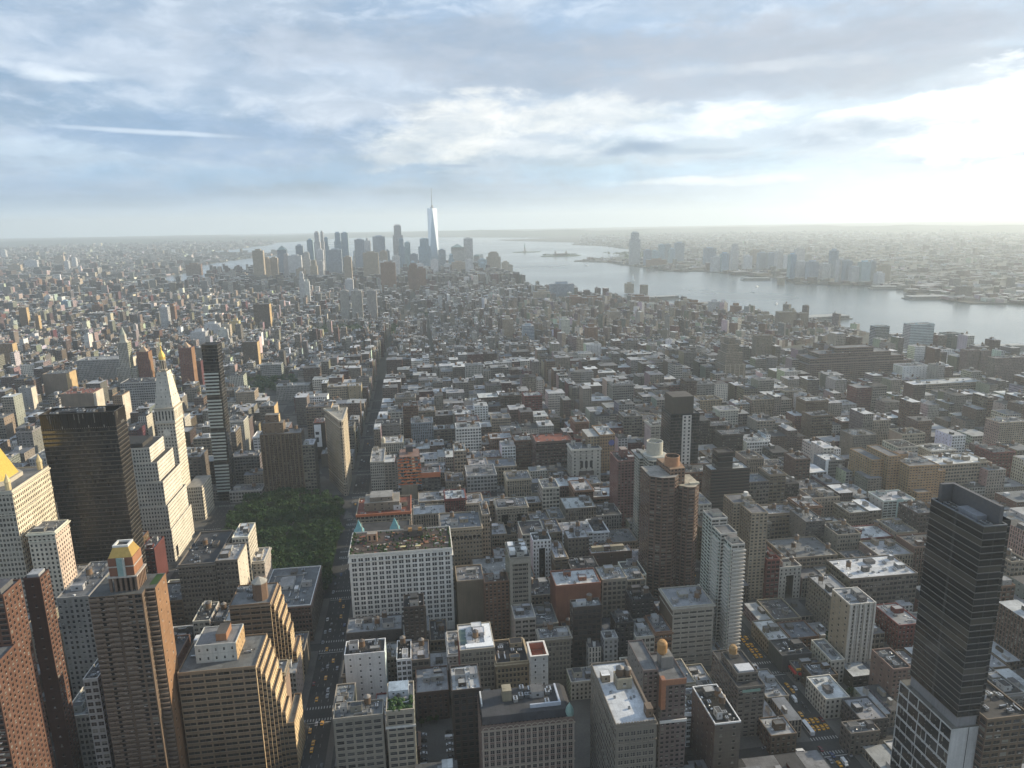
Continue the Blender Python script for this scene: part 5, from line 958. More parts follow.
('mural', 'loft_building', 'dark tan building with white painted wall left of the wedge tower', -149.9, -133.5, 988.8, 1018.8, 52.3, {'c': 'dkbrown', 'cs': 'tanbr2', 'w': 'blank', 'ws': 'punch', 'sp': 'mural', 'roof': 'redroof'}),
('smtri', 'loft_building', 'small low pale roofed building behind the wedge tower', -137.1, -125.1, 951.9, 971.9, 18.3, {'c': 'graybrown', 'w': 'blank', 'roof': 'ltgray'})]
SKY = [('d', -827, -773, 3900, 192, 'tan'), ('d', -787, -752, 3950, 148, 'tan'), ('d', -754, -715, 3960, 150, 'tan'), ('d', -775, -722, 4300, 204, 'slate'), ('d', -732, -686, 4700, 190, 'slate'), ('d', -632, -598, 4500, 228, 'blue'), ('d', -571, -536, 4350, 272, 'pale'), ('d', -540, -519, 4400, 274, 'pale'), ('d', -534, -504, 4500, 238, 'blue'), ('d', -503, -459, 4800, 261, 'blue'), ('d', -458, -415, 4810, 262, 'blue'), ('d', -467, -395, 4100, 181, 'slate'), ('d', -352, -295, 4500, 224, 'slate'), ('d', -302, -262, 4600, 215, 'pale'), ('d', -251, -174, 4650, 238, 'slate'), ('d', -259, -181, 3800, 173, 'tan'), ('d', -329, -294, 3500, 167, 'tan'), ('d', -128, -63, 4750, 301, 'ice'), ('d', -91, -53, 4600, 220, 'blue'), ('d', -55, -18, 4700, 196, 'blue'), ('d', -159, -89, 3500, 137, 'brick'), ('d', -32, 23, 3450, 126, 'brick'), ('d', 7, 54, 3440, 110, 'brick'), ('d', 30, 104, 4380, 224, 'blue'), ('d', 152, 197, 4500, 151, 'slate'), ('d', 245, 328, 4750, 179, 'stone'), ('d', 331, 389, 4780, 211, 'ice'), ('d', 391, 454, 4750, 110, 'stone'), ('d', 470, 563, 4700, 118, 'tan'), ('d', 559, 604, 4600, 63, 'tan'), ('d', 589, 621, 4550, 47, 'tan'), ('d', -667, -598, 4000, 158, 'pale'), ('d', -600, -558, 4050, 169, 'stone'), ('d', -541, -506, 3900, 133, 'tan'), ('d', 218, 295, 4200, 93, 'tan'), ('d', 295, 336, 4100, 81, 'stone'), ('d', -465, -443, 3000, 128, 'white'), ('d', -437, -418, 2950, 100, 'cream'), ('d', -292, -259, 3100, 91, 'pale'), ('d', -250, -223, 2450, 103, 'silver'), ('d', -214, -179, 2450, 102, 'silver'), ('d', -161, -130, 2440, 102, 'silver'), ('d', -179, -151, 4700, 147, 'slate'), ('d', -727, -696, 4200, 159, 'stone'), ('d', -576, -538, 4600, 193, 'slate'), ('d', -21, 25, 4300, 139, 'slate'), ('d', 91, 133, 4000, 119, 'pale'), ('d', 393, 422, 3600, 65, 'tan'), ('d', 324, 367, 3700, 60, 'stone'), ('j', 1526, 1600, 4994, 223, 'ice'), ('j', 1593, 1644, 4872, 105, 'slate'), ('j', 1710, 1753, 5060, 94, 'blue'), ('j', 1800, 1842, 5164, 131, 'blue'), ('j', 1863, 1905, 5211, 131, 'slate'), ('j', 1847, 1884, 5072, 102, 'blue'), ('j', 1950, 2022, 5241, 138, 'slate'), ('j', 1963, 2045, 4711, 116, 'slate'), ('j', 1780, 1839, 4152, 88, 'pale'), ('j', 1830, 1878, 4134, 110, 'blue'), ('j', 1925, 1967, 4197, 158, 'stone'), ('j', 1988, 2043, 4171, 89, 'pale'), ('j', 2252, 2296, 4599, 102, 'tan'), ('j', 2184, 2237, 4360, 90, 'slate'), ('j', 2232, 2280, 4341, 89, 'pale'), ('j', 1544, 1677, 4660, 51, 'brick'), ('j', 2173, 2224, 4227, 100, 'slate'), ('j', 2134, 2170, 4040, 117, 'stone'), ('j', 2168, 2193, 4029, 94, 'pale'), ('j', 1932, 1964, 3517, 128, 'blue'), ('j', 1961, 2022, 3503, 91, 'pale'), ('j', 1982, 2036, 3424, 95, 'slate'), ('j', 2311, 2366, 4144, 126, 'stone'), ('j', 2159, 2193, 3512, 143, 'slate'), ('j', 2084, 2119, 3323, 106, 'stone'), ('j', 2095, 2128, 3285, 105, 'slate'), ('j', 2106, 2155, 3247, 75, 'pale'), ('j', 2144, 2193, 3233, 99, 'blue'), ('j', 2252, 2277, 3318, 96, 'slate'), ('j', 2267, 2317, 3258, 80, 'tan'), ('j', 2148, 2184, 3109, 54, 'white'), ('j', 2082, 2128, 3464, 78, 'pale'), ('j', 2123, 2177, 4246, 101, 'slate'), ('l', -1490, -1393, 4997, 75, 'brick'), ('l', -1111, -1078, 3961, 50, 'brick'), ('l', -1097, -1069, 4025, 50, 'brick'), ('l', -1851, -1814, 4120, 55, 'tan'), ('l', -1803, -1763, 4099, 58, 'tan'), ('l', -1690, -1637, 4031, 55, 'brick'), ('l', -1540, -1513, 3852, 55, 'tan'), ('l', -3124, -3028, 6333, 70, 'pale'), ('l', -2082, -2044, 4265, 50, 'brick'), ('l', -1983, -1948, 4230, 50, 'brick'), ('l', -3132, -3056, 6855, 80, 'tan'), ('l', -2686, -2656, 6024, 70, 'white'), ('l', -2782, -2750, 6376, 80, 'pale'), ('l', -991, -956, 4307, 50, 'tan'), ('l', -817, -792, 2420, 70, 'ice'), ('l', -830, -810, 2546, 60, 'brick'), ('l', -1943, -1904, 3784, 45, 'tan'), ('l', -1706, -1669, 3735, 45, 'brick'), ('l', -1192, -1164, 2835, 45, 'brick'), ('l', -1518, -1494, 3186, 50, 'pale'), ('l', -1347, -1322, 2945, 50, 'blue'), ('l', -4598, -4547, 8859, 90, 'pale'), ('l', -2992, -2907, 5830, 60, 'tan'), ('l', -544, -520, 2185, 48, 'gold'), ('l', -556, -533, 2130, 45, 'tan'), ('l', -617, -578, 2177, 42, 'white'), ('l', -546, -523, 2050, 42, 'cream'), ('l', -610, -571, 2020, 42, 'white'), ('r', 541, 637, 2846, 70, 'slate'), ('r', 468, 533, 2808, 45, 'tan'), ('r', 564, 622, 2637, 40, 'brick'), ('r', 618, 691, 2600, 38, 'brick'), ('r', 781, 845, 2523, 45, 'brick'), ('r', 808, 837, 2409, 30, 'cream'), ('r', 927, 960, 3079, 42, 'tan'), ('r', 924, 946, 2389, 40, 'tan'), ('r', 937, 986, 2370, 35, 'brick'), ('r', 986, 1016, 2290, 45, 'white'), ('r', 1016, 1041, 2284, 42, 'white'), ('r', 600, 635, 2172, 40, 'tan'), ('r', 393, 419, 1919, 55, 'cream'), ('r', 421, 449, 1731, 60, 'brick'), ('r', 243, 273, 2007, 50, 'tan'), ('r', 280, 309, 1861, 50, 'slate'), ('r', 1024, 1052, 2203, 40, 'brick'), ('r', 1026, 1061, 2010, 35, 'tan')]
# ------------------------------------------------------------------ ground, water, haze
def ll(la, lo):                                                     # a latitude and longitude in this city's street grid
    ex, ey = (lo+73.98566)*84360, (la-40.74844)*111050; t = radians(208.95)
    return ex*sin(t+pi/2)+ey*cos(t+pi/2), ex*sin(t)+ey*cos(t)
def sheet(name, poly, z, mat, kind='structure', depth=None):
    me = bpy.data.meshes.new(name); v = [(x,y,z) for x,y in poly]; f = [tuple(range(len(v)))]
    if depth:
        n = len(v); v += [(x,y,z-depth) for x,y in poly]; f += [(i,i+n,(i+1)%n+n,(i+1)%n) for i in range(n)]
    me.from_pydata(v,[],f); me.materials.append(mat); me.update()
    if me.polygons[0].normal.z < 0: me.flip_normals()
    o = bpy.data.objects.new(name, me); COL.objects.link(o); o['kind'] = kind; return o
EDGE = 26000
sheet('water', [(-EDGE,-1500),(EDGE,-1500),(EDGE,EDGE),(-EDGE,EDGE)], -4.0, WATER)
MANHATTAN = [(-2600,-1400),(1420,-1400),(1400,900),(1340,1300),(1330,1430),(1280,1560),(1262,1800),(1250,2060),(1180,2125),(1105,2200),(1035,2400),(960,2640),(840,2868),(722,3204),(617,3390),(553,3760),(515,4280),(430,4700),(360,5050),(60,5330),(-260,5380),
             (-520,5230),(-760,4950),(-980,4640),(-1330,4380),(-1750,4120),(-2150,3700),(-2420,3000),(-2500,2000),(-2560,900)]
sheet('city_ground', MANHATTAN, 0.0, LAND, depth=5)
NJ = [(9000,-1400),(2450,900),(2300,1900),(2196,2327),(2020,2377),(2029,2516),(2037,2686),(2139,2906),(2141,3084),(2000,3200),(1850,3300),(1930,3688),(1836,3995),(1788,4232),(1569,4316),(1550,4730),(1490,4985),(1464,5389),(1259,5625),(1300,5720),(1900,6200),(2280,7000),(2320,8560),(2050,9300),(2300,10200),(1500,11800),(1454,12400),(2600,13000),(900,15000),(-1500,17000),(-2500,26000),(26000,26000),(26000,-1400)]
sheet('shore_ground', NJ, -.2, LAND, depth=4)
bk = [(-2950,900),(-2900,2000),(-2760,3000),(-2500,3700),(-2250,4200)]+[ll(*q) for q in ((40.7045,-73.9870),(40.7035,-73.9955),(40.6985,-74.0005),(40.6900,-74.0040),(40.6830,-74.0110),(40.6760,-74.0190),(40.6690,-74.0150),(40.6650,-74.0050),(40.6600,-74.0160),(40.6450,-74.0300),(40.6250,-74.0420),(40.6080,-74.0370))]+[(-5000,20000),(-6000,26000),(-26000,26000),(-26000,-1400),(-2950,-1400)]
sheet('borough_ground', bk, -.3, LAND, depth=4)
gi = ll(40.6890,-74.0170)
def blob_poly(cx,cy,rx,ry,n=16,rz=0): return [(cx+rx*cos(i*2*pi/n)*cos(rz)-ry*sin(i*2*pi/n)*sin(rz), cy+rx*cos(i*2*pi/n)*sin(rz)+ry*sin(i*2*pi/n)*cos(rz)) for i in range(n)]
sheet('island_ground', blob_poly(1170,7480,150,90), -1.2, LAWN, depth=3); sheet('island_ground', blob_poly(1340,6540,190,110), -1.2, LAWN, depth=3); sheet('island_ground', blob_poly(gi[0],gi[1],260,560), -1.2, LAWN, depth=3)
sheet('park_ground', [(1700,5750),(2150,6050),(2250,6900),(1950,6500)], .3, LAWN)
def hills():
    b = MB(); P = []
    n = 90
    for i in range(n+1):
        a = radians(-32+78*i/n); d = 15500 + 1500*sin(i*.21) + 600*sin(i*.63+1)
        hgt = 36+34*(.5+.5*sin(i*.17+.6))+16*sin(i*.9)+8*sin(i*2.1)
        k = max(0, min(1, (math.degrees(a)+2)/8)); hgt = 12+hgt*(.30+.70*k)
        P.append((sin(a)*d, cos(a)*d, sin(a)*(d+2600), cos(a)*(d+2600), hgt, sin(a)*(d+9000), cos(a)*(d+9000)))
    for p, q in zip(P, P[1:]):
        b.face([(p[0],p[1],-3.5),(q[0],q[1],-3.5),(q[2],q[3],q[4]),(p[2],p[3],p[4])],(.1,.1,.1))
        b.face([(p[2],p[3],p[4]),(q[2],q[3],q[4]),(q[5],q[6],-3),(p[5],p[6],-3)],(.1,.1,.1))
    o = b.build('hills', mats=[HILL]); o['kind'] = 'structure'
hills()
HAZE_DENSITY, HAZE_COL, HAZE_G = 7.2e-5, (.86,.95,1.0), .30
def haze():
    m = bpy.data.materials.new('haze'); m.use_nodes = True; nt = m.node_tree; nt.nodes.clear(); o = nt.nodes.new('ShaderNodeOutputMaterial'); v = nt.nodes.new('ShaderNodeVolumePrincipled')
    v.inputs['Color'].default_value = HAZE_COL+(1,); v.inputs['Density'].default_value = HAZE_DENSITY; v.inputs['Anisotropy'].default_value = HAZE_G; nt.links.new(v.outputs[0], o.inputs['Volume'])
    b = MB(); b.solid(-27000,27000,-1700,27000,-10.5,560,(1,1,1)); ob = b.build('haze', mats=[m]); ob['kind'] = 'stuff'
haze()

# ------------------------------------------------------------------ streets
def SY(n): return 35+(33-n)*80.5
AVE = [-1500,-1290,-1072,-845,-630,-500,-375,-233,-78,245,519,793,1067,1290]
def bway(y): return -96+341*(850-y)/895                              # the diagonal avenue north of the wedge tower
def bway2(y): return -96-213*(y-850)/570                             # and south of it
def on_diagonal(x0,x1,y0,y1,m=13):
    ym = (y0+y1)/2
    for fn,a,b in ((bway,-200,850),(bway2,850,1430)):
        if a <= ym <= b:
            lo, hi = sorted((fn(y0),fn(y1)))
            if x1 > lo-m and x0 < hi+m: return True
    return False
PARK = (-204,-110,612,828)                                           # the tree filled square
def in_park(x0,x1,y0,y1):
    return x1 > -216 and x0 < -62 and y1 > 606 and y0 < 836
pav, mk = MB(), MB()
for a, b in zip(AVE, AVE[1:]):
    if b < -700 or a > 1000: continue
    for n in range(33, 13, -1):
        y0, y1 = SY(n)+5.2, SY(n-1)-5.2; x0, x1 = a+9.5, b-9.5
        if y1 < 250 or y0 > 1500: continue
        if a == -233 and in_park(x0,x1,y0,y1) and y0 > 600: continue
        pav.solid(x0,x1,y0,y1,.004,.14,(.2,.2,.2))
o = pav.build('pavement', mats=[CONC]); o['kind'] = 'structure'
sheet('road', [(bway(860)-8,838),(bway(560)-8,560),(bway(560)+8,560),(bway(860)+8,838)][::-1], .15, ASPH)
sheet('road', [(bway2(905)-9,905),(bway2(1405)-9,1405),(bway2(1405)+8,1405),(bway2(905)+8,905)], .15, ASPH)
sheet('road', [(-700,150),(1100,150),(1100,1500),(-700,1500)], .004, ASPH)
sheet('plaza', [(-70,770),(-66,826),(-88,826),(-92,770)], .012, CONC)
sheet('plaza', [(-60,690),(-52,690),(-58,745),(-64,745)], .012, CONC)
for x in (-78,245,519,-233):
    for n in range(32,16,-1):
        y = SY(n)
        for k in range(-9,10):
            if k%2: 
                for yy in (y-7.2,y+5.2): mk.face([(x+k*.95-.35,yy,.010),(x+k*.95+.35,yy,.010),(x+k*.95+.35,yy+2.6,.010),(x+k*.95-.35,yy+2.6,.010)],(.6,.6,.6))
        mk.face([(x-9,y-9.2,.010),(x+9,y-9.2,.010),(x+9,y-8.6,.010),(x-9,y-8.6,.010)],(.6,.6,.6))
        for lane in (-4.6,0,4.6):
            yy = y+12
            while yy < y+68: mk.face([(x+lane-.09,yy,.010),(x+lane+.09,yy,.010),(x+lane+.09,yy+3,.010),(x+lane-.09,yy+3,.010)],(.6,.6,.6)); yy += 9
o = mk.build('road_marking', mats=[MARK]); o['kind'] = 'structure'

# ------------------------------------------------------------------ hand placed buildings
for r in HEROES:
    nm, kind, label, x0, x1, y0, y1, h, op = r
    make_building(kind, label, x0, x1, y0, y1, h, op)

def tiers(kind, label, cat, boxes, c, cs, wn, ws, cx, cy_, rc='gray', group=None):
    rt = root(kind, (cx,cy_,0), label, cat, group); S = dict(rt=rt,c=c,cs=cs,rc=R[rc],wn=wn,ws=ws)
    vols(S, [(a-cx,b-cx,d-cy_,e-cy_,z0,z1) for a,b,d,e,z0,z1 in boxes])
    for a,b,d,e,z0,z1 in boxes:
        if z0 == 0: OCC.append((a,b,d,e))
    return rt, S
# stepped white office block by the square
rt,S = tiers('office_block','white stone office block climbing in broad setbacks between bronze slab and clock tower','office block',
  [(-338,-247.5,690,755,0,34),(-330,-249,693,752,34,58),(-322,-251.5,696,749,58,82),(-316,-255.5,699,746,82,101),(-308,-262,702,742,101,115)],(.50,.47,.41),(.70,.64,.53),(2.7,3.9,.48,.5),(2.7,3.9,.40,.46),-292,720,'dark')  # side walls paler and warmer than the front, sunlight painted in
b = MB(); b.box(-12,22,-12,16,115,119,(.06,.055,.05),'blank',(.035,.033,.03)); b.build('dark_roof_house',rt)
b = MB(); b.face([(44.6,-8+3.2*cos(a*pi/10-pi/2)*0-0,0) for a in range(0)] or [(44.56,-24,3),(44.56,-18,3),(44.56,-18,14),(44.56,-24,14)],(.02,.02,.02),'window_glass'); b.build('arched_portal',rt)
# clock tower with gilded cupola
def clock_tower():
    x0,x1,y0,y1 = -282,-263.5,785,812; cx,cy_ = -272.7,798
    rt = root('clock_tower',(cx,cy_,0),'tall white clock tower with steep roof and gilded cupola','clock tower'); OCC.append((-330,-246,775,832))
    c,cs = (.48,.45,.39),(.72,.65,.52); X,Y = 9.25,13.5; b = MB()  # second wall tone is the sunlit side, its light put into the colour
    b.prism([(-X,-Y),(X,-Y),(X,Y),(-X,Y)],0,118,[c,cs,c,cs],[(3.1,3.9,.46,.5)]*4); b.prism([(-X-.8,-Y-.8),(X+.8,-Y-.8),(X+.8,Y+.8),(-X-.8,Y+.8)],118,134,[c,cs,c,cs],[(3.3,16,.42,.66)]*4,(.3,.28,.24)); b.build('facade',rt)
    k = MB(); cc=(.46,.40,.31)
    for z,o_ in ((117,1.6),(134,2.2),(60,.5),(90,.5)): k.ring((-X,X,-Y,Y),z,z+1.0,2.2,cc,o_)
    k.build('cornice',rt); p = MB(); P=[(-X,-Y),(X,-Y),(X,Y),(-X,Y)]; Q=[(-5.0,-6.4),(5.0,-6.4),(5.0,6.4),(-5.0,6.4)]
    for i in range(4):
        a,b2,c2,d = P[i],P[(i+1)%4],Q[(i+1)%4],Q[i]; w_ = (4.2,6,.22,.3); n0=len(p.v); q=[a+(135,),b2+(135,),c2+(173,),d+(173,)]; L_=hypot(b2[0]-a[0],b2[1]-a[1])
        p.face(q,[c,cs,c,cs][i],'facade',[(0,0),(L_,0),(L_*.7,40),(L_*.3,40)],(L_/4,8,.16,.22))
    p.build('steep_roof',rt); l = MB(); l.lathe(0,0,[(3.8,173),(4.4,174),(4.4,175)],8,cc); 
    for i in range(8): a=i*pi/4; l.solid(2.9*cos(a)-.35,2.9*cos(a)+.35,2.9*sin(a)-.35,2.9*sin(a)+.35,175,184,cc)
    l.lathe(0,0,[(2.2,175),(2.2,184)],8,(.10,.09,.08)); l.lathe(0,0,[(3.6,184),(3.6,185.2)],8,cc); l.build('lantern',rt)
    g = MB(); g.lathe(0,0,[(3.3,185.2),(3.5,188),(2.9,191),(1.6,193.5),(.8,195),(.7,198),(.25,200),(.12,212)],14,(.80,.55,.14),'gilding'); g.build('gilded_cupola',rt)
    for (ax,ay,nx,ny) in ((0,-Y-.12,0,-1),(X+.12,0,1,0)):
        f = MB(); n=28; rr=4.0; pts=[(rr*cos(i*2*pi/n),rr*sin(i*2*pi/n)) for i in range(n)]
        f.face([((u if ny else 0)+ax,(u if nx else 0)+ay,107+v) for u,v in pts],(.60,.57,.50))
        for i in range(12):
            u,v=3.3*cos(i*pi/6),3.3*sin(i*pi/6); f.face([((u+du if ny else .04)+ax,(u+du if nx else -.04)+ay,107+v+dv) for du,dv in ((-.22,-.22),(.22,-.22),(.22,.22),(-.22,.22))],(.05,.05,.05))
        f.build('clock_face',rt)
    lo = MB(); lo.prism([(-57,-12),(-X-.1,-12),(-X-.1,34),(-57,34)],0,48,c,'pair',(.2,.2,.19)); lo.prism([(X+.1,-4),(26,-4),(26,34),(X+.1,34)],0,40,[c,cs,c,c],'pair',(.25,.24,.22)); lo.build('annex_facade',rt)
clock_tower()
# slim glass tower of alternating pods
def pod_tower():
    x0,x1,y0,y1,h = -246.5,-229,850,868,190; cx,cy_=(x0+x1)/2,(y0+y1)/2; X,Y=(x1-x0)/2,(y1-y0)/2
    rt = root('apartment_tower',(cx,cy_,0),'very slim dark glass tower banded by pale stacked pods','apartment tower'); OCC.append((x0,x1,y0,y1))
    b=MB(); b.prism([(-X,-Y),(X,-Y),(X,Y),(-X,Y)],0,h,[(.035,.03,.025)]*4,'glass',(.04,.04,.04)); b.build('facade',rt)
    r=MB(); r.ring((-X,X,-Y,Y),h+.003,h+1,.4,(.04,.04,.04)); r.build('parapet',rt)
    k=0
    for z in range(12,158,4):
        k+=1
        if k%10==0: continue
        xo = .7 if (k//5)%2 else 0; p=MB(); p.solid(-X-.5,X-2.5+xo,-Y-.9,-Y-.01,z,z+1.7,(.40,.44,.42)); p.build('glass_pod',rt)
    return rt
pod_tower()
# golden pyramid tower
def pyramid_tower():
    cx,cy_=-335,560; rt=root('office_tower',(cx,cy_,0),'cream stone tower with golden pyramid roof cut by the photo edge','office tower'); OCC.append((-400,-297,535,590)); c,cs=(.42,.385,.32),(.66,.58,.44)  # second stone tone paints the sunlight onto the side walls
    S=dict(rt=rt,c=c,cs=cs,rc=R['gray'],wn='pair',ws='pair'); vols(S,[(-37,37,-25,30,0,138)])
    g=MB(); r=26
    g.lathe(0,2,[(r,141),(r*.52,170),(4.5,196)],8,(.72,.52,.13),'gilding',pi/8); g.build('gold_pyramid',rt)
    l=MB(); l.lathe(0,2,[(4.5,196),(4.5,202),(0,210)],8,(.75,.55,.15),'gilding',pi/8); l.build('lantern',rt)
    d=MB(); d.lathe(0,2,[(r+2.5,138),(r+2.5,141)],8,(.45,.41,.33),'paint',pi/8); d.build('roof_terrace',rt)
    for x,y in ((33,-21),(33,25),(-33,-21),(18,-21)):
        q=MB(); q.lathe(x,y,[(2,138),(2,144),(2.4,144.3),(0,151)],8,(.56,.46,.26)); q.build('pinnacle',rt)
    k=MB(); k.ring((-37,37,-25,30),136,137.2,1,(.45,.41,.33),.8); k.ring((-37,37,-25,30),120,120.7,.6,(.45,.41,.33),.5); k.build('cornice',rt)
    b=MB(); b.lathe(52,2,[(.4,100),(.25,118)],6,(.1,.1,.1)); b.build('antenna',rt)
pyramid_tower()
# wedge shaped tower
def wedge_tower():
    P=[(-94.2,839.5),(-92.6,841.5),(-92.6,899),(-121,899),(-97,840)]; cx,cy_=-100,878; rt=root('wedge_tower',(cx,cy_,0),'tall narrow wedge shaped limestone tower at the avenue fork','tower'); OCC.append((-125,-90,836,900))
    P=[(x-cx,y-cy_) for x,y in P]; h=96; c=(.29,.25,.195); cs=(.50,.42,.30); b=MB(); b.prism(P,0,h-9,[c,cs,c,c,c],[(2.2,3.9,.44,.52)]*5); b.prism(P,h-9,h,[c,cs,c,c,c],[(2.2,9,.5,.5)]*5); b.build('facade',rt)  # avenue side given a brighter stone colour to look sunlit
    r=MB(); r.face([(x,y,h) for x,y in P],(.33,.31,.27),'roofing'); r.build('roof',rt)
    def scale(k): 
        mx,my=-1.5,8; return [(mx+(x-mx)*k,my+(y-my)*k) for x,y in P]
    k=MB()
    for z0,z1,s_ in ((h-1.6,h+.8,1.07),(h-9.4,h-8.6,1.03),(15,16,1.02)):
        Q=scale(s_); k.prism(Q,z0,z1,(.42,.37,.29),'blank',None,'paint','paint'); k.face([(x,y,z0) for x,y in reversed(Q)],(.42,.37,.29))
        I=scale(.93 if z1>h else .9)
        for i in range(5): k.face([Q[i]+(z1,),Q[(i+1)%5]+(z1,),I[(i+1)%5]+(z1,),I[i]+(z1,)],(.44,.39,.31))
    k.build('cornice',rt); b=MB(); b.box(-10,-2,8,18,h,h+5,(.4,.36,.3),'few2',(.35,.33,.3)); b.build('stair_bulkhead',rt); roof_clutter(rt,5,10,h,0,0,c,R['ltgray'])
wedge_tower()
# copper fronted building behind the roof garden
rt,S = tiers('loft_building','block with turquoise copper turrets behind the roof garden','loft building',[(-60.5,-14,571,603,0,65)],C['beige2'],C['beige2'],'loft','loft',-37,587,'dark')
t=MB(); t.solid(-8,6,-15.6,-14.8,65,70.5,(.13,.28,.36)); t.build('copper_screen',rt)
for x in (-19.5,10.5):
    t=MB(); t.solid(x-4.2,x+4.2,-15.8,-9,65,71,(.13,.28,.31)); t.lathe(x,-12.4,[(5.2,71),(2.6,75.5),(.5,80)],4,(.15,.33,.35),'paint',pi/4); t.solid(x+2.6,x+3.3,-15.9,-15.2,71,79,(.5,.46,.34)); t.build('copper_turret',rt)

# roof garden parasols and potted palms stand on the terrace
hb = next(r for r in HEROES if r[0]=='b230'); HX,HY,HZ = (hb[3]+hb[4])/2,(hb[5]+hb[6])/2,hb[7]
def parasol_proto():
    b=MB(); b.lathe(0,0,[(.06,0),(.06,2.4)],6,(.3,.25,.2)); pole=mesh_of(b,'pole'); c_=MB(); c_.solid(-2.3,2.3,-1.3,1.3,2.4,2.55,(.66,.56,.30)); 
    c_.face([(-2.3,-1.3,2.551),(2.3,-1.3,2.551),(1.0,0,3.1),(-1.0,0,3.1)],(.66,.56,.30)); c_.face([(2.3,1.3,2.551),(-2.3,1.3,2.551),(-1.0,0,3.1),(1.0,0,3.1)],(.66,.56,.30)); return pole, mesh_of(c_,'canopy')
pp,pc = parasol_proto()
for i,(dx,dy) in enumerate(((1.5,-15.5),(13.5,-15.8))):
    r_=root('parasol',(HX+dx,HY+dy,HZ+.02),('cream terrace parasol nearer the middle of the roof garden','cream terrace parasol nearer the dark arched corner of the roof garden')[i],'parasol'); inst(pp,'pole',r_); inst(pc,'canopy',r_)

# ------------------------------------------------------------------ skyline towers, far ranks
TONE = lambda t: C[t]
def sky_tower(x0,x1,y,h,tone,label,group,dp=None,top=None,wn=None):
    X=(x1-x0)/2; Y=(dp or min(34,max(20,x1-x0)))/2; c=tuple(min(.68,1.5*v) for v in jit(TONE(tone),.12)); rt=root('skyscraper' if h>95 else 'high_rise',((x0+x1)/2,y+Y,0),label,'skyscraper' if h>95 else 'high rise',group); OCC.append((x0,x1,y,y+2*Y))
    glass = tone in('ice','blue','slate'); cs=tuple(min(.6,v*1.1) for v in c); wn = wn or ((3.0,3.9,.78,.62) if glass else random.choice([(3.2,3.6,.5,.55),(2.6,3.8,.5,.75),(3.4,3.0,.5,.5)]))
    b=MB(); k=random.random(); zz=h
    if top=='dome' or top=='pyr' : zz=h*.88
    if k<.45 and h>110 and not top:
        b.prism([(-X,-Y),(X,-Y),(X,Y),(-X,Y)],0,h*.8,[c,cs,c,cs],wn,R['gray']); s_=.72; b.prism([(-X*s_,-Y*s_),(X*s_,-Y*s_),(X*s_,Y*s_),(-X*s_,Y*s_)],h*.8,h,[c,cs,c,cs],wn,R['gray'])
    else: b.prism([(-X,-Y),(X,-Y),(X,Y),(-X,Y)],0,zz,[c,cs,c,cs],wn,R['ltgray'])
    b.build('facade',rt); t=MB()
    if top=='pyr': t.lathe(0,0,[(X*1.3,zz),(0,h)],4,(.20,.27,.27),'paint',pi/4); t.build('pyramid_roof',rt)
    elif top=='dome': t.lathe(0,0,[(X*.95,zz),(X*.85,zz+(h-zz)*.5),(X*.5,zz+(h-zz)*.85),(0,h)],16,(.20,.26,.25)); t.build('dome',rt)
    elif top=='spire': t.lathe(0,0,[(X*.5,h),(X*.3,h+14),(.6,h+16),(.3,h+48)],6,(.3,.32,.33)); t.build('spire',rt)
    else: t.box(-X*.5,X*.5,-Y*.5,Y*.5,h,h+random.uniform(4,9),tuple(v*.9 for v in c),'blank',R['gray']); t.build('machine_house',rt)
    return rt
tone_word = dict(tan='tan stone',slate='dark slate glass',blue='blue grey glass',pale='pale concrete',stone='grey stone',brick='brown brick',ice='light icy glass',white='white',cream='cream sunlit',silver='grey concrete',gold='golden sunlit')
wtc_x = 127.0
SEEN=set()
def uniq(l, fall):
    l2=l; k=0
    while l2 in SEEN: l2 = l+fall[k] if k < len(fall) else l+fall[-1]+' again'*(k-len(fall)+1); k+=1
    SEEN.add(l2); return l2
groups={'d':'towers of the downtown skyline','j':'towers on the far river bank','l':'towers scattered across the low districts','r':'blocks near the river edge'}
def bands(k, x0, x1, y, h):
    """where along the skyline a tower stands, told by its neighbours"""
    if k=='d':
        m=(x0+x1)/2; w_='just before the mast tower' if -20<m<120 and y<4400 else 'beside the mast tower' if -60<m<260 else 'between mast tower and river' if m>=260 else 'in the downtown middle' if m>-420 else 'at the bridge end of downtown'
        return w_+(', front rank' if y<4150 else ', rear rank' if y>4600 else ', middle rank')
    if k=='j':
        m=(x0+x1)/2; a=math.degrees(atan2(m,y))
        return 'at the far bank downstream tip' if a<18 else 'in the far bank first cluster' if a<23 else 'in the far bank middle cluster' if a<28 else 'in the far bank upstream cluster'
    if k=='l': return ('among far bridge side blocks' if y>3500 else 'in the low district before the bridges' if y>2600 else 'near the small square')
    return 'close to the pier sheds' if x0>700 else 'above the village roofs'
for i in range(46):
    x_=random.uniform(-800,540); y_=random.uniform(3850,4900); w_=random.uniform(24,50)
    if all(abs(x_-(o[1]+o[2])/2)>(w_+o[2]-o[1])/2+2 or abs(y_-o[3])>60 for o in SKY if o[0]=='d') and not(60<x_<200 and y_>4350): SKY.append(('d',x_,x_+w_,y_,random.uniform(70,175)*(1 if -700<x_<200 else .7),random.choice(['tan','stone','pale','slate','blue','pale','tan','cream'])))
sk=sorted(SKY,key=lambda s:(s[0],s[1])); fb=[', slimmest there',', tallest of its look',', broadest of its look',', lowest of its look',', darkest of its look',', half hidden',', squarest of its look',', plainest of its look']
seen_n={}
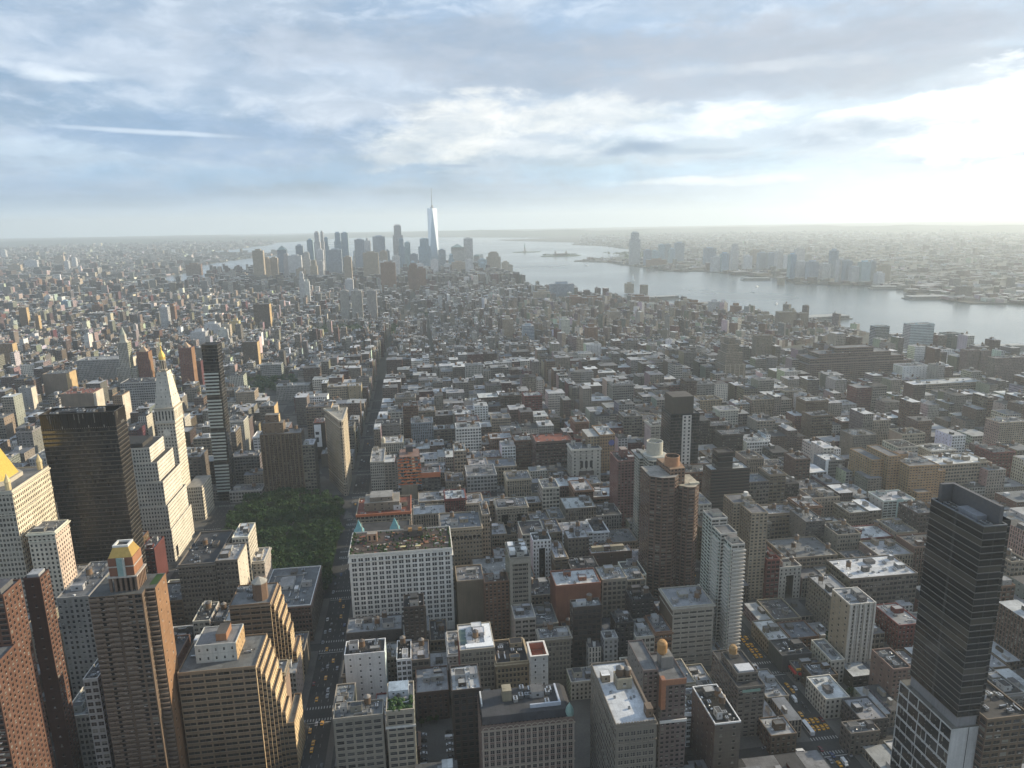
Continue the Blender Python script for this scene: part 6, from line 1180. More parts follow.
for i,(k,x0,x1,y,h,t) in enumerate(sk):
    size='slim' if (x1-x0)<32 else 'broad' if (x1-x0)>60 else 'square'; hh='towering' if h>200 else 'tall' if h>120 else 'middling' if h>70 else 'low'
    near=''
    base=f"{hh} {size} {tone_word[t]} tower {bands(k,x0,x1,y,h)}"
    seen_n[base]=seen_n.get(base,0)+1; n=seen_n[base]
    lab=base if n==1 else f"{base}, {('second','third','fourth','fifth','sixth','seventh','eighth','ninth','tenth','eleventh','twelfth')[n-2]} riverward"
    top=None
    if k=='d' and 720<-x0<790 and h>195: top='pyr'
    if k=='d' and abs(x0-245)<2: top='pyr'
    if k=='d' and abs(x0-391)<2: top='dome'
    if k=='d' and abs(x0+302)<2: top='spire'
    if k=='j' and i==0: pass
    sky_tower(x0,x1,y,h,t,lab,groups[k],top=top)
def world_tower():
    y=4601; rt=root('skyscraper',(wtc_x,y,0),'tallest glass tower with tapering facets and a thin mast','skyscraper'); r=31; b=MB(); b.prism([(-r,-r),(r,-r),(r,r),(-r,r)],0,56,(.26,.32,.37),'blank',None,'tower_glass'); b.build('base_facade',rt)
    B=[(-r,-r),(r,-r),(r,r),(-r,r)]; q=r*.98; T=[(0,-q),(q,0),(0,q),(-q,0)]; z0,z1=56,404; g=MB(); cb=(.30,.40,.50)
    for i in range(4):
        a,b2=B[i],B[(i+1)%4]; t=T[i]; t2=T[(i+1)%4]
        g.face([a+(z0,),b2+(z0,),t+(z1,)],cb,'tower_glass'); g.face([b2+(z0,),t2+(z1,),t+(z1,)],(.78,.82,.85),'tower_glass')  # alternate facets coloured pale, a painted reflection of the sky
    g.face([t+(z1,) for t in T],(.3,.3,.3)); g.build('glass_facet',rt); p=MB()
    p.lathe(0,0,[(12,z1),(12,z1+6)],16,(.35,.38,.4)); p.lathe(0,0,[(3.2,z1+6),(2.6,z1+50),(1.8,z1+90),(1.2,z1+124)],8,(.40,.42,.44)); p.lathe(0,0,[(5,z1+8),(7,z1+14),(5,z1+18)],12,(.4,.4,.4)); p.build('mast',rt)
world_tower()

# ------------------------------------------------------------------ infill: ordinary city blocks
import mathutils
CW = cam.matrix_world.inverted()
def px(x,y,z):
    v = CW @ mathutils.Vector((x,y,z)); 
    return (512-714.37*v.x/v.z, 384+714.37*v.y/v.z, -v.z) if v.z < -1 else (9e9,9e9,-1)
def river_x(y):
    pts=[(-1400,1400),(900,1390),(1300,1320),(1560,1260),(2060,1230),(2125,1160),(2400,1010),(2868,810),(3390,590),(3760,520),(4280,480),(4700,400),(5050,330)]
    for (a,xa),(b,xb) in zip(pts,pts[1:]):
        if a<=y<=b: return xa+(xb-xa)*(y-a)/(b-a)
    return 330
WALLS = [(C['brick'],.11),(C['redbrown'],.06),(C['brown'],.06),(C['graybrown'],.10),(C['graybeige2'],.12),(C['beige2'],.14),(C['tan'],.10),(C['ltstone'],.10),(C['gray'],.06),(C['white'],.05),(C['dkbrown'],.03),(C['red'],.06),(C['cream'],.06),(C['brickbr'],.06),(C['khaki'],.06),(C['beige'],.10)]
ROOFS = [(R['gray'],.20),(R['ltgray'],.27),(R['dark'],.14),(R['black'],.07),(R['white'],.20),(R['slate'],.08),(R['tar'],.08)]
def pick(L_):
    r=random.random()*sum(w_ for _,w_ in L_)
    for v,w_ in L_:
        r-=w_
        if r<=0: return v
    return L_[-1][0]
def height(x,y):
    r=random.random()
    if abs(x+84)<62 and 1560<y<2150: return random.uniform(30,56)
    if -63<x<190 and y<525: return random.choice((14,18,22,26,30))*random.uniform(.85,1.1)
    if 195<x<420 and y<530: return random.uniform(9,14)
    if 150<x<=195 and y<345: return 12
    if y<850:
        if -63<x<500: h=random.choice((18,24,30,36,40,44,48))*random.uniform(.85,1.1)
        elif x<-63: h=random.choice((20,30,40,50,55))*random.uniform(.85,1.15) if x>-560 else random.choice((14,18,24,40))
        else: h=random.choice((12,15,18,22,26,40))*random.uniform(.85,1.2)
    elif y<1560:
        if -420<x<620: h=random.choice((24,32,38,42,46,50,54,60))*random.uniform(.88,1.1)
        elif x>=620: h=random.choice((11,13,15,18,22))*random.uniform(.8,1.15) if r<.76 else random.uniform(28,62)
        else: h=random.choice((14,17,20,28,36))*random.uniform(.8,1.15) if r<.84 else random.uniform(40,66)
    elif y<2600:
        h=random.uniform(10,18) if r<.80 else random.uniform(18,32) if r<.955 else random.uniform(34,56)
    elif y<3500:
        h=random.uniform(12,25) if r<.82 else random.uniform(25,48)
    else:
        h=random.uniform(16,34) if x<-900 and r<.85 else random.uniform(24,70)
    return h
HB=[]
for q in HEROES:
    u0,u1=px(q[3],q[5],q[7]),px(q[4],q[5],q[7]); g0=px((q[3]+q[4])/2,q[5],0)
    if u0[2]>0: HB.append((min(u0[0],u1[0]),max(u0[0],u1[0]),u0[1]+.62*(min(g0[1],800)-u0[1]),q[5]))
def keep_view(a,b,y0,h):
    # ordinary blocks stay low enough for the landmark blocks behind them to be seen, as they are in the photograph
    for k in range(14):
        u0,u1=px(a,y0,h),px(b,y0,h); bad=False
        for l,r_,lim,yh in HB:
            if y0<yh<y0+420 and min(u1[0],r_)-max(u0[0],l)>2 and u0[1]<lim: bad=True; break
        if not bad or h<9: return max(h,8)
        h*=.87
    return max(h,8)
lots=[]
def fill_block(x0,x1,y0,y1,wmin,wmax,rows=2):
    mid=(y0+y1)/2
    for rr in range(rows):
        ya,yb=(y0,mid-.3) if rr==0 else (mid+.3,y1)
        if rows==1: ya,yb=y0,y1
        x=x0
        while x < x1-5:
            w_=min(random.uniform(wmin,wmax),x1-x)
            if x1-(x+w_)<6: w_=x1-x
            a,b=x+.12,x+w_-.12; x+=w_
            g=random.uniform(0,7) if rows==2 else 0
            ya2,yb2=(ya,yb-g) if rr==0 else (ya+g,yb)
            # step back from hand placed buildings
            for o_ in OCC:
                if min(b,o_[1])-max(a,o_[0])>.25 and min(yb2,o_[3])-max(ya2,o_[2])>.25:
                    # try clipping to the largest free remainder
                    cand=[(a,b,ya2,o_[2]-.2),(a,b,o_[3]+.2,yb2),(a,o_[0]-.2,ya2,yb2),(o_[1]+.2,b,ya2,yb2)]
                    cand=[c_ for c_ in cand if c_[1]-c_[0]>6 and c_[3]-c_[2]>7]
                    if not cand: a=None; break
                    a,b,ya2,yb2=max(cand,key=lambda c_:(c_[1]-c_[0])*(c_[3]-c_[2]))
            if a is None or b-a<5.5 or yb2-ya2<6: continue
            if on_diagonal(a,b,ya2,yb2) or in_park(a,b,ya2,yb2): continue
            if not free(a,b,ya2,yb2,.2): continue
            if any(q[0]<(a+b)/2<q[1] and q[2]<(ya2+yb2)/2<q[3] for q in OPEN): continue
            hh=height((a+b)/2,(ya2+yb2)/2)
            hh=keep_view(a,b,ya2,hh)
            if ya2<340 or (a<-63 and ya2<381):
                while hh>6 and min(px(a,yb2,hh)[1],px(b,yb2,hh)[1])<(758 if a>-63 else 772): hh-=2
                if hh<=6: hh=6
            lots.append((a,b,ya2,yb2,hh))
OPEN=[(-12,18,356,419),(-430,-250,1410,1560),(-330,-40,2140,2320),(-30,70,2500,2570),(330,400,640,700)]   # parking lot, squares, playgrounds
for a,b in zip(AVE,AVE[1:]):
    for n in range(34,14,-1):
        y0,y1=SY(n)+9,SY(n-1)-9; x0,x1=a+14.5,b-14.5
        if y1<170: continue
        xm=(x0+x1)/2
        if xm<-.62*y1-260 or xm>1.05*y1+330: continue
        far=y0>900
        fill_block(x0,x1,y0,y1,*((13,36) if -420<xm<700 and y0>520 else (9,26)))
# beyond: smaller rotated grids
def grid_fill(cx,cy_,ang,x0,x1,y0,y1,bw,bd,sw,inside,wr):
    ca,sa=cos(ang),sin(ang); y=y0
    while y<y1:
        x=x0
        while x<x1:
            for rr in range(2):
                u=x
                while u<x+bw-5:
                    w_=random.uniform(*wr); d=bd/2-random.uniform(0,3); v=y+(0 if rr==0 else bd-d)
                    gx,gy=cx+(u+w_/2)*ca-(v+d/2)*sa,cy_+(u+w_/2)*sa+(v+d/2)*ca
                    if inside(gx,gy): FAR.append((gx,gy,w_/2-.15,d/2-.1,ang,height(gx,gy)))
                    u+=w_
            x+=bw+sw
        y+=bd+sw
FAR=[]
def ok(gx,gy,lo=1560,hi=5200):
    if not(lo<gy<hi) or gx>river_x(gy)-25: return False
    a=math.degrees(atan2(gx,gy))
    if a<-31 or a>47: return False
    if abs(gx+84-(gy-1560)*.045)<15 and gy<4000: return False
    if abs(gx-250-(gy-1560)*.01)<13 and gy<2300: return False
    if gy>4000 and gx>-800: return free(gx-14,gx+14,gy-14,gy+14) and random.random()<.55
    if gy>3300 and gx < -1000 - (gy-3300)*.2 and gy>4200: return False
    for o_ in OPEN:
        if o_[0]<gx<o_[1] and o_[2]<gy<o_[3]: return False
    return free(gx-12,gx+12,gy-12,gy+12)
grid_fill(250,1570,radians(22),-100,1300,-150,1300,88,46,13,lambda x,y: ok(x,y,1565,2700) and x>240,(6,15))
grid_fill(-1600,1570,0,0,1840,0,1080,150,50,14,lambda x,y: ok(x,y,1565,2660) and x<=240 and not(2125<y<2330 and -330<x<-30),(6,16))
grid_fill(-1900,2680,radians(2),0,2900,0,900,66,70,15,lambda x,y: ok(x,y,2660,3500),(9,20))
grid_fill(-2300,3400,radians(12),0,3200,-500,1800,60,60,15,lambda x,y: ok(x,y,3500,5200),(14,32))

# the largest in view are buildings of their own, the rest one mass
def score(a,b,y0,y1,h):
    u0=px(a,y0,h); u1=px(b,y0,h); g0=px((a+b)/2,y0,0); 
    if u0[2]<0 or u1[0]<-8 or u0[0]>1032 or u0[1]>790: return 0
    return max(1,(min(1024,u1[0])-max(0,u0[0])))*max(2,min(768,g0[1])-u0[1]+ (u0[1]-px(a,y1,h)[1]))
sc_=sorted(((score(*l),l) for l in lots),key=lambda s:-s[0]); N_SOLO=265
solo=[l for s,l in sc_[:N_SOLO] if s>0]; mass=[l for s,l in sc_[N_SOLO:]]+[l for s,l in sc_[:N_SOLO] if s<=0]
cname={}
for k_,v_ in C.items(): cname[v_]=k_
NAMES=dict(brick='brown brick',redbrown='dark red brown',brown='brown',graybrown='grey brown',graybeige2='greyish beige',beige2='beige',tan='tan',ltstone='pale stone',gray='grey',white='white',dkbrown='very dark brown',red='red brick',cream='cream',brickbr='reddish brown brick',khaki='khaki',beige='warm beige')
RN={R['gray']:'grey',R['ltgray']:'pale grey',R['dark']:'dark',R['black']:'black',R['white']:'white',R['slate']:'slate',R['tar']:'tarred'}
LAND_=[((hr[3]+hr[4])/2,(hr[5]+hr[6])/2,hr[2]) for hr in HEROES]
SHORT=dict(b230='white block with the roof garden',b220='red coped block',wroof='white roofed corner block',hotel='turreted black mansard hotel',f656='pale ribbon window block',g704='white balcony tower',h730='beige brick tower',i703='black box slab',twist='faceted brick drum tower',cyl='glass drum tower',white668='black tower with white column',pink='pinkish brick block',tan588='blue roundel block',orn571='ornate arched grey block',brn532='red roofed brown loft',wh460='tall white grid block',blue411='blue topped loft block',dome380='corner dome building',lt430='curved skylight block',black='black glass tower',og880='orange stepped complex',wg871='pale green apartment block',strip817='white stripe block',bei852='weathered beige slab',wh746='white concrete loft',be752='pale piered block',deco='tall stepped beige tower',brick111='enormous brick block',redst='red sided block',wide850='wide white roofed block',bei785='twin tank beige block',slab795='grey brick tank slab',mad41='bronze slab',gold='gold capped tower',stepA='pale penthouse block',stepB='octagonal turret block',b225='light rimmed grey roof',madgreen='ribbed apartment slab',orange='orange netted tower',arch='arched window block',twin='twin court block',slab510='slim grey slab',br485='brown brick tank tower',dk573='dark brown loft',be602='beige big window loft',b568='white roofed grey brown block',dk630='soot coloured block',redwh='white deck block',yel495='yellowish block',be540='bracketed cornice block',tank645='orange tank tower',br738='golden tank block',redaw='red awning store',col840='beige ribbed tower',ny77='long pale office block',coned='pointed lantern tower',wide118='pale terrace block',t308='tan block by the wedge',t325='beige lit edge loft',w276='ribbed white block',wh281='pale low grid block',bl178='ornate crown loft',bl460='blank walled beige block',hwhite='white party wall block',low417='patched roof block',b333='avenue corner loft',b386='planted roof block',tan45='yellow ended tan block',tan454='square window tan block',bei702='yellowish piered block',strip='pale strip',blue838='blue painted block',bei1000='beige edge slab',ogwing='long tan wing',tanb960='tan ribbon block',wh903='white patterned box',br253='broad lit brown tower',lowA='low shop row',gr850='grey roofed row',mural='white mural block')
LM=[((hr[3]+hr[4])/2,(hr[5]+hr[6])/2,SHORT[hr[0]]) for hr in HEROES if hr[0] in SHORT]+[(-272,798,'gilded clock tower'),(-292,720,'setback white block'),(-238,858,'slim pod tower'),(-100,870,'wedge tower'),(-157,720,'park trees'),(-335,560,'golden pyramid tower')]
used=set()
def solo_label(x,y,h,c,r,nt):
    d=sorted(LM,key=lambda q:hypot(q[0]-x,(q[1]-y)*1.0)); cn=NAMES.get(c,'grey'); tall='low' if h<18 else 'tall' if h>40 else 'mid rise'
    extra=' and water tank' if nt else ''
    for q in d[:24]:
        dx,dy=x-q[0],y-q[1]; rel='behind' if dy>abs(dx) else 'in front of' if -dy>abs(dx) else 'beside' if dx>0 else 'east of'
        for form in (f"{tall} {cn} block, {RN[r]} roof, {rel} the {q[2]}", f"{tall} {cn} block, {RN[r]} roof{', tank' if nt else ', no tank'}, farther {rel} the {q[2]}"):
            if form not in used and len(form.replace(',','').split())<=16: used.add(form); return form
    return f"{tall} {cn} block, {RN[r]} roof, among similar loft roofs"
for (a,b,y0,y1,h) in solo:
    cv=pick(WALLS); rv=pick(ROOFS); nt=(1 if random.random()<.38 else 0) if h>18 else 0
    if h>36 and random.random()<.3: nt+=1
    ck=cname[cv]; lab=solo_label((a+b)/2,(y0+y1)/2,h,ck,rv,nt)
    kind='row_building' if h<18 else 'loft_building' if h<40 else 'high_block'
    wn=random.choice(['punch','pair','loft','loft','triple','pier','office'] if h>20 else ['punch','punch','pair','apt'])
    make_building(kind,lab,a,b,y0,y1,h,dict(c=jit(cv,.15),roof=jit(rv,.1),w=wn,ws=random.choice([wn,'few2','blank','few2','punch']),t=nt,bh=random.choice((1,1,2,2,3)),cor=random.random()<.3),'ordinary buildings filling the street blocks')
mb=MB()
def mass_box(cx,cy_,X,Y,ang,h,detail,far=False):
    cv=jit(pick(WALLS),.22); rv=jit(pick(ROOFS),.22)
    lu=sum(cv)/3; cv=tuple(.72*v+.28*lu for v in cv)
    if far: rv=tuple(.14+.35*v for v in rv)  # distant roofs pulled towards grey, haze put into their colour
    ca,sa=cos(ang),sin(ang); P=[(cx+u*ca-v*sa,cy_+u*sa+v*ca) for u,v in ((-X,-Y),(X,-Y),(X,Y),(-X,Y))]
    wn=random.choice(['punch','pair','loft','pier','apt','office']); cs=tuple(v*random.uniform(.8,1.15) for v in cv)
    mb.prism(P,0,h,[cv,cs,cv,cs],[wn,random.choice([wn,'few2']),wn,random.choice([wn,'few2'])],rv)
    for i in range(random.choice((1,1,2,3)) if detail else random.choice((0,1,1))):
        rx,ry=X*random.uniform(.12,.3),Y*random.uniform(.12,.28); u,v=random.uniform(-X+rx,X-rx)*.9,random.uniform(-Y+ry,Y-ry)*.9; z=random.uniform(2.2,4.5)
        Q=[(cx+(u+p_)*ca-(v+q_)*sa,cy_+(u+p_)*sa+(v+q_)*ca) for p_,q_ in ((-rx,-ry),(rx,-ry),(rx,ry),(-rx,ry))]; mb.prism(Q,h,h+z,jit(random.choice([cv,(.35,.33,.3),(.5,.5,.5),(.12,.11,.1)]),.2),'blank',jit(pick(ROOFS),.2))
    if detail and h>22 and random.random()<.35:
        u,v=random.uniform(-X*.5,X*.5),random.uniform(-Y*.5,Y*.5); mb.lathe(cx+u*ca-v*sa,cy_+u*sa+v*ca,[(1.9,h+2.5),(1.9,h+6.5),(0,h+8)],7,jit((.17,.11,.07),.3))
for (a,b,y0,y1,h) in mass: mass_box((a+b)/2,(y0+y1)/2,(b-a)/2,(y1-y0)/2,0,h,True)
for (gx,gy,X,Y,ang,h) in FAR: mass_box(gx,gy,X,Y,ang,h,gy<2400)
tag(mb.build('city_blocks'),kind='stuff',label='dense low city blocks spreading to the harbour',cat='buildings')
def inside(P,x,y):
    r=False; j=len(P)-1
    for i in range(len(P)):
        if (P[i][1]>y)!=(P[j][1]>y) and x<(P[j][0]-P[i][0])*(y-P[i][1])/(P[j][1]-P[i][1])+P[i][0]: r=not r
        j=i
    return r
mb=MB(); n=0
while n<7000:
    a=radians(random.uniform(-31,4)); d=2600+13000*random.random()**1.2; x,y=sin(a)*d,cos(a)*d
    if not inside(bk,x,y): continue
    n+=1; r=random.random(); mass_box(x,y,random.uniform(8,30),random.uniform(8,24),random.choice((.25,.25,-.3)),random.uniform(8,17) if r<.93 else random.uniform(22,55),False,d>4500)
tag(mb.build('borough_blocks'),kind='stuff',label='low hazy district across the east river',cat='buildings')
mb=MB(); n=0
while n<5200:
    a=radians(random.uniform(13,47)); d=3000+13000*random.random()**1.15; x,y=sin(a)*d,cos(a)*d
    if not inside(NJ,x,y) or (1650<x<2300 and 5700<y<7000) or not free(x-25,x+25,y-25,y+25): continue
    n+=1; r=random.random(); big=random.random()<.06
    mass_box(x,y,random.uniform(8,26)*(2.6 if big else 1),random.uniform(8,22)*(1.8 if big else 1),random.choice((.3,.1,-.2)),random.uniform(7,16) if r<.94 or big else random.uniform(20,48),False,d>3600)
tag(mb.build('shore_blocks'),kind='stuff',label='low hazy district across the wide river',cat='buildings')

# ------------------------------------------------------------------ trees
def tree_mesh(seed,R_,H_):
    rnd=random.Random(seed); b=MB(); lobes=[]
    for i in range(9): a=rnd.random()*6.28; q=rnd.uniform(.15,.62)*R_; lobes.append((q*cos(a),q*sin(a),H_*rnd.uniform(.45,.86),R_*rnd.uniform(.34,.56)))
    for i in range(420):
        lx,ly,lz,lr=rnd.choice(lobes); th=rnd.random()*6.28; ph=math.acos(rnd.uniform(-.55,1)); rr=lr*rnd.uniform(.7,1.08); x,y,z=lx+rr*sin(ph)*cos(th),ly+rr*sin(ph)*sin(th),lz+rr*.8*cos(ph)
        s_=R_*rnd.uniform(.07,.15); u=mathutils.Vector((rnd.gauss(0,1),rnd.gauss(0,1),rnd.gauss(0,.5))).normalized()*s_; w_=mathutils.Vector((rnd.gauss(0,1),rnd.gauss(0,1),rnd.gauss(0,.8))).normalized()*s_; p_=mathutils.Vector((x,y,z))
        b.face([tuple(p_-u-w_),tuple(p_+u-w_*.6),tuple(p_+u*.8+w_),tuple(p_-u*.7+w_*.9)],(.05,.08,.02),'foliage')
    cr=mesh_of(b,'crown'); t=MB(); t.lathe(0,0,[(.38,0),(.28,H_*.3),(.16,H_*.62)],7,(.05,.04,.03))
    for i in range(5):
        a=i*1.26+rnd.random(); e=(cos(a)*R_*.45,sin(a)*R_*.45,H_*.7); 
        for k in range(1): t.face([(0.1,0,H_*.32),(-.1,.1,H_*.34),(e[0]-.05,e[1],e[2]),(e[0]+.05,e[1]+.05,e[2])],(.05,.04,.03))
    return cr, mesh_of(t,'trunk',[BARK])
TREES=[tree_mesh(i,random.uniform(5.0,6.8),random.uniform(12,16)) for i in range(6)]
def tree(x,y,label,group,s=1.0,z=0):
    rt=root('tree',(x,y,z),label,'tree',group,random.random()*6.28); rt.scale=(s,s,s*random.uniform(.85,1.1)); cr,tr=random.choice(TREES); inst(tr,'trunk',rt); inst(cr,'crown',rt); return rt
sheet('lawn',[(-212,610),(-92,610),(-92,700),(-94,760),(-108,832),(-212,832)],.02,LAWN)
sheet('path',[(-170,611),(-164,611),(-150,720),(-140,831),(-147,831),(-157,720)],.03,CONC)
pts=[]
for i in range(4000):
    x,y=random.uniform(-214,-88),random.uniform(598,836)
    if x>-91: continue
    if hypot(x+160,y-718)<7: continue
    if x>-112 and y>800: continue
    if all(hypot(x-a,y-b)> 7.2 for a,b in pts): pts.append((x,y))
    if len(pts)>=260: break
for i,(x,y) in enumerate(pts): tree(x,y,'leafy green tree in the dense wood of the square beside the wedge tower','trees of the avenue square',random.uniform(.85,1.25))
for x,y,s_ in ((262,398,.8),(266,408,.9),(262,418,.7),(228,402,.6),(226,412,.7),(300,452,1.0),(306,456,1.1),(303,446,.9),(297,462,1.0),(312,452,.9),(290,388,.8),(296,392,.85),(284,396,.7)):
    if x>280 and y>440: tree(x,y,'bushy tree in the yard behind the red awning store','trees by the red awning store',s_*.8)
    elif x<240: tree(x,y,'small street tree beside the taxi avenue shop row','street trees at the low shop row',s_)
    else: tree(x,y,'street tree on the river side pavement of the taxi avenue','street trees across the taxi avenue',s_*.8)
for i,(x,y) in enumerate(((-9,414),(-4,416),(1,415))): tree(x,y,'little tree at the back wall of the parking lot','parking lot trees',.45)
def grove(name,label,x0,x1,y0,y1,n,s=1.0):
    b=MB()
    for i in range(n):
        x,y=random.uniform(x0,x1),random.uniform(y0,y1); R_=random.uniform(4,7)*s; H_=random.uniform(9,15)*s
        for k in range(46):
            th=random.random()*6.28; ph=math.acos(random.uniform(-.3,1)); rr=R_*random.uniform(.6,1); p_=mathutils.Vector((x+rr*sin(ph)*cos(th),y+rr*sin(ph)*sin(th),H_*.55+rr*.75*cos(ph))); u=mathutils.Vector((random.gauss(0,1),random.gauss(0,1),random.gauss(0,.5))).normalized()*R_*.26; w_=mathutils.Vector((random.gauss(0,1),random.gauss(0,1),random.gauss(0,.8))).normalized()*R_*.26
            b.face([tuple(p_-u-w_),tuple(p_+u-w_),tuple(p_+u+w_),tuple(p_-u+w_)],(.05,.08,.02),'foliage')
    tag(b.build(name),kind='stuff',label=label,cat='trees')
sheet('lawn',[(-430,1412),(-250,1412),(-250,1558),(-430,1558)],.02,LAWN); sheet('lawn',[(-330,2142),(-40,2142),(-40,2318),(-330,2318)],.02,LAWN)
grove('square_trees','dark green trees of the far square left of the long avenue',-425,-255,1415,1555,150)
grove('square_trees','pale green trees of the square at the end of the long avenue',-325,-45,2145,2315,170)
grove('square_trees','green trees by the east side low blocks',-1500,-1380,2150,2400,120); grove('square_trees','strip of green trees among far village roofs',-30,70,2500,2570,50)
grove('square_trees','avenue of trees far along the widening street',-1010,-960,2700,3300,120); grove('square_trees','tree belt on the green park across the river',1750,2200,5800,6700,160,1.6)
grove('square_trees','tree belt on the two small harbour islands',1180,1490,6480,6600,70,1.4); grove('square_trees','riverside trees below downtown',480,520,4250,4500,50)
grove('square_trees','trees among the slab towers by the river',980,1140,1165,1225,50)

# ------------------------------------------------------------------ cars
def car_mesh(kind,col):
    b=MB(); L_,Wd,H_={'car':(4.6,1.85,1.45),'van':(5.6,2.1,2.4),'bus':(12.0,2.6,3.1)}[kind]
    hw=Wd/2; hl=L_/2
    if kind=='car':
        prof=[(-hl,.35),(-hl,.85),(-hl*.62,.95),(-hl*.30,H_-.06),(hl*.28,H_-.02),(hl*.66,.98),(hl,.88),(hl,.35)]
    elif kind=='van': prof=[(-hl,.35),(-hl,1.1),(-hl*.80,1.25),(-hl*.62,H_),(hl,H_),(hl,.35)]
    else: prof=[(-hl,.35),(-hl,H_-.1),(-hl+.2,H_),(hl,H_),(hl,.35)]
    n=len(prof)
    for i in range(n):
        (y0,z0),(y1,z1)=prof[i],prof[(i+1)%n]; b.face([(-hw,y0,z0),(-hw,y1,z1),(hw,y1,z1),(hw,y0,z0)],col)
    b.face([(hw,y,z) for y,z in prof],col); b.face([(-hw,y,z) for y,z in reversed(prof)],col)
    me=mesh_of(b,'body',[CARPAINT]); g=MB(); dk=(.015,.016,.018)
    if kind=='car':
        for s_ in (-1,1): g.face([(s_*(hw+.012),-hl*.56,.98),(s_*(hw+.012),-hl*.30,H_-.14),(s_*(hw+.012),hl*.26,H_-.12),(s_*(hw+.012),hl*.58,1.0)],dk,'window_glass')
        e=.014; g.face([(-hw+.1,-hl*.60,.97+e),(hw-.1,-hl*.60,.97+e),(hw-.15,-hl*.32,H_-.09+e),(-hw+.15,-hl*.32,H_-.09+e)],dk,'window_glass'); g.face([(-hw+.1,hl*.64,1.0+e),(hw-.1,hl*.64,1.0+e),(hw-.15,hl*.31,H_-.05+e),(-hw+.15,hl*.31,H_-.05+e)],dk,'window_glass')
    else:
        for s_ in (-1,1): g.face([(s_*(hw+.012),-hl*.75,1.35),(s_*(hw+.012),-hl*.70,H_-.35),(s_*(hw+.012),hl*(.9 if kind=='bus' else -.2),H_-.35),(s_*(hw+.012),hl*(.9 if kind=='bus' else -.2),1.35)],dk,'window_glass')
    w_=MB()
    for sx in (-1,1):
        for sy in (-.6,.6):
            for i in range(10): pass
            x=sx*(hw-.02); P=[(x+sx*.03,sy*hl+.34*cos(i*pi/6),.34+.34*sin(i*pi/6)) for i in range(12)]; w_.face(P if sx>0 else P[::-1],(.02,.02,.02))
    return me, mesh_of(g,'windows'), mesh_of(w_,'wheels')
COLS=[((.60,.60,.60),'white','car'),((.03,.03,.03),'black','car'),((.20,.20,.21),'grey','car'),((.33,.34,.35),'silver','car'),((.12,.02,.02),'dark red','car'),((.03,.05,.12),'dark blue','car'),((.66,.66,.65),'white','van'),((.55,.56,.57),'white','bus')]
CM=[car_mesh(k,c_) for c_,_,k in COLS]; TAXI=car_mesh('car',(.62,.30,.015))
tl=MB(); tl.solid(-.35,.35,-.12,.12,1.44,1.62,(.6,.5,.3)); TL=mesh_of(tl,'roof_light')
def car(x,y,rz,where,taxi=False,idx=None):
    if taxi: me,name,lab=TAXI,'taxi',f'yellow taxi {where}'
    else:
        i=idx if idx is not None else random.choice((0,0,1,1,1,2,2,3,3,4,5,6,0,7 if random.random()<.2 else 2)); me=CM[i]; k=COLS[i][2]; name={'car':'car','van':'van','bus':'bus'}[k]; lab=f'{COLS[i][1]} {name} {where}'
    r_=root(name,(x,y,.012),lab,name,'traffic '+where,rz); inst(me[0],'body',r_); inst(me[1],'side_window',r_); inst(me[2],'wheel',r_)
    if taxi: inst(TL,'roof_light',r_)
    return r_
def traffic(xc,y0,y1,n,where,tx,rz=pi,lanes=(-7.4,-3.4,0,3.4,7.4),block=None):
    put=[]; tries=0
    while len(put)<n and tries<n*40:
        tries+=1; ln=random.choice(lanes); y=random.uniform(y0,y1)
        if any(abs(SY(m)-y)<9 for m in range(14,34)) and random.random()<.8: continue
        if any(l==ln and abs(y-b)<6.2 for l,b in put): continue
        if block and block[0]<y<block[1] and abs(ln)<7: continue
        put.append((ln,y)); car(xc+ln+random.uniform(-.3,.3),y,rz+random.uniform(-.03,.03),where,random.random()<tx and abs(ln)<7)
traffic(-78,372,606,32,'on the long avenue before the park',.5)
traffic(-78,606,848,16,'on the long avenue beside the park trees',.3)
traffic(-78,860,1150,14,'on the long avenue beyond the wedge tower',.2)
for i,(x,y) in enumerate([(242.5,452),(242.5,459),(242.6,466),(242.4,473),(242.5,480),(242.3,488),(246.0,452),(246.1,459),(245.9,466),(246.2,476)]): car(x,y,0,'in the queue waiting at the crosswalk by the white balcony tower',True)
for i,(x,y) in enumerate([(242.3,372),(245.6,372),(248.9,372),(252.0,372.5),(242.4,379),(245.7,379),(248.9,379),(241.8,386)]): car(x,y,0,'in the pack waiting at the lower crosswalk',True)
car(238.9,372,0,'beside the pack of taxis at the lower crosswalk',False,7)
traffic(245,340,430,16,'on the taxi avenue before the red awnings',.25,0,block=(366,392)); traffic(245,490,700,18,'on the taxi avenue behind the balcony tower',.4,0)
for n_ in (27,28,29,26): traffic2=[car(random.uniform(-50,235),SY(n_)+random.choice((-3.3,3.3)),pi/2,'parked along a side street between the two avenues') for _ in range(8)]
for n_ in (28,29): [car(random.uniform(264,330),SY(n_)+random.choice((-3.3,3.3)),pi/2,'along the side street by the red awnings') for _ in range(7)]
k=0
for row,x in ((0,-8),(1,8.5)):
    for i in range(7):
        car(x,372+i*5.6,pi/2,'parked in the open lot behind the planted roof building',False,(0,6,1,0,2,1,0)[(i+row*3)%7])

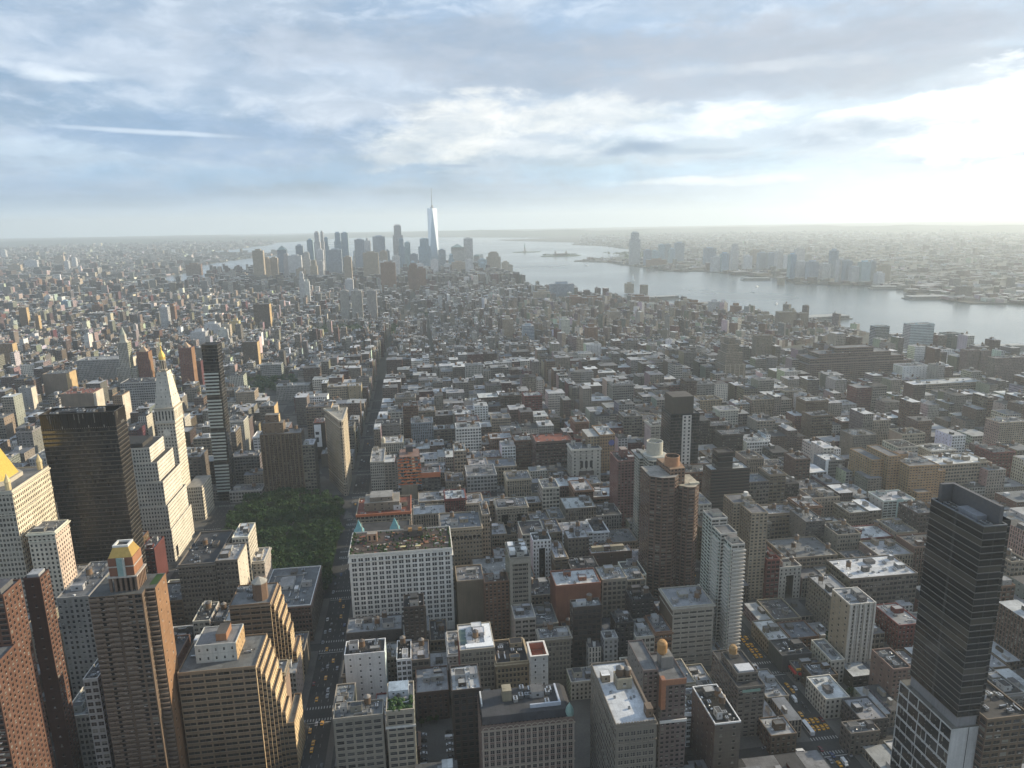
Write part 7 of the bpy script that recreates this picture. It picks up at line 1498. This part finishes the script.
# ------------------------------------------------------------------ harbour
def boat(x,y,L_,label,rz,sail=False):
    r_=root('boat',(x,y,-4.0),label,'boat',None,rz); b=MB(); w_=L_*.13; P=[(-w_,-L_*.5),(w_,-L_*.5),(w_*1.1,L_*.2),(0,L_*.5),(-w_*1.1,L_*.2)]; b.prism(P,-.5,L_*.07,(.55,.56,.56),'blank',(.5,.5,.5),'paint','paint'); b.build('hull',r_)
    c=MB(); c.solid(-w_*.7,w_*.7,-L_*.35,L_*.12,L_*.07,L_*.16,(.75,.76,.76)); c.solid(-w_*.5,w_*.5,-L_*.2,L_*.05,L_*.16,L_*.22,(.7,.7,.7)); c.build('cabin',r_)
    if sail: s_=MB(); s_.face([(0,-L_*.4,L_*.2),(0,L_*.35,L_*.2),(.2,0,L_*1.5)],(.85,.85,.83)); s_.face([(.3,-L_*.4,L_*.2),(.5,0,L_*1.5),(.3,L_*.35,L_*.2)],(.85,.85,.83)); s_.build('sail',r_)
boat(1160,3740,26,'white sailing boat crossing the wide river',.6,True); boat(1230,5100,34,'ferry far out towards the harbour islands',.9); boat(1610,3230,30,'dark low boat in mid river',2.2); boat(1360,2560,34,'small launch on the near river reach',2.6); boat(950,5000,30,'small boat off the downtown tip',.3); boat(1480,3000,24,'little white boat below the far bank towers',1.1)
# statue on its island
r_=root('statue',(1150,7480,-1),'tiny standing statue on a high plinth on the small island','statue'); b=MB(); b.lathe(0,0,[(26,0),(26,9),(12,10),(10,38),(9,46)],4,(.38,.34,.28),'paint',pi/4); b.build('plinth',r_); b=MB(); b.lathe(0,0,[(6,46),(5,62),(4.2,74),(2,78),(2.2,82),(.5,85)],8,(.20,.33,.28)); b.lathe(-3,0,[(1.2,72),(1,84),(.9,91),(1.6,92),(0,94)],6,(.20,.33,.28)); b.build('figure',r_)
r_=root('museum_hall',(1340,6540,-1),'low red hall on the second small island','hall'); b=MB(); b.box(-60,60,-20,20,0,20,(.22,.12,.09),'punch',(.3,.3,.3)); b.build('facade',r_); b=MB(); [b.lathe(sx*50,sy*18,[(5,20),(5,34),(0,44)],8,(.25,.2,.15)) for sx in (-1,1) for sy in (-1,1)]; b.build('tower',r_)
# ventilation tower and pier sheds on the near shore, piers
def pier(x,y,L_,wd,rz,label,shed=True):
    r_=root('pier',(x,y,-4),label,'pier',None,rz); b=MB(); b.solid(0,L_,-wd/2,wd/2,-.5,3.2,(.20,.19,.17)); b.build('deck',r_)
    if shed: b=MB(); b.box(6,L_-10,-wd/2+3,wd/2-3,3.2,12,(.25,.24,.22),'loft',(.33,.34,.34)); b.build('shed',r_)
pier(1318,1430,230,26,-.25,'long bare pier reaching into the river at the right'.replace(' at the right',' near the slab towers'),False); pier(1285,1560,190,30,-.1,'pier with grey shed below the glass twin slab'); pier(1180,2130,210,60,.1,'broad shed pier near the sunlit tan blocks'); pier(860,2830,230,46,.15,'pier with pale shed past the brick warehouse'); pier(1262,1760,170,26,-.1,'narrow shed pier between two slabs'); pier(960,2640,180,60,.1,'low pier beside the ventilation tower',False)
r_=root('ventilation_tower',(1000,3060,-4),'square tan ventilation tower standing off the river shore','tower'); b=MB(); b.box(-14,14,-14,14,0,38,C['tan'],(5,9,.3,.7),(.2,.19,.18)); b.build('facade',r_); b=MB(); b.ring((-14,14,-14,14),38,41,2,C['tanst'],.5); b.build('parapet',r_)
r_=root('ventilation_tower',(1770,3300,-4),'pale river ventilation tower below the far bank towers','tower'); b=MB(); b.box(-13,13,-13,13,0,34,C['tanst'],(5,9,.3,.7),(.2,.19,.18)); b.build('facade',r_)
pier(1850,3560,150,40,2.9,'pier under the far bank middle cluster'); pier(2080,2560,170,60,3.0,'long terminal pier on the far bank'); pier(2150,2960,120,50,2.8,'short terminal pier on the far bank')
